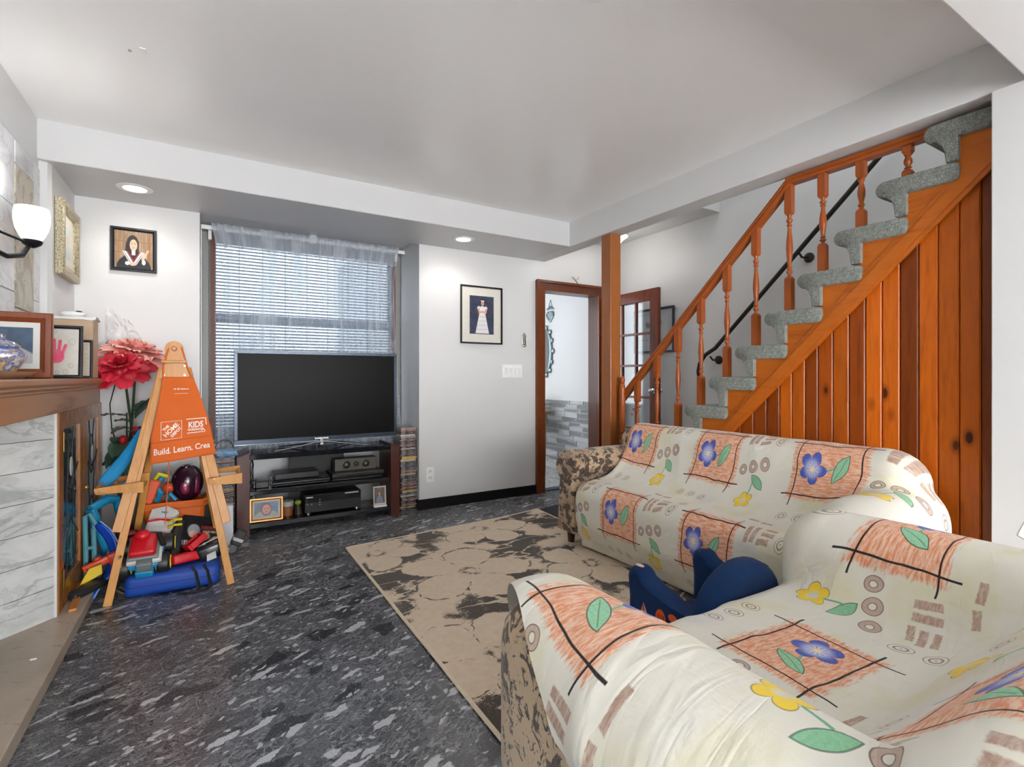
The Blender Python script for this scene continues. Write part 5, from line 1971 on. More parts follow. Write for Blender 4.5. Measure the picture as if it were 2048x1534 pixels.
# paper pad and pencil in the near tray
tag(MB().box(-0.055, 0.055, -0.10, 0.10, 0, 0.012, 0.001).build('paper_pad', plain(srgb(226, 226, 232), 0.6)), 'white paper pad lying in the easel tray', 'paper pad').location = (0.078, 3.37, 0.567)
pc = thing('pencil', 'short black pencil on the white pad in the easel tray', 'pencil', (0.05, 3.30, 0.584))
MB().tube([(0, 0, 0), (-0.012, 0.10, 0.0)], 0.0045, 6).build('shaft', BLKM, pc)
MB().tube([(-0.012, 0.10, 0.0), (-0.0138, 0.115, 0.0)], [0.0045, 0.001], 6).build('tip', plain(srgb(200, 170, 120), 0.6), pc)

# apron
APR = NT('orange_canvas')
_v = APR.coord('Object')
_w = APR.noise(_v, 380, 2, 0.6)
APR.set(color=APR.mix(APR.noise(_v, 6, 3), srgb(220, 106, 30), srgb(206, 92, 22)), rough=0.8, sheen=0.2)
APR.bump(_w * 0.3 + APR.noise(_v, 12, 3), 0.3, 0.006)
APR = APR.m
ap = thing('child_apron', 'orange children workshop apron hanging on the easel', 'apron', (-0.13, 3.3, 0.70))
BOT, TOPZ = 0.705, 1.150


def ap_edges(z):
    """left and right edge of the apron at height z"""
    f = (TOPZ - z) / (TOPZ - BOT)
    le = -0.222 - 0.045 * min(1, f / 0.70) ** 1.3 - 0.004 * f
    if f < 0.60:
        g = f / 0.60
        ri = -0.083 + 0.082 * g ** 0.85
    else:
        ri = -0.001 + 0.030 * (f - 0.60) / 0.40
    return le, ri


def ap_pt(x, z, off=0.0):
    y = fy(z) - 0.034 - 0.010 * math.sin((x + 0.25) * 11.0) - 0.006 * math.sin(x * 26 + z * 9) - (TOPZ - z) * 0.02
    zz_ = z + (x + 0.13) * 0.12 * (TOPZ - z) / 0.45      # the hem rises towards the doorway side
    return Vector((x, y - off, zz_))


rows = []
for i in range(40):
    z = TOPZ + (BOT - TOPZ) * i / 39
    a, b = ap_edges(z)
    rows.append([ap_pt(a + (b - a) * j / 29, z) for j in range(30)])
o = MB().grid(rows).build('cloth', APR, ap, angle=80, world=True)
solid(o, 0.0025, 1.0)
# pocket seam and hem band
def strip(pts, w, name, m, off=0.003):
    rows_ = []
    for (x, z) in pts:
        rows_.append([ap_pt(x, z - w / 2, off), ap_pt(x, z + w / 2, off)])
    o_ = MB().grid(rows_).build(name, m, ap, world=True, angle=80)
    return solid(o_, 0.0015, 1.0)


APRD = plain(srgb(196, 88, 18), 0.8)
a, b = ap_edges(0.812)
strip([(a + (b - a) * t, 0.812) for t in np.linspace(0.0, 1.0, 24)], 0.004, 'pocket_seam', APRD)
# neck strap and tie
for pts in ([(-0.217, fy(1.15) - 0.036, 1.148), (-0.218, fy(1.2) - 0.05, 1.20), (-0.205, fy(1.26) - 0.02, 1.27), (-0.19, fy(1.29), 1.33)],
            [(-0.088, fy(1.15) - 0.036, 1.155), (-0.11, fy(1.2) - 0.04, 1.21), (-0.125, fy(1.26) - 0.02, 1.28), (-0.145, fy(1.29), 1.335)]):
    MB().tube(pts, 0.0045, 6).build('strap', APR, ap, world=True)
MB().tube([(-0.188, fy(0.7) - 0.05, 0.72), (-0.19, fy(0.6) - 0.045, 0.62), (-0.197, fy(0.45) - 0.04, 0.48), (-0.203, fy(0.34) - 0.05, 0.375)], 0.005, 6, flat=0.5).build('tie', APR, ap, world=True)
INK = plain(srgb(240, 232, 224), 0.7, name='white_print')


def ap_warp(x0, z0, rot, shift=0.0036):
    l = loc_of(ap)

    def w(p):
        c, s_ = math.cos(rot), math.sin(rot)
        x, z = x0 + p.x * c - p.y * s_, z0 + p.x * s_ + p.y * c
        return ap_pt(x, z - (x + 0.13) * 0.0, shift + p.z) - l
    return w


text_mesh('slogan_print', 'Build. Learn. Crea', 0.044, INK, ap, warp=ap_warp(-0.257, 0.762, 0.0), bold=0.0006, align='LEFT', sx=0.80)
# square badge with slanted lettering
bx_, bz_, bs_ = -0.178, 0.868, 0.092
fr = []
for (x0_, z0_, x1_, z1_) in ((-1, -1, 1, -1), (1, -1, 1, 1), (1, 1, -1, 1), (-1, 1, -1, -1)):
    h_ = bs_ / 2
    fr.append([(bx_ + x0_ * h_ + (x1_ - x0_) * h_ * t, bz_ + z0_ * h_ + (z1_ - z0_) * h_ * t) for t in np.linspace(0, 1, 8)])
mbx = MB()
for ln in fr:
    mbx.tube([ap_pt(x, z, 0.0042) for x, z in ln], 0.0011, 5)
mbx.build('badge_border', INK, ap, world=True)
for txt, du, dvv, sz in (('THE', -0.012, 0.024, 0.019), ('HOME', 0.0, 0.001, 0.031), ('DEPOT', 0.010, -0.023, 0.020)):
    r_ = math.radians(45)
    text_mesh('badge_print', txt, sz, INK, ap, warp=ap_warp(bx_ + du * 0.7 - dvv * math.sin(r_) * 0.9, bz_ + dvv * math.cos(r_) * 0.9 + du * 0.2, r_), bold=0.0008, sx=0.95)
# kids workshop mark
kx, kz = -0.067, 0.884
text_mesh('kids_print', 'KIDS', 0.046, INK, ap, warp=ap_warp(kx, kz, 0.0), bold=0.0014, sx=0.72)
text_mesh('kids_print', 'WORKSHOPS', 0.015, INK, ap, warp=ap_warp(kx, kz - 0.026, 0.0), bold=0.0006, sx=0.82)
for pts in ([(kx - 0.043, kz + 0.034), (kx + 0.046, kz + 0.034), (kx + 0.049, kz - 0.004)], [(kx - 0.04, kz - 0.042), (kx + 0.026, kz - 0.042)]):
    dense = []
    for (p, q) in zip(pts[:-1], pts[1:]):
        dense += [(p[0] + (q[0] - p[0]) * t, p[1] + (q[1] - p[1]) * t) for t in np.linspace(0, 1, 7)]
    MB().tube([ap_pt(x, z, 0.0042) for x, z in dense], 0.0026, 5, flat=1.0).build('kids_border', INK, ap, world=True)
MB().tube([ap_pt(kx + 0.036 + 0.008 * math.cos(a), kz - 0.037 + 0.007 * math.sin(a), 0.0042) for a in np.linspace(0, 2 * PI, 10)], 0.0018, 5).build('kids_border', INK, ap, world=True)
text_mesh('name_print', 'Hi, My Name is', 0.011, INK, ap, warp=ap_warp(-0.135, 1.085, 0.0), bold=0.0003)
dense = [(-0.165 + 0.062 * t, 1.060) for t in np.linspace(0, 1, 8)]
MB().tube([ap_pt(x, z, 0.0042) for x, z in dense], 0.0008, 4).build('name_line', INK, ap, world=True)
# ------------------------------------------------------------------ draped cloth: relaxed over the furniture's own shape


def rb_sdf(p, c, h, r, rot=None):
    """rounded box distance; p (...,3)"""
    q = p - np.asarray(c)
    if rot is not None:
        ax, a = rot
        ca, sa = math.cos(a), math.sin(a)
        q = q.copy()
        if ax == 'x':
            y, z = q[..., 1] * ca + q[..., 2] * sa, -q[..., 1] * sa + q[..., 2] * ca
            q[..., 1], q[..., 2] = y, z
        else:
            x, z = q[..., 0] * ca - q[..., 2] * sa, q[..., 0] * sa + q[..., 2] * ca
            q[..., 0], q[..., 2] = x, z
    d = np.abs(q) - (np.asarray(h) - r)
    return np.linalg.norm(np.maximum(d, 0), axis=-1) + np.minimum(d.max(-1), 0) - r


class Field:
    """distance field sampled on a lattice, with gradient"""

    def __init__(self, fn, lo, hi, h=0.022):
        self.lo, self.h = np.array(lo, float), h
        n = np.ceil((np.array(hi) - self.lo) / h).astype(int) + 1
        g = np.stack(np.meshgrid(*[self.lo[i] + h * np.arange(n[i]) for i in range(3)], indexing='ij'), -1)
        d = fn(g)
        gr = np.stack(np.gradient(d, h), -1)
        self.n = n
        self.v = np.concatenate([d[..., None], gr], -1).astype(np.float32).reshape(-1, 4)

    def __call__(self, p):
        q = (p - self.lo) / self.h
        q = np.clip(q, 0, np.array(self.n) - 1.001)
        i = q.astype(np.int32)
        f = (q - i).astype(np.float32)
        s1, s0 = self.n[2], self.n[1] * self.n[2]
        b = i[:, 0] * s0 + i[:, 1] * s1 + i[:, 2]
        o = 0
        for dx in (0, 1):
            wx = f[:, 0] if dx else 1 - f[:, 0]
            for dy in (0, 1):
                wy = wx * (f[:, 1] if dy else 1 - f[:, 1])
                for dz in (0, 1):
                    w = wy * (f[:, 2] if dz else 1 - f[:, 2])
                    o = o + self.v[b + dx * s0 + dy * s1 + dz] * w[:, None]
        return o[:, 0], o[:, 1:]


def drape(P, rest, field, steps, thick=0.012, stick=None, fric=0.05, damp=0.97, bend=0.3, floor=0.012, iters=5):
    """P rows x cols x 3 start positions, rest rows x cols x 2 flat sheet; position based relaxation"""
    R, C = P.shape[:2]
    P = P.astype(np.float64).copy()
    V = np.zeros_like(P)
    sl = slice
    A_ = sl(None)
    pairs = []
    for par in (0, 1):
        e = (C - par) // 2 * 2
        pairs.append(((A_, sl(par, par + e, 2)), (A_, sl(par + 1, par + e, 2)), 1.0, 0))
        e = (R - par) // 2 * 2
        pairs.append(((sl(par, par + e, 2), A_), (sl(par + 1, par + e, 2), A_), 1.0, 0))
    pairs.append(((sl(0, R - 1), sl(0, C - 1)), (sl(1, R), sl(1, C)), 0.35, 0))
    pairs.append(((sl(0, R - 1), sl(1, C)), (sl(1, R), sl(0, C - 1)), 0.35, 0))
    pairs.append(((sl(0, R - 2), A_), (sl(2, R), A_), bend, 1))
    pairs.append(((A_, sl(0, C - 2)), (A_, sl(2, C)), bend, 1))
    cons = []
    for a, b, k, kind in pairs:
        r = np.sqrt(((rest[b] - rest[a]) ** 2).sum(-1, keepdims=True))
        cons.append((a, b, r * (0.94 if kind else 1.0), 0.5 * k, kind))
    dt = 0.016
    for it in range(steps):
        V[..., 2] -= 9.8 * dt
        if stick is not None and it > 20:
            d, g = field(P.reshape(-1, 3))
            w = stick(P, it) * (d.reshape(R, C) < 0.35)
            V -= (w[..., None] * g.reshape(R, C, 3)) * dt
        V *= damp
        Q = P + V * dt
        for _ in range(iters):
            for a, b, r, k, kind in cons:
                A, B = Q[a], Q[b]
                d = B - A
                L = np.sqrt((d * d).sum(-1, keepdims=True)) + 1e-9
                c = 1 - r / L
                if kind:
                    c = np.minimum(0, c)
                c = d * (k * c)
                A += c
                B -= c
        d, g = field(Q.reshape(-1, 3))
        d = d.reshape(R, C)
        g = g.reshape(R, C, 3)
        pen = thick - d
        hit = pen > 0
        Q += np.where(hit, pen, 0)[..., None] * g
        mv = Q - P
        tn = mv - (mv * g).sum(-1, keepdims=True) * g
        tl = np.sqrt((tn * tn).sum(-1)) + 1e-9
        rem = np.minimum(1.0, fric + (0.5 * np.maximum(pen, 0) + 0.0012) / tl)
        Q -= np.where(hit, rem, 0)[..., None] * tn
        Q[..., 2] = np.maximum(Q[..., 2], floor)
        V = (Q - P) / dt
        sp = np.sqrt((V * V).sum(-1, keepdims=True))
        V *= np.minimum(1, 3.0 / (sp + 1e-9))
        P = Q
    return P
# ------------------------------------------------------------------ the two sofas
BROCADE = NT('brown_floral_brocade')
_v = BROCADE.coord('Object')
_w = BROCADE.noise(_v, 17, 4, 0.65, 1.2)
_d = BROCADE.voro(BROCADE.mapping(_v, scale=(1, 1, 1)), 15)
_s = (_w - 0.5) * 2.2 + _d
_c = BROCADE.mix(BROCADE.noise(_v, 4, 2).ss(0.45, 0.6), srgb(196, 172, 140), srgb(176, 150, 122))
_c = BROCADE.mix(_s.ss(0.50, 0.42), _c, srgb(92, 74, 62))
_c = BROCADE.mix((_s - 0.36).abs().ss(0.035, 0.01), _c, srgb(58, 48, 44))
_c = BROCADE.mix(BROCADE.noise(_v, 40, 4, 0.65, 1.0).ss(0.56, 0.62), _c, srgb(62, 54, 50))
_c = BROCADE.mix(BROCADE.noise(BROCADE.mapping(_v, loc=(5, 2, 1)), 11, 2, 0.5).ss(0.66, 0.72) * 0.7, _c, srgb(160, 110, 92))
BROCADE.set(color=_c, rough=0.85, sheen=0.3)
BROCADE.bump(BROCADE.noise(_v, 500, 2), 0.25, 0.003)
BROCADE = BROCADE.m


def print_fabric():
    """cream cotton with terracotta patches, blue and yellow flowers, leaves, rings and brush marks"""
    n = NT('floral_print_cotton')
    uvn = n.new('UVMap')
    u, v, _ = n.xyz(uvn.outputs[0])
    pv = n.comb(u, v)
    wob = n.noise(pv, 7, 2, 0.5) - 0.5
    wob2 = n.noise(n.mapping(pv, loc=(4.1, 7.3, 0)), 7, 2, 0.5) - 0.5
    uw, vw = u + wob * 0.022, v + wob2 * 0.022
    TX, TY = 0.60, 0.50
    cell = (vw / TY).floor()
    us = uw + cell.mod(2.0) * (TX * 0.5)
    x = (us / TX).fract() * TX
    y = (vw / TY).fract() * TY
    fine = n.noise(pv, 150, 3, 0.7)
    hatch = n.noise(n.comb(u * 0.35 + v * 0.2, v * 1.6), 90, 3, 0.7)
    wash = n.noise(pv, 5, 3, 0.6)
    cream = n.mix(wash.ss(0.48, 0.7) * 0.55, srgb(226, 223, 211), srgb(216, 210, 164))
    cream = n.mix(n.noise(n.mapping(pv, loc=(9, 1, 0)), 4, 3, 0.6).ss(0.55, 0.75) * 0.35, cream, srgb(196, 198, 212))
    col = cream

    def disc(cx, cy, r):
        dx, dy = x - cx, y - cy
        return (dx * dx + dy * dy).sqrt() - r

    def rect(cx, cy, hx, hy, a=0.0):
        dx, dy = x - cx, y - cy
        if a:
            c, s_ = math.cos(a), math.sin(a)
            dx, dy = dx * c + dy * s_, dy * c - dx * s_
        return (dx.abs() - hx).max(dy.abs() - hy)

    def leaf(cx, cy, L, W, a):
        """lens shape, long axis at angle a"""
        c, s_ = math.cos(a), math.sin(a)
        dx, dy = x - cx, y - cy
        p, q = dx * c + dy * s_, dy * c - dx * s_
        R = (L * L + W * W) / (2 * W)
        o = R - W
        return (p * p + (q.abs() + o) * (q.abs() + o)).sqrt() - R, q

    def flower(cx, cy, R, ph, depth=0.24):
        dx, dy = x - cx, y - cy
        r = (dx * dx + dy * dy).sqrt()
        th = dy.atan2(dx)
        pet = (th * 2.5 + ph).cos().abs().pow(0.6)
        return r - R * (pet * depth * 2 + (1 - depth * 2)), r, th

    INKB = srgb(44, 40, 40)
    BRN = srgb(150, 116, 98)
    # terracotta patch with scratchy crayon edge
    px_, py_ = 0.19, 0.255
    dp = rect(px_, py_, 0.15, 0.115) + (hatch - 0.5) * 0.05
    pm = dp.ss(0.008, -0.008)
    terr = n.mix(hatch.ss(0.38, 0.62) * 0.75, srgb(222, 140, 96), srgb(242, 214, 190))
    terr = n.mix(fine.ss(0.5, 0.7) * 0.3, terr, srgb(204, 116, 72))
    col = n.mix(pm * 0.95, col, terr)
    # crossing black lines
    for (cx, cy, hx, hy) in ((0.062, 0.255, 0.0022, 0.150), (0.318, 0.255, 0.0022, 0.150), (0.19, 0.155, 0.178, 0.0022), (0.19, 0.352, 0.178, 0.0022)):
        col = n.mix(rect(cx, cy, hx, hy).ss(0.0012, -0.0006), col, INKB)
    # leaf and stem on the patch
    d, q = leaf(0.247, 0.262, 0.055, 0.022, 1.05)
    col = n.mix(rect(0.205, 0.262, 0.05, 0.003, 0.25).ss(0.002, -0.001), col, srgb(120, 184, 150))
    col = n.mix(d.ss(0.002, -0.002), col, n.mix(fine, srgb(96, 178, 126), srgb(186, 226, 194)))
    col = n.mix((d.abs() - 0.001).ss(0.001, 0.0) * 0.8, col, srgb(60, 84, 70))
    col = n.mix(((q.abs() - 0.001).max(d + 0.006)).ss(0.0008, 0.0) * 0.6, col, srgb(60, 110, 80))
    # blue flower
    d, r, th = flower(0.135, 0.262, 0.060, 0.4)
    blue = n.mix(r.ss(0.048, 0.012), srgb(72, 90, 182), srgb(214, 214, 236))
    blue = n.mix(fine.ss(0.45, 0.7) * 0.35, blue, srgb(130, 146, 214))
    col = n.mix(d.ss(0.002, -0.002), col, blue)
    col = n.mix((d.abs() - 0.0008).ss(0.0012, 0.0) * 0.55, col, srgb(56, 60, 120))
    col = n.mix(r.ss(0.013, 0.008), col, srgb(236, 226, 170))
    col = n.mix(((th * 5.0).cos().abs() - 0.97).ss(-0.02, 0.02) * ((r - 0.018).abs() - 0.006).ss(0.002, -0.001) * 0.8, col, srgb(60, 60, 60))
    # yellow flower with its leaf
    d, r, th = flower(0.448, 0.085, 0.045, 1.2)
    col = n.mix(d.ss(0.002, -0.002), col, n.mix(r.ss(0.022, 0.008), srgb(240, 206, 62), srgb(214, 210, 196)))
    col = n.mix((d.abs() - 0.0008).ss(0.0012, 0.0) * 0.7, col, srgb(130, 110, 50))
    d, q = leaf(0.475, 0.175, 0.045, 0.018, 2.5)
    col = n.mix(rect(0.452, 0.143, 0.026, 0.0022, 1.55).ss(0.002, -0.001), col, srgb(110, 170, 140))
    col = n.mix(d.ss(0.002, -0.002), col, n.mix(fine, srgb(90, 168, 118), srgb(170, 216, 180)))
    col = n.mix((d.abs() - 0.001).ss(0.001, 0.0) * 0.7, col, srgb(60, 84, 70))
    # brown rings
    for (cx, cy, R, w) in ((0.378, 0.222, 0.015, 0.006), (0.436, 0.236, 0.017, 0.007), (0.500, 0.250, 0.018, 0.0075)):
        d = (disc(cx, cy, R).abs() - w)
        col = n.mix(d.ss(0.002, -0.001) * 0.8, col, n.mix(fine, BRN, srgb(206, 180, 164)))
        col = n.mix((d.abs() - 0.0007).ss(0.001, 0.0) * 0.7, col, srgb(90, 72, 64))
    # spirals as nested rings
    for (cx, cy) in ((0.075, 0.045), (0.150, 0.050), (0.225, 0.045), (0.545, 0.345), (0.545, 0.410)):
        d = disc(cx, cy, 0.0)
        k = (d * 520.0).cos().ss(0.15, 0.55) * d.lt(0.024)
        col = n.mix(k * 0.85, col, n.mix(fine, srgb(110, 88, 78), srgb(170, 142, 126)))
    # brush strokes
    for (cx, cy, hx, hy, a) in ((0.390, 0.345, 0.010, 0.030, 0.15), (0.420, 0.350, 0.010, 0.030, 0.1), (0.470, 0.330, 0.024, 0.008, 0.2), (0.475, 0.355, 0.026, 0.008, 0.15), (0.470, 0.380, 0.024, 0.008, 0.1), (0.330, 0.445, 0.026, 0.009, -0.1), (0.395, 0.440, 0.024, 0.009, 0.1)):
        d = rect(cx, cy, hx, hy, a) + (fine - 0.5) * 0.006
        col = n.mix(d.ss(0.002, -0.002) * (hatch.ss(0.3, 0.6) * 0.5 + 0.5), col, n.mix(fine, BRN, srgb(200, 172, 154)))
    weave = n.noise(pv, 700, 2, 0.5)
    n.set(color=col, rough=0.85, sheen=0.15, spec=0.2)
    wr = n.noise(n.comb(u * 2.0, v * 0.8), 9, 3, 0.6, 0.6)
    wr2 = n.noise(n.comb(u * 0.7 + v * 0.5, v * 2.2 - u * 0.6), 7, 2, 0.5, 1.0)
    n.bump(wr * 0.6 + (wr2 - 0.5).abs() * 1.2 + weave * 0.03, 0.4, 0.016)
    return n.m


FLORAL = print_fabric()


def soft_block(mb, x0, x1, y0, y1, z0, z1, r, seg=4, M=None):
    mb.box(x0, x1, y0, y1, z0, z1, r, M, seg)
    mb.fl = [False] * len(mb.f)
    return mb


def scroll_arm(t, x0, arm_w, arm_h, D, shrink=0.0):
    """rolled arm: narrower waist, rolled top, moulded front"""
    rows, sec = [], []
    r = arm_w * 0.5 - shrink
    cx_, cz_ = arm_w / 2, arm_h - shrink - r * 0.85
    for a in np.linspace(-0.95, PI + 0.95, 28):
        sec.append((cx_ + r * math.cos(a), cz_ + r * 0.85 * math.sin(a)))
    sec += [(arm_w * 0.17, 0.34), (arm_w * 0.10, 0.09), (arm_w * 0.90, 0.09), (arm_w * 0.83, 0.34)]
    for yy, k in ((0.0, 0.80), (0.004, 0.92), (0.016, 0.985), (0.03, 1.0), (0.2, 1.0), (0.4, 1.0), (D - 0.1, 1.0)):
        rows.append([(x0 + cx_ + (px - cx_) * k, yy + shrink * 1.5, 0.38 + (pz - 0.38) * (0.4 + 0.6 * k)) for px, pz in sec])
    m_ = MB().grid(rows, closed=True)
    m_.add(rows[0], [tuple(range(len(sec) - 1, -1, -1))])
    m_.add(rows[-1], [tuple(range(len(sec)))])
    return m_.build('arm', BROCADE, t, angle=45)


def sofa_frame(t, S, shapes, open_arms=()):
    """local frame: length along x, front at y = 0 facing -y"""
    L, D, arm_w, arm_h = S
    k = 0.022
    for (nm, c, hh, r, rot) in shapes:
        if nm == 'arm' and c[0] < L / 2 and 0 in open_arms:
            scroll_arm(t, 0.0, arm_w, arm_h, D)
            continue
        M = T(*c) @ (RX(rot[1]) if rot else Matrix.Identity(4))
        soft_block(MB(), -hh[0] + k, hh[0] - k, -hh[1] + k, hh[1] - k, -hh[2] + (k if nm != 'base' else 0), hh[2] - k, max(0.02, r - 0.01), 4, M).build(nm, BROCADE, t)
    for fx in (0.07, L - 0.07):
        for yy in (0.09, D - 0.09):
            MB().tube([(fx, yy, 0.0), (fx, yy, 0.11)], [0.022, 0.032], 10).build('leg', plain(srgb(62, 44, 34), 0.4), t)


def shapes_sdf(shapes):
    def f(p):
        d = None
        for (nm, c, hh, r, rot) in shapes:
            e = rb_sdf(p, c, hh, r, rot)
            d = e if d is None else np.minimum(d, e)
        return d
    return f


def sofa_cover(t_sofa, label, S, shapes, x_range, y_range, h, steps, inside, z0=1.05, uv0=(0, 0), uvrot=0.0, seed=3, wig=0.012, fric=0.05, stick_k=8.0, xmax=None, squeeze=1.0, clamp=None, folds=0.006):
    L, D, arm_w, arm_h = S
    fld = Field(shapes_sdf(shapes), (-0.7, -0.7, -0.05), (L + 0.7, D + 0.6, 1.25), 0.025)
    nx = int(round((x_range[1] - x_range[0]) / h)) + 1
    ny = int(round((y_range[1] - y_range[0]) / h)) + 1
    t_, Vv = np.meshgrid(np.linspace(0, 1, nx), y_range[0] + h * np.arange(ny))
    xm_ = np.full_like(Vv, x_range[1]) if xmax is None else xmax(Vv)
    U = x_range[0] + (xm_ - x_range[0]) * t_
    r = np.random.default_rng(seed)
    ph = r.random(8) * 6.28
    wv = wig * (np.sin(U * 9 + ph[0]) + np.sin(Vv * 7 + ph[1]) + np.sin(U * 5 - Vv * 8 + ph[2]))
    P = np.stack([L / 2 + (U - L / 2) * squeeze, 0.4 + (Vv - 0.4) * squeeze, z0 + wv], -1)
    rest = np.stack([U, Vv], -1)

    def stick(P, it):
        return np.where(inside(P[..., 0], P[..., 1], P[..., 2]), stick_k, 0.0) * min(1.0, it / 40.0)
    P = drape(P, rest, fld, steps, 0.012, stick, fric, bend=0.25)
    # small tension folds standing on the relaxed sheet
    N = np.cross(np.gradient(P, axis=1), np.gradient(P, axis=0))
    N /= np.linalg.norm(N, axis=-1, keepdims=True) + 1e-9
    N *= np.where(N[ny // 2, nx // 2, 2] < 0, -1.0, 1.0)
    f1 = 1 - np.abs(2 * vnoise(U * 1.1 + Vv * 0.35 + 3, Vv * 0.42 + 2, 5.0, seed) - 1)
    f2 = 1 - np.abs(2 * vnoise(U * 0.5 + 5, Vv * 1.0 - U * 0.5 + 4, 4.0, seed + 1) - 1)
    steep = 1 - np.abs(N[..., 2])
    dsp = folds * (0.35 + 1.1 * steep) * (f1 ** 4 + 0.8 * f2 ** 5)
    P = P + N * dsp[..., None]
    if clamp is not None:
        P = clamp(P)
    cr, sr = math.cos(uvrot), math.sin(uvrot)
    UV = np.stack([U * cr - Vv * sr + uv0[0], U * sr + Vv * cr + uv0[1]], -1)
    cv = thing('cotton_cover', label, 'sofa cover', tuple(t_sofa.location), t_sofa.rotation_euler.z)
    o = uv_grid('cloth', P, UV, FLORAL, cv)
    sub(o, 1)
    return cv


# long sofa along the stair side: its x axis runs from the doorway end to the near end; front faces -X
LS = (1.97, 0.72, 0.24, 0.645)
LS_SH = [('base', (0.985, 0.36, 0.22), (0.955, 0.33, 0.13), 0.04, None),
         ('seat', (0.985, 0.235, 0.30), (0.76, 0.245, 0.145), 0.06, None),
         ('backrest', (0.985, 0.565, 0.45), (0.93, 0.125, 0.35), 0.11, ('x', math.radians(-8))),
         ('arm', (0.12, 0.35, 0.37), (0.12, 0.35, 0.275), 0.10, None),
         ('arm', (1.85, 0.35, 0.37), (0.12, 0.35, 0.275), 0.10, None)]
long_sofa = thing('long_sofa', 'long brown floral sofa under a printed cover along the stairs', 'sofa', (2.06, 2.865, 0.012), math.radians(-90))
sofa_frame(long_sofa, LS, LS_SH, (0,))


def ls_clamp(P):
    lim = np.where(P[..., 0] > 2.06, 0.625, 0.728)
    P[..., 1] = np.minimum(P[..., 1], lim)
    return P


sofa_cover(long_sofa, 'cream floral print cover spread over the long sofa', LS, LS_SH, (0.22, 2.36), (-0.50, 1.10), 0.021, 190,
           lambda x, y, z: (x > 0.2) & (x < 1.80) & (y > 0.0) & (y < 0.55), z0=0.93, seed=4, uv0=(0.13, 0.30), squeeze=0.985, clamp=ls_clamp)
# love seat by the camera: front faces +Y
LV = (1.48, 1.0, 0.27, 0.665)
LV_SH = [('base', (0.74, 0.5, 0.22), (0.72, 0.47, 0.13), 0.04, None),
         ('seat', (0.74, 0.295, 0.275), (0.50, 0.28, 0.15), 0.06, None),
         ('backrest', (0.74, 0.78, 0.44), (0.66, 0.14, 0.34), 0.10, ('x', math.radians(-42))),
         ('arm', (0.135, 0.46, 0.37), (0.135, 0.47, 0.295), 0.11, None),
         ('arm', (1.345, 0.46, 0.37), (0.135, 0.47, 0.295), 0.11, None)]
love_seat = thing('love_seat', 'brown floral love seat under a printed cover in the foreground', 'sofa', (2.02, 1.075, 0.0), math.radians(180))
sofa_frame(love_seat, LV, LV_SH)
sofa_cover(love_seat, 'cream floral print cover draped over the foreground love seat', LV, LV_SH, (-0.30, 1.80), (-0.46, 1.40), 0.021, 190,
           lambda x, y, z: (x > 0.12) & (x < 1.36) & (y > 0.02) & (y < 0.8), z0=0.86, seed=9, uv0=(0.40, 0.36), uvrot=math.radians(4),
           xmax=lambda V: 1.40 + 0.45 * np.clip(V, 0, 1.0) + 0.30 * np.clip(V, -1, 0), squeeze=0.975, folds=0.015)
# ------------------------------------------------------------------ rug
def rug_mat():
    n = NT('beige_black_floral_rug')
    p = n.coord('Object')
    x, y, _ = n.xyz(p)
    w = n.noise(p, 3.2, 4, 0.6) - 0.5
    w2 = n.noise(n.mapping(p, loc=(3, 8, 0)), 3.2, 4, 0.6) - 0.5
    xx, yy = x + w * 0.16, y + w2 * 0.16
    speck = n.noise(p, 170, 3, 0.75)
    mid = n.noise(p, 26, 4, 0.7)
    low = n.noise(n.mapping(p, loc=(1.5, 4.2, 0)), 2.6, 3, 0.6)
    beige = n.mix(mid, srgb(204, 182, 156), srgb(234, 216, 192))
    dark = n.mix(mid, srgb(40, 35, 32), srgb(70, 62, 56))
    # speckled dark ground
    g = low.ss(0.40, 0.54) * 1.05 + (mid - 0.5) * 0.55
    f = ((speck - 0.5) * 2.6 + g).ss(0.56, 0.66)
    col = n.mix(f * 0.95, beige, dark)
    # blossoms
    for (cx, cy, R, ph) in ((1.30, 2.68, 0.46, 0.3), (2.02, 2.42, 0.40, 1.1), (0.92, 3.25, 0.34, 0.9), (1.75, 3.38, 0.42, 0.1), (1.02, 1.82, 0.42, 0.7), (1.72, 1.65, 0.44, 1.5), (1.0, 1.15, 0.34, 0.2)):
        dx, dy = xx - cx, yy - cy
        r = (dx * dx + dy * dy).sqrt()
        th = dy.atan2(dx)
        pet = (th * 2.5 + ph).cos().abs()
        d = r - (pet.pow(0.55) * (0.44 * R) + 0.42 * R) + (mid - 0.5) * 0.03
        col = n.mix(d.ss(0.012, -0.012), col, n.mix(speck.ss(0.62, 0.7) * 0.25, beige, dark))
        dash = n.noise(p, 14, 2, 0.6).ss(0.42, 0.5)
        col = n.mix((d.abs() - 0.002 - mid * 0.008).ss(0.005, -0.002) * dash * 0.9, col, dark)
        vein = (pet - 0.04).ss(0.05, 0.0) * r.ss(0.10, 0.16) * (d + 0.02).ss(0.02, -0.02)
        col = n.mix(vein * dash * 0.9, col, dark)
        col = n.mix((r - 0.05).abs().ss(0.03, 0.0) * mid.ss(0.46, 0.54) * 0.9, col, dark)
    # pale branching strokes
    st = (n.noise(n.mapping(p, rot=(0, 0, 0.6), scale=(1, 2.4, 1)), 2.2, 3, 0.5) - 0.5).abs()
    col = n.mix(st.ss(0.016, 0.007) * 0.9, col, n.mix(mid, srgb(214, 194, 168), srgb(230, 212, 186)))
    n.set(color=col, rough=0.95, spec=0.1, sheen=0.2)
    n.bump(n.noise(p, 420, 2, 0.6), 0.5, 0.004)
    return n.m


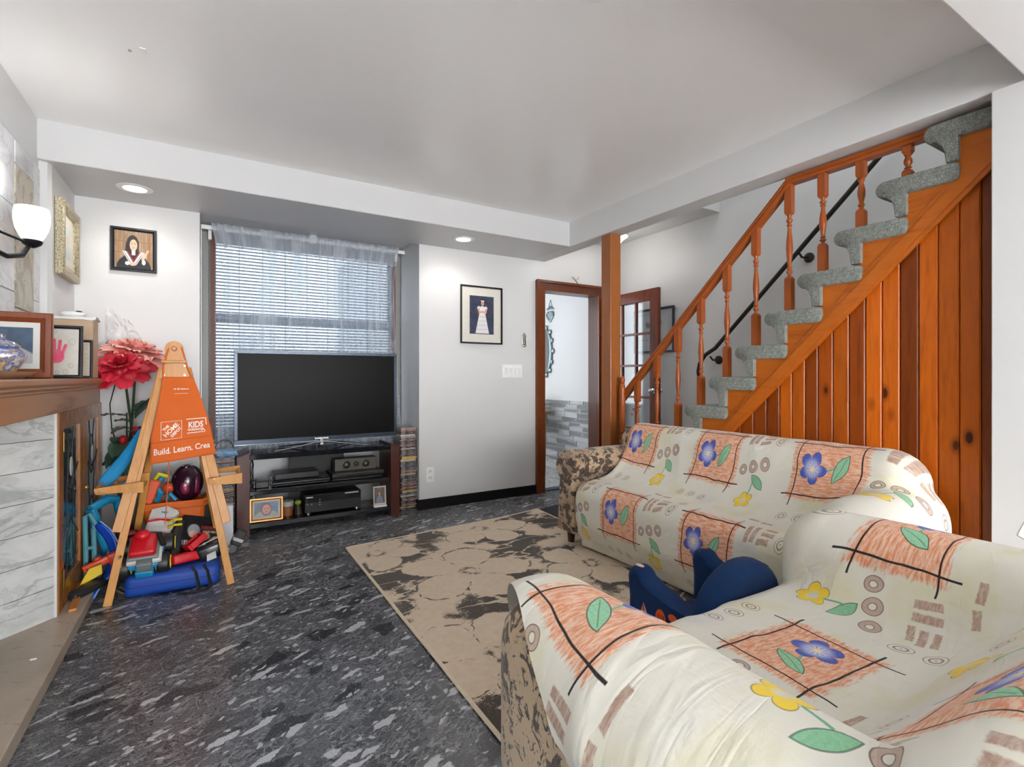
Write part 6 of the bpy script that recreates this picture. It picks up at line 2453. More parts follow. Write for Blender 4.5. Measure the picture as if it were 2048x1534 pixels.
RUG = rug_mat()
rug = thing('area_rug', 'beige and black floral area rug on the terrazzo floor', 'rug', (0, 0, 0))
C00, C10, C11, C01 = Vector((0.79, 1.15, 0)), Vector((2.43, 1.15, 0)), Vector((2.405, 3.60, 0)), Vector((0.785, 3.47, 0))


def rug_pt(a, b, z):
    p = (C00 * (1 - a) + C10 * a) * (1 - b) + (C01 * (1 - a) + C11 * a) * b
    lift = 0.012 * max(0, a - 0.82) / 0.18 * max(0, b - 0.9) / 0.1
    wv = 0.0025 * (math.sin(b * 23) + math.sin(a * 17 + b * 5)) * 0.5
    return (p.x, p.y, z + max(0, wv) + lift)


rows = [[rug_pt(a, b, 0.009) for a in np.linspace(0, 1, 34)] for b in np.linspace(0, 1, 60)]
m_ = MB().grid(rows)
m_.grid([[rug_pt(a, 0, 0.009) for a in (0, 1)], [rug_pt(a, 0, 0.001) for a in (0, 1)]])
o = m_.build('pile', RUG, rug, angle=60)
BIND = plain(srgb(224, 208, 184), 0.9, name='rug_binding', bump=0.4)
for (a0, b0, a1, b1) in ((0, 0, 0, 1), (0, 1, 1, 1), (1, 1, 1, 0)):
    pts = [Vector(rug_pt(a0 + (a1 - a0) * t, b0 + (b1 - b0) * t, 0.0065)) for t in np.linspace(0, 1, 40)]
    MB().tube(pts, 0.0095, 6, flat=0.6).build('binding', BIND, rug)
mt = struct_o = MB().prism([(2.42, 3.10), (2.70, 3.18), (2.66, 3.66), (2.43, 3.62)], 0.001, 0.011, 'z').build('door_mat', plain(srgb(58, 60, 66), 0.95, bump=0.6), None, smooth=False)
tag(mt, 'small dark grey mat by the end of the long sofa', 'mat')

# ------------------------------------------------------------------ blue child chair
NAVY = NT('navy_velour')
_v = NAVY.coord('Object')
NAVY.set(color=NAVY.mix(NAVY.noise(_v, 18, 3), srgb(12, 38, 78), srgb(20, 52, 96)), rough=0.85, sheen=0.05, spec=0.2)
NAVY.bump(NAVY.noise(_v, 400, 2), 0.2, 0.003)
NAVY = NAVY.m
ch = thing('child_armchair', 'small navy blue padded child armchair with rocket prints', 'armchair', (1.60, 1.305, 0.0125))
W2 = 0.225


def pad(poly, x0, x1, r, name, axis='x', M=None):
    """padded slab: polygon outline extruded with rounded rims"""
    pl = [Vector((p[0], p[1], 0)) for p in poly]
    c = sum(pl, Vector()) / len(pl)
    rows_ = []
    n_ = 5
    for k in range(n_ + 1):
        a = PI / 2 * k / n_
        rows_.append((x0 + r - r * math.cos(PI / 2 - a + 0) if False else x0 + r * (1 - math.sin(a)), r * (1 - math.cos(a))))
    seq = [(x0 + r * (1 - math.sin(a)), r * (1 - math.cos(a))) for a in np.linspace(PI / 2, 0, 5)][::1]
    seq = [(x0 + r * (1 - math.cos(a)), r * (1 - math.sin(a))) for a in np.linspace(0, PI / 2, 5)] + [(x1 - r * (1 - math.cos(a)), r * (1 - math.sin(a))) for a in np.linspace(PI / 2, 0, 5)]
    G = []
    for (xx, ins) in seq:
        row = []
        for p in pl:
            dv_ = (p - c)
            L_ = dv_.length
            q = c + dv_ * max(0.05, (L_ - ins) / L_)
            row.append((xx, q.x, q.y))
        G.append(row)
    mb = MB(M).grid(G, closed=True)
    mb.add(G[0], [tuple(range(len(pl)))])
    mb.add(G[-1], [tuple(range(len(pl) - 1, -1, -1))])
    return mb.build(name, NAVY, ch, angle=60)


def arc(cx, cy, rx, ry, a0, a1, n):
    return [(cx + rx * math.cos(a), cy + ry * math.sin(a)) for a in np.linspace(a0, a1, n)]


# side outline in (y, z): rounded raised front, dip towards the back
arm_poly = [(-0.17, 0.0), (0.13, 0.0), (0.135, 0.30)] + arc(0.10, 0.375, 0.042, 0.045, -0.2, PI - 0.5, 9) + [(0.0, 0.372), (-0.10, 0.335), (-0.17, 0.33)]
pad(arm_poly, -W2, -W2 + 0.085, 0.03, 'arm')
pad(arm_poly, W2 - 0.085, W2, 0.03, 'arm')
# rounded back, leaning slightly
bp = [(-0.19, 0.05), (0.19, 0.05), (0.20, 0.30)] + arc(0, 0.32, 0.20, 0.185, 0.0, PI, 17) + [(-0.20, 0.30)]
Mb = T(0, -0.135, 0.0) @ RX(math.radians(7)) @ RZ(PI / 2)
pad(bp, -0.055, 0.045, 0.04, 'backrest', M=T(0, -0.13, 0) @ RX(math.radians(8)) @ Matrix(((0, 1, 0, 0), (1, 0, 0, 0), (0, 0, 1, 0), (0, 0, 0, 1))))
soft_block(MB(), -0.145, 0.145, -0.09, 0.125, 0.02, 0.225, 0.035).build('seat', NAVY, ch)
# printed motifs on the outside of the arm facing the camera
OR_, CR_, RD_ = plain(srgb(226, 92, 30), 0.7), plain(srgb(226, 190, 160), 0.7), plain(srgb(196, 50, 30), 0.7)


def side_print(poly, name, m, d=0.0012):
    MB().prism(poly, -W2 - d, -W2 - 0.0002, 'x').build(name, m, ch, smooth=False)


side_print(arc(-0.035, 0.275, 0.024, 0.036, 0, 2 * PI, 20), 'planet_print', OR_)
for k in range(3):
    side_print([(-0.053 + 0.012 * k, 0.295), (-0.045 + 0.012 * k, 0.291), (-0.045 + 0.012 * k, 0.260), (-0.049 + 0.012 * k, 0.263)], 'stripe_print', RD_, 0.002)
dz_, dy_ = 0.05, -0.055
side_print([(0.085 + dy_, 0.15 + dz_), (0.11 + dy_, 0.16 + dz_), (0.118 + dy_, 0.21 + dz_), (0.102 + dy_, 0.255 + dz_), (0.082 + dy_, 0.215 + dz_), (0.072 + dy_, 0.165 + dz_)], 'rocket_print', CR_)
side_print([(0.094 + dy_, 0.225 + dz_), (0.108 + dy_, 0.228 + dz_), (0.102 + dy_, 0.256 + dz_)], 'rocket_tip_print', RD_, 0.002)
side_print(arc(0.094 + dy_, 0.195 + dz_, 0.011, 0.013, 0, 2 * PI, 14), 'porthole_print', plain(srgb(40, 70, 120), 0.6), 0.002)
side_print([(0.115 + dy_, 0.15 + dz_), (0.128 + dy_, 0.13 + dz_), (0.126 + dy_, 0.175 + dz_)], 'rocket_fin_print', OR_)
side_print(arc(-0.09, 0.30, 0.020, 0.014, 0, 2 * PI, 14), 'planet_print', OR_)
MB().ball((0.19, 0.105, 0.418), 0.02, 0.013, 0.004).build('planet_print', OR_, ch)
MB().ball((-0.19, 0.10, 0.418), 0.012, 0.02, 0.004).build('planet_print', CR_, ch)
MB().ball((0.15, 0.02, 0.33), 0.006, 0.02, 0.015).build('planet_print', CR_, ch)
# ------------------------------------------------------------------ toys piled under and behind the easel
def col(r, g, b, rough=0.4, metal=0.0):
    return plain(srgb(r, g, b), rough, metal)


RED, BLUE, CYAN, YEL, ORA = col(206, 24, 36), col(16, 66, 158, 0.55), col(24, 142, 190), col(226, 206, 24), col(226, 110, 24)
GREY, LGREY, BLK = col(130, 132, 134), col(206, 204, 202), plain((0.013, 0.013, 0.014), 0.45)

# blue roll-up mat with black straps, lowest of the pile
bm_ = thing('blue_mat_bag', 'long flat blue vinyl bag with black straps under the toys', 'bag', (-0.165, 3.36, 0))
soft_block(MB(RZ(math.radians(-2))), -0.215, 0.215, -0.115, 0.12, 0.0, 0.112, 0.03).build('body', BLUE, bm_)
MB(RZ(math.radians(-2))).box(-0.217, 0.217, -0.1165, -0.1145, 0.054, 0.058).build('seam', col(10, 44, 110), bm_, smooth=False)
for x in (0.10, 0.155):
    MB().tube([(x - 0.02, -0.10, 0.116), (x, -0.122, 0.09), (x + 0.01, -0.124, 0.03), (x + 0.012, -0.15, 0.004)], 0.011, 6, flat=0.25).build('strap', BLK, bm_)
MB().tube([(0.02, -0.16, 0.006), (0.08, -0.19, 0.006), (0.14, -0.17, 0.006), (0.17, -0.15, 0.006)], 0.012, 6, flat=0.3).build('strap_end', BLK, bm_)

# orange tub
tub = thing('orange_tub', 'orange plastic storage tub full of toys behind the easel', 'tub', (-0.18, 3.74, 0))
OT = col(214, 102, 24, 0.45)
rows = []
def rr(hx, hy, z, r=0.03, n=5):
    out = []
    for (sx, sy, a0) in ((1, 1, 0), (-1, 1, PI / 2), (-1, -1, PI), (1, -1, 1.5 * PI)):
        for a in np.linspace(a0, a0 + PI / 2, n):
            out.append((sx * (hx - r) + r * math.cos(a), sy * (hy - r) + r * math.sin(a), z))
    return out
rows = [rr(0.125, 0.085, 0.004), rr(0.155, 0.11, 0.36), rr(0.168, 0.122, 0.365), rr(0.172, 0.126, 0.40), rr(0.166, 0.12, 0.405), rr(0.148, 0.104, 0.40), rr(0.12, 0.08, 0.012)]
m_ = MB().grid(rows, closed=True)
m_.add(rows[0], [tuple(range(len(rows[0]) - 1, -1, -1))])
m_.add(rows[-1], [tuple(range(len(rows[0])))])
m_.build('body', OT, tub, angle=30)
MB().prism([(-0.035, 0.05), (0.03, 0.05), (0.045, 0.33), (-0.05, 0.33)], -0.111, -0.103, 'y', T(0, 0.012, 0) @ RX(math.radians(-4))).build('rib_panel', col(198, 90, 18, 0.45), tub, smooth=False)
# toys in the tub
hm = thing('purple_mask', 'glossy dark purple toy helmet in the orange tub', 'toy helmet', (-0.12, 3.73, 0.405))
PUR = plain(srgb(46, 16, 34), 0.16, name='purple_gloss')
MB().ball((0, 0, 0.09), 0.085, 0.08, 0.115, 22, 14).build('shell', PUR, hm)
MB().prism([(-0.03, 0.16), (0.03, 0.16), (0.02, 0.185), (0.03, 0.20), (-0.03, 0.20), (-0.02, 0.185)], -0.02, 0.02, 'y').build('crest', PUR, hm, smooth=False)
MB().ball((0.045, -0.055, 0.08), 0.02, 0.012, 0.055).build('cheek', col(120, 20, 60, 0.25), hm)
MB().ball((-0.01, -0.074, 0.07), 0.025, 0.008, 0.04).build('nose_plate', col(130, 30, 66, 0.25), hm)
for sx in (-1, 1):
    MB().prism([(0.055 * sx, 0.10), (0.135 * sx, 0.17), (0.12 * sx, 0.02), (0.06 * sx, 0.0)], -0.012, 0.012, 'y', T(0.01, 0.03, 0)).build('wing', plain(srgb(30, 12, 24), 0.3), hm, smooth=False)
rob = thing('blue_robot_arm', 'blue and red plastic toy claw in the orange tub', 'toy', (-0.255, 3.70, 0.405))
MB().tube([(-0.02, 0, 0.0), (0.0, -0.02, 0.05), (-0.03, -0.01, 0.10), (0.01, 0.0, 0.14)], [0.016, 0.018, 0.014, 0.01], 8).build('arm', CYAN, rob)
MB().tube([(0.03, 0, 0.0), (0.05, -0.02, 0.04), (0.08, -0.03, 0.0)], 0.011, 8).build('claw', CYAN, rob)
MB().ball((0.04, 0.01, 0.07), 0.035, 0.02, 0.03).build('joint', col(206, 70, 30), rob)
MB().tube([(-0.04, 0.02, 0.11), (-0.01, 0.0, 0.16), (0.03, 0.02, 0.14)], 0.012, 8).build('yellow_fin', YEL, rob)
dch = thing('black_yellow_toy', 'black toy figure with a yellow stripe beside the tub rim', 'toy', (-0.045, 3.80, 0.405))
MB().box(-0.04, 0.04, -0.03, 0.03, 0, 0.14, 0.012).build('body', BLK, dch)
MB().box(-0.041, 0.041, -0.031, 0.031, 0.05, 0.062).build('stripe', YEL, dch, smooth=False)
# tote rest behind tub
og = thing('orange_gun_toy', 'orange toy blaster leaning out of the tub', 'toy', (-0.325, 3.66, 0.405))
MB().box(-0.03, 0.03, -0.015, 0.015, 0, 0.14, 0.008, RY(0.35)).build('barrel', col(220, 80, 24), og)
MB().box(0.01, 0.05, -0.012, 0.012, 0.02, 0.05, 0.005).build('grip', col(200, 64, 20), og)

# toy truck: red hood, grey and blue body, black yellow-rimmed wheels, lying nose down on the blue bag
tk = thing('toy_truck', 'big toy truck with red hood, blue bumper and black yellow wheels', 'toy truck', (-0.30, 3.34, 0.145))
Mt = RX(math.radians(28))
def tbox(x0, x1, y0, y1, z0, z1, name, m, b=0.008, M=Mt):
    return soft_block(MB(M), x0, x1, y0, y1, z0, z1, b, 3).build(name, m, tk)
tbox(-0.075, 0.085, -0.07, 0.14, 0.03, 0.06, 'blue_body', CYAN)
tbox(-0.072, 0.080, -0.065, 0.13, 0.058, 0.085, 'white_body', LGREY)
tbox(-0.066, 0.066, -0.055, 0.12, 0.082, 0.10, 'grey_body', GREY)
tbox(-0.062, 0.055, -0.05, 0.09, 0.098, 0.135, 'red_hood', RED, 0.014)
MB(Mt).ball((-0.01, 0.07, 0.145), 0.036, 0.032, 0.024).build('red_dome', RED, tk)
tbox(-0.03, 0.04, -0.095, -0.05, 0.035, 0.09, 'grille', col(112, 124, 126))
tbox(-0.035, 0.045, -0.10, -0.04, 0.0, 0.04, 'bumper', CYAN)
MB(Mt).tube([(0.045, 0.11, 0.10), (0.065, 0.08, 0.125), (0.085, 0.02, 0.10)], 0.014, 8).build('roll_bar', BLK, tk)
for (x, y) in ((-0.085, -0.03), (0.085, -0.03), (0.10, 0.11), (-0.09, 0.11)):
    Mw = Mt @ T(x, y, 0.022) @ RY(PI / 2)
    MB().lathe([(0.0, -0.03), (0.04, -0.03), (0.054, -0.02), (0.056, 0.0), (0.054, 0.02), (0.04, 0.03), (0.0, 0.03)], (0, 0, 0), 18, Mw).build('tyre', BLK, tk)
    MB().lathe([(0.03, -0.031), (0.036, -0.034), (0.036, 0.034), (0.03, 0.031)], (0, 0, 0), 16, Mw).build('rim', YEL, tk)
# striped overlapping plates of a dragon-like toy behind it
dr = thing('striped_plate_toy', 'stack of white plastic plates with red stripes behind the toy truck', 'toy', (-0.25, 3.52, 0.10))
for k in range(6):
    Mk = T(0.012 * k - 0.03, 0.022 * k - 0.03, 0.10 + 0.034 * k) @ RX(math.radians(30)) @ RZ(-0.05 * k)
    pl = [(-0.065, -0.02), (0.0, 0.012), (0.065, -0.02), (0.078, -0.045), (0.06, -0.075), (-0.06, -0.075)]
    MB(Mk).prism(pl, 0.0, 0.016, 'z').build('plate', LGREY, dr, smooth=False)
    if k in (2, 4):
        MB(Mk).prism([(-0.064, -0.05), (0.0, -0.028), (0.068, -0.05), (0.064, -0.066), (0.0, -0.048), (-0.062, -0.066)], 0.0162, 0.018, 'z').build('stripe', RED, dr, smooth=False)
MB().tube([(-0.02, 0.0, 0.0), (0.0, 0.02, 0.12), (0.03, 0.06, 0.26)], [0.035, 0.04, 0.03], 8).build('spine', CYAN, dr)
for k in range(4):
    MB().prism([(0.045, 0.10 + 0.035 * k), (0.095, 0.12 + 0.035 * k), (0.05, 0.135 + 0.035 * k)], 0.02, 0.03, 'y').build('spike', LGREY, dr, smooth=False)
# black and yellow toy limb
lb = thing('black_robot_limb', 'black toy limb with yellow ribs between truck and game box', 'toy', (-0.175, 3.44, 0.116))
MB().tube([(0.0, -0.05, 0.02), (0.0, 0.0, 0.07), (0.01, 0.05, 0.14), (0.03, 0.07, 0.20)], [0.03, 0.035, 0.03, 0.022], 10).build('limb', BLK, lb)
for (y, z) in ((0.03, 0.175), (0.05, 0.20)):
    MB().tube([(-0.03, y, z), (0.0, y - 0.02, z + 0.018), (0.035, y, z + 0.012)], 0.007, 6).build('rib', YEL, lb)
# black game box with printed cover
def game_fn(u, v):
    im = np.ones(u.shape + (3,)) * lin(16, 16, 20)
    im = blend(im, soft(ell(u, v, 0.30, 0.52, 0.17, 0.20), 0.15), lin(150, 154, 160))
    im = blend(im, soft(ell(u, v, 0.30, 0.40, 0.13, 0.12), 0.15), lin(196, 160, 140))
    im = blend(im, soft(ell(u, v, 0.62, 0.34, 0.14, 0.15), 0.15), lin(198, 158, 136))
    im = blend(im, ((np.abs(v - 0.62) < 0.06) & (u > 0.5) & ((u * 22) % 1 < 0.6)) * 0.9, lin(170, 50, 50))
    im = blend(im, ((np.abs(v - 0.5) < 0.04) & (u > 0.55) & ((u * 26) % 1 < 0.6)) * 0.9, lin(190, 180, 150))
    im = blend(im, ((np.abs(v - 0.12) < 0.07) & (u < 0.3) & ((u * 18) % 1 < 0.55)) * 0.9, lin(220, 220, 220))
    return im
gbx = thing('game_box', 'black board game box with printed faces leaning on the tub', 'game box', (-0.06, 3.52, 0.118))
Mg = T(0, 0, 0.015) @ RZ(math.radians(14)) @ RY(math.radians(16)) @ RX(math.radians(-38))
MB(Mg).box(-0.10, 0.10, -0.02, 0.02, 0, 0.20, 0.003).build('box', BLK, gbx)
color_grid('cover_print', 0.196, 0.196, 60, 60, game_fn, gbx, M=Mg @ T(0, -0.0208, 0.10))
# red satchel
rb_ = thing('red_toolbox', 'open red plastic toy case lying on the blue bag', 'toy case', (-0.115, 3.36, 0.118))
Mr = RZ(math.radians(20)) @ RX(math.radians(-12))
soft_block(MB(Mr), -0.075, 0.085, -0.055, 0.05, 0.0, 0.05, 0.012, 3).build('shell', RED, rb_)
Ml = Mr @ T(0.02, 0.01, 0.05) @ RY(math.radians(-34))
for a, b, c, d_ in ((0.0, 0.015, -0.05, 0.05), (0.095, 0.11, -0.05, 0.05), (0.015, 0.095, -0.05, -0.036), (0.015, 0.095, 0.036, 0.05)):
    MB(Ml).box(a, b, c, d_, 0, 0.035, 0.004).build('lid_frame', RED, rb_)
MB(Ml).box(0.012, 0.098, -0.04, 0.04, 0.0, 0.008).build('lid_panel', col(150, 14, 24), rb_, smooth=False)
# shiny black bag with white patches
sb_ = thing('black_print_bag', 'shiny black bag with white printed patches by the easel leg', 'bag', (0.015, 3.38, 0.114))
soft_block(MB(RY(math.radians(-16))), -0.075, 0.075, -0.055, 0.09, 0.0, 0.095, 0.03, 4).build('body', plain((0.012, 0.012, 0.013), 0.18), sb_)
MB(RY(math.radians(-16))).prism([(-0.03, 0.005), (0.02, 0.005), (0.025, 0.045), (-0.02, 0.04)], -0.0575, -0.0555, 'y').build('white_patch', LGREY, sb_, smooth=False)
MB(RY(math.radians(-16))).prism([(0.0, 0.0), (0.05, 0.02), (0.03, 0.055)], 0.0955, 0.097, 'z').build('white_patch', LGREY, sb_, smooth=False)
MB(RY(math.radians(-16))).prism([(-0.05, -0.03), (-0.01, -0.035), (-0.02, -0.005)], 0.0955, 0.097, 'z').build('white_patch', LGREY, sb_, smooth=False)
MB().tube([(-0.05, -0.03, 0.09), (0.03, -0.05, 0.125), (0.075, -0.055, 0.05), (0.07, -0.055, 0.0)], 0.004, 6).build('piping', LGREY, sb_)
# white box behind the right leg
tag(MB().box(-0.055, 0.055, -0.02, 0.02, 0, 0.295, 0.003).build('white_console_box', col(222, 222, 226, 0.4)), 'upright white box between easel leg and television stand', 'box').location = (0.078, 3.86, 0)
kb = thing('black_camera_toy', 'small black and silver toy camera by the easel leg', 'toy', (0.115, 3.80, 0.0))
MB(RY(0.5)).box(-0.03, 0.03, -0.03, 0.03, 0.05, 0.15, 0.006).build('body', BLK, kb)
MB(RY(0.5)).box(-0.031, 0.031, -0.031, 0.031, 0.08, 0.10).build('band', LGREY, kb, smooth=False)
MB().tube([(0, 0, 0), (0.03, 0, 0.06)], [0.03, 0.02], 8).build('base', GREY, kb)

# ---- toys in front of the glazed cabinet ----
cyf = thing('cyan_play_frame', 'bright cyan plastic toy frame leaning by the cabinet door', 'toy', (-0.50, 3.62, 0.0))
for pts, r in (([(-0.065, -0.03, 0.42), (-0.04, -0.02, 0.33), (-0.005, 0.0, 0.20), (0.015, 0.0, 0.08)], [0.026, 0.026, 0.024, 0.022]),
               ([(-0.065, -0.03, 0.42), (0.0, 0.03, 0.455), (0.04, 0.06, 0.44)], [0.024, 0.026, 0.022]),
               ([(0.04, 0.06, 0.44), (0.06, 0.07, 0.30), (0.045, 0.05, 0.12)], [0.024, 0.022, 0.02]),
               ([(0.015, 0.0, 0.16), (-0.02, -0.02, 0.14), (-0.06, -0.03, 0.17)], [0.014, 0.016, 0.012]),
               ([(0.015, 0.0, 0.08), (0.045, 0.05, 0.12)], [0.022, 0.02]),
               ([(0.015, 0.0, 0.08), (0.01, 0.0, 0.0)], [0.022, 0.02])):
    MB().tube(pts, r, 10).build('tube', CYAN, cyf)
tl = thing('teal_board', 'tall thin teal plastic rack leaning against the cabinet door', 'toy rack', (-0.565, 3.50, 0.058))
TEAL = col(84, 150, 162, 0.4)
for x, z1 in ((-0.006, 0.34), (0.030, 0.27)):
    MB().tube([(x, 0.0, 0.0), (x - 0.003, 0.01, z1 * 0.5), (x - 0.008, 0.02, z1)], 0.012, 8).build('upright', TEAL, tl)
MB().tube([(-0.013, 0.02, 0.335), (0.005, 0.02, 0.352), (0.028, 0.02, 0.30), (0.024, 0.018, 0.26)], 0.011, 8).build('upright', TEAL, tl)
for z in (0.07, 0.17):
    MB().tube([(-0.006, 0.005, z), (0.03, 0.005, z)], 0.009, 8).build('rung', TEAL, tl)
rg = thing('red_water_gun', 'orange red toy gun lying across the cabinet toys', 'toy gun', (-0.50, 3.42, 0.155))
Mq = RZ(math.radians(8)) @ RY(math.radians(-20))
soft_block(MB(Mq), -0.07, 0.075, -0.014, 0.014, -0.01, 0.03, 0.008, 3).build('barrel', col(214, 62, 22), rg)
soft_block(MB(Mq), 0.035, 0.085, -0.016, 0.016, -0.045, 0.035, 0.01, 3).build('grip', col(206, 54, 20), rg)
MB(Mq).ball((0.0, 0.0, 0.034), 0.018, 0.012, 0.012).build('sight', col(206, 54, 20), rg)
MB(Mq).cyl((-0.055, -0.0155, 0.01), (-0.055, -0.013, 0.01), 0.006, 10).build('muzzle_hole', BLK, rg)
yb2 = thing('yellow_board', 'yellow plastic board propped under the toy gun', 'board', (-0.52, 3.38, 0.058))
MB(RZ(math.radians(6)) @ RY(math.radians(-10))).prism([(-0.055, 0.025), (0.045, 0.055), (0.05, 0.105), (0.0, 0.10), (-0.02, 0.075)], -0.012, 0.012, 'y').build('board', col(222, 190, 30), yb2, smooth=False)
MB().box(-0.05, 0.05, -0.01, 0.01, 0.0, 0.03, 0.003).build('foot', col(190, 160, 24), yb2)
kbg = thing('black_pouch', 'flat black pouch lying on the hearth edge by the easel', 'pouch', (-0.535, 3.30, 0.059))
soft_block(MB(RZ(math.radians(58)) @ RX(math.radians(6))), -0.10, 0.12, -0.03, 0.03, 0.0, 0.034, 0.012, 3).build('body', plain((0.02, 0.02, 0.022), 0.5), kbg)
MB(RZ(math.radians(58))).tube([(-0.1, 0, 0.02), (-0.125, 0.0, 0.03), (-0.14, 0.01, 0.015)], 0.006, 6).build('loop', BLK, kbg)
trk = thing('blue_track', 'curved blue toy track strip with pale edges behind the easel leg', 'toy track', (-0.45, 3.42, 0.0))
cpts = [(-0.075, 0.06, 0.36), (-0.03, 0.05, 0.31), (0.005, 0.03, 0.24), (0.01, 0.01, 0.16), (-0.02, -0.03, 0.09), (-0.06, -0.09, 0.045), (-0.075, -0.12, 0.012)]
rows = []
for i, p in enumerate(cpts):
    rows.append([(p[0] - 0.018, p[1] + 0.012, p[2] - 0.012), (p[0] + 0.018, p[1] - 0.004, p[2] + 0.012)])
o = MB().grid(rows).build('strip', col(24, 70, 180, 0.35), trk, angle=80)
solid(sub(o, 2), 0.006)
for s_ in (0, 1):
    MB().tube([r_[s_] for r_ in rows], 0.0045, 6).build('edge', col(110, 160, 220), trk)
stp = thing('blue_strap', 'bright blue fabric strap hanging over the easel tray', 'strap', (-0.42, 3.40, 0.565))
rows = []
for (x, y, z, w) in ((0.115, -0.03, 0.31, 0.018), (0.06, 0.0, 0.20, 0.02), (0.0, 0.03, 0.10, 0.03), (-0.045, 0.02, 0.045, 0.03), (-0.07, 0.0, 0.006, 0.022)):
    rows.append([(x - w, y, z + w * 0.5), (x, y - 0.012, z), (x + w, y, z - w * 0.5)])
o = MB().grid(rows).build('band', col(20, 138, 196, 0.7), stp, angle=80)
solid(sub(o, 2), 0.004)
MB().ball((-0.02, 0.05, 0.085), 0.03, 0.025, 0.028).build('buckle_pad', col(20, 100, 190, 0.6), stp)
fp_ = thing('foil_packet', 'crumpled silver and black packet in the easel tray', 'packet', (-0.375, 3.36, 0.567))
rows = [[(-0.05 + 0.1 * i / 9, -0.05 + 0.1 * j / 7, 0.012 + 0.012 * mnoise.noise((i * 0.9, j * 0.9, 2.0))) for j in range(8)] for i in range(10)]
solid(MB().grid(rows).build('foil', plain((0.35, 0.35, 0.36), 0.2, 0.9), fp_, smooth=False), 0.004)
rdt = thing('red_toy_car', 'small red toy car behind the easel leg', 'toy car', (-0.40, 3.60, 0.0))
soft_block(MB(), -0.05, 0.05, -0.03, 0.03, 0.22, 0.275, 0.018, 3).build('body', col(150, 16, 26), rdt)
soft_block(MB(), -0.055, 0.05, -0.045, 0.04, 0.0, 0.22, 0.02, 3).build('plinth', col(96, 98, 102), rdt)
pnk = thing('pale_pebble_toy', 'pale grey rounded toy beside the cyan frame', 'toy', (-0.455, 3.50, 0.0))
MB().ball((0, 0, 0.185), 0.03, 0.025, 0.028).build('head', col(176, 172, 172), pnk)
MB().tube([(0, 0, 0), (0, 0, 0.165)], [0.03, 0.016], 10).build('stem', col(60, 62, 70), pnk)
# loose board on the hearth
lbd = thing('loose_wood_strip', 'loose orange wood strip lying on the hearth before the cabinet', 'wood strip', (-0.565, 3.25, 0.058))
MB(RZ(math.radians(5))).box(-0.016, 0.016, -0.19, 0.19, 0.0005, 0.014, 0.003).build('strip', wood_mat('strip_wood', srgb(196, 130, 70), srgb(164, 96, 46), 1), lbd)
tag(MB().box(-0.01, 0.01, -0.004, 0.004, 0, 0.006, 0.002).build('paper_scrap', LGREY), 'tiny white scrap on the tan hearth', 'scrap').location = (-0.585, 2.62, 0.0585)
# loose cables on the floor behind the easel foot
lc = thing('loose_cable', 'pale loose cable curled on the floor behind the easel', 'cable', (-0.36, 3.45, 0))
MB().tube([(-0.06, 0.0, 0.006), (-0.02, -0.06, 0.006), (0.01, -0.10, 0.03), (0.0, -0.14, 0.01), (-0.03, -0.11, 0.006), (-0.08, -0.02, 0.006)], 0.005, 6).build('cable', col(150, 140, 116, 0.6), lc)

# ------------------------------------------------------------------ giant artificial roses in a vase
ros = thing('rose_vase', 'grey vase holding the giant artificial roses behind the mantel', 'vase', (-0.44, 3.93, 0))
MB().lathe([(0.0, 0.0), (0.06, 0.0), (0.07, 0.02), (0.055, 0.25), (0.05, 0.5), (0.062, 0.66), (0.068, 0.70), (0.06, 0.70), (0.045, 0.55), (0.0, 0.50)], (0, 0, 0), 24).build('body', col(120, 112, 108, 0.3), ros)
GRN = NT('silk_leaf')
_v = GRN.coord('Object')
GRN.set(color=GRN.mix(GRN.noise(_v, 14, 3), srgb(38, 62, 48), srgb(100, 136, 112)), rough=0.32)
GRN = GRN.m
STEMG = col(44, 66, 44, 0.5)


def petal(c, axis_a, tilt, r0, L, W, curl, m, name, par, seed):
    """one cupped petal starting at radius r0 from the bloom axis"""
    r_ = random.Random(seed)
    R_ = []
    for i in range(6):
        t = i / 5
        row = []
        for j in range(7):
            s = -1 + 2 * j / 6
            w = W * math.sin(PI * (0.18 + 0.72 * t)) ** 0.7 * s
            out = r0 + L * t * math.cos(tilt) + curl * t ** 3 * 0.9 - 0.25 * W * s * s * (1 - t * 0.5)
            up = L * t * math.sin(tilt) - curl * 0.8 * t ** 3 + 0.006 * math.sin(s * 7 + seed) * t
            row.append((out, w, up))
        R_.append(row)
    M = T(*c) @ RZ(axis_a)
    o_ = MB(M).grid(R_).build(name, m, par, angle=80)
    return o_


def bloom(name, label, base, lean, top, mats, R, stem_pts, n_rings, seed):
    t = thing(name, label, 'artificial rose', base)
    tilt_m = RX(lean[0]) @ RY(lean[1])
    k = 0
    c = Vector(top)
    for ring in range(n_rings):
        f = ring / (n_rings - 1)
        n_ = 4 + int(5 * f)
        for i in range(n_):
            a = 2 * PI * i / n_ + ring * 0.7
            m = mats[(k + ring) % len(mats)]
            o_ = petal((0, 0, 0), a, math.radians(82 - 88 * f), 0.008 + 0.022 * f, R * (0.55 + 0.5 * f), R * (0.32 + 0.34 * f), R * 0.45 * f, m, 'petal', t, seed + k)
            me = o_.data
            me.transform(Matrix.Translation(c) @ tilt_m)
            k += 1
    MB().tube(stem_pts, 0.007, 8).build('stem', STEMG, t)
    MB().ball(tuple(c - Vector((0, 0, 0.02))), 0.022, 0.022, 0.03).build('calyx', STEMG, t)
    return t


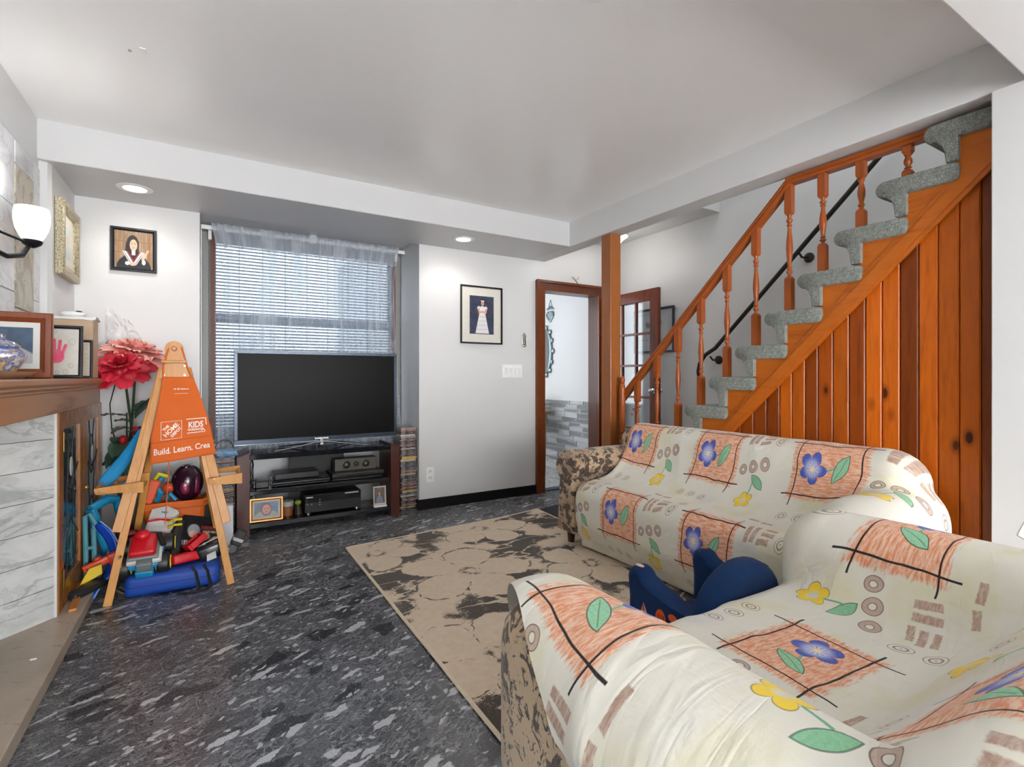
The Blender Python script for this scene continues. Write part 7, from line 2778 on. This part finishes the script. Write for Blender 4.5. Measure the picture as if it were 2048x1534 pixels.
BASE = (-0.44, 3.93, 0.55)
RD1, RD2 = col(176, 12, 36, 0.55), col(208, 34, 58, 0.55)
PK1, PK2 = col(246, 178, 166, 0.6), col(238, 146, 134, 0.6)
bloom('red_rose', 'giant red artificial rose beside the mantel', BASE, (math.radians(38), math.radians(-6)), (-0.020, -0.13, 0.675), [RD1, RD2, RD1], 0.103, [(0.02, 0.0, 0.0), (0.02, -0.02, 0.3), (0.0, -0.08, 0.55), (-0.015, -0.11, 0.645)], 6, 10)
bloom('pink_rose', 'giant pale pink artificial rose behind the red one', BASE, (math.radians(12), math.radians(12)), (0.035, 0.03, 0.765), [PK1, PK2, PK1], 0.125, [(-0.01, 0.01, 0.0), (0.02, 0.03, 0.35), (0.04, 0.03, 0.72)], 6, 70)


def leaf_mesh(par, p, a, tilt, L, W, droop, name='leaf'):
    R_ = []
    for i in range(8):
        t = i / 7
        row = []
        for j in range(5):
            s = -1 + 2 * j / 4
            w = W * math.sin(PI * min(1, t * 0.96 + 0.03)) ** 0.8 * (1 - 0.25 * t) * s
            row.append((L * t * math.cos(tilt), w, L * t * math.sin(tilt) - droop * t * t + 0.15 * W * abs(s) + 0.004 * math.sin(t * 20)))
        R_.append(row)
    return MB(T(*p) @ RZ(a)).grid(R_).build(name, GRN, par, angle=80)


lf = thing('rose_foliage', 'large dark green artificial rose leaves around the vase mouth', 'leaves', BASE, kind='thing')
rl = random.Random(3)
specs = [(0.03, -0.03, 0.26, 0.4, 0.5, 0.15, 0.055, 0.05), (0.02, -0.04, 0.34, -0.2, 0.9, 0.17, 0.06, 0.03), (-0.01, -0.04, 0.28, 3.6, 0.35, 0.13, 0.055, 0.06), (0.0, -0.05, 0.2, 4.4, 0.1, 0.16, 0.06, 0.1), (0.02, -0.03, 0.16, -1.2, 0.2, 0.17, 0.065, 0.11), (-0.02, -0.03, 0.14, 3.9, 0.2, 0.17, 0.07, 0.12), (0.0, -0.06, 0.10, 4.9, 0.0, 0.19, 0.075, 0.10), (0.03, 0.0, 0.22, 0.1, 0.3, 0.15, 0.06, 0.07), (-0.01, -0.02, 0.32, 2.9, 0.5, 0.12, 0.05, 0.04), (0.02, -0.02, 0.38, 0.9, 0.7, 0.12, 0.045, 0.03), (0.0, -0.05, 0.26, 5.2, 0.3, 0.14, 0.05, 0.07), (-0.03, -0.05, 0.22, 4.1, 0.4, 0.12, 0.05, 0.06)]
for (x, y, z, a, ti, L, W, dr_) in specs:
    k_ = 0.75 if 2.4 < a < 4.2 else 1.3
    leaf_mesh(lf, (x + 0.02, y, z), a, ti, L * k_, W * 1.3, dr_)
for (x, y, z, a, ti, L, W, dr_) in ((0.04, -0.05, 0.36, -0.25, 0.85, 0.21, 0.075, 0.02), (0.03, -0.06, 0.27, -0.05, 0.35, 0.20, 0.075, 0.05), (0.0, -0.06, 0.36, 3.5, 0.3, 0.13, 0.06, 0.03), (0.02, -0.08, 0.18, -0.5, 0.15, 0.19, 0.075, 0.08)):
    leaf_mesh(lf, (x, y, z), a, ti, L, W, dr_)
for (x, y) in ((0.0, -0.02), (0.02, -0.01)):
    MB().tube([(x, y, 0.0), (x, y - 0.02, 0.2), (x * 1.5, y - 0.02, 0.38)], 0.005, 6).build('stem', STEMG, lf)
for (x, y, z) in ((0.05, -0.10, 0.27), (-0.01, -0.11, 0.22)):
    MB().ball((x, y, z), 0.022, 0.02, 0.028).build('bud', RD1, lf)
# thin black cord hanging by the cabinet end
cdo = thing('hanging_cord', 'thin black cord hanging beside the rose leaves', 'cord', (-0.53, 4.02, 0.62))
MB().tube([(0.02, 0.0, 0.50), (-0.01, 0.0, 0.36), (0.0, 0.0, 0.2), (0.03, -0.02, 0.10), (0.0, 0.0, 0.04), (-0.03, 0.0, 0.0)], 0.0035, 6).build('cord', BLK, cdo)
MB().cyl((-0.045, 0.0, -0.02), (-0.025, 0.0, 0.005), 0.008, 8).build('plug', BLK, cdo)


# tablet with a white rim propped on the far arm of the love seat
tbt = thing('white_tablet', 'white rimmed black tablet propped on the love seat arm by the wall', 'tablet', (2.0, 0.505, 0.692))
Mx_ = RZ(math.radians(-62)) @ RY(math.radians(28)) @ RX(math.radians(-22))
MB(Mx_).box(0.0, 0.17, -0.006, 0.006, 0.0, 0.24, 0.004).build('body', WHITEP, tbt)
MB(Mx_).box(0.012, 0.158, -0.0068, -0.0055, 0.012, 0.228).build('screen', BLKG, tbt, smooth=False)
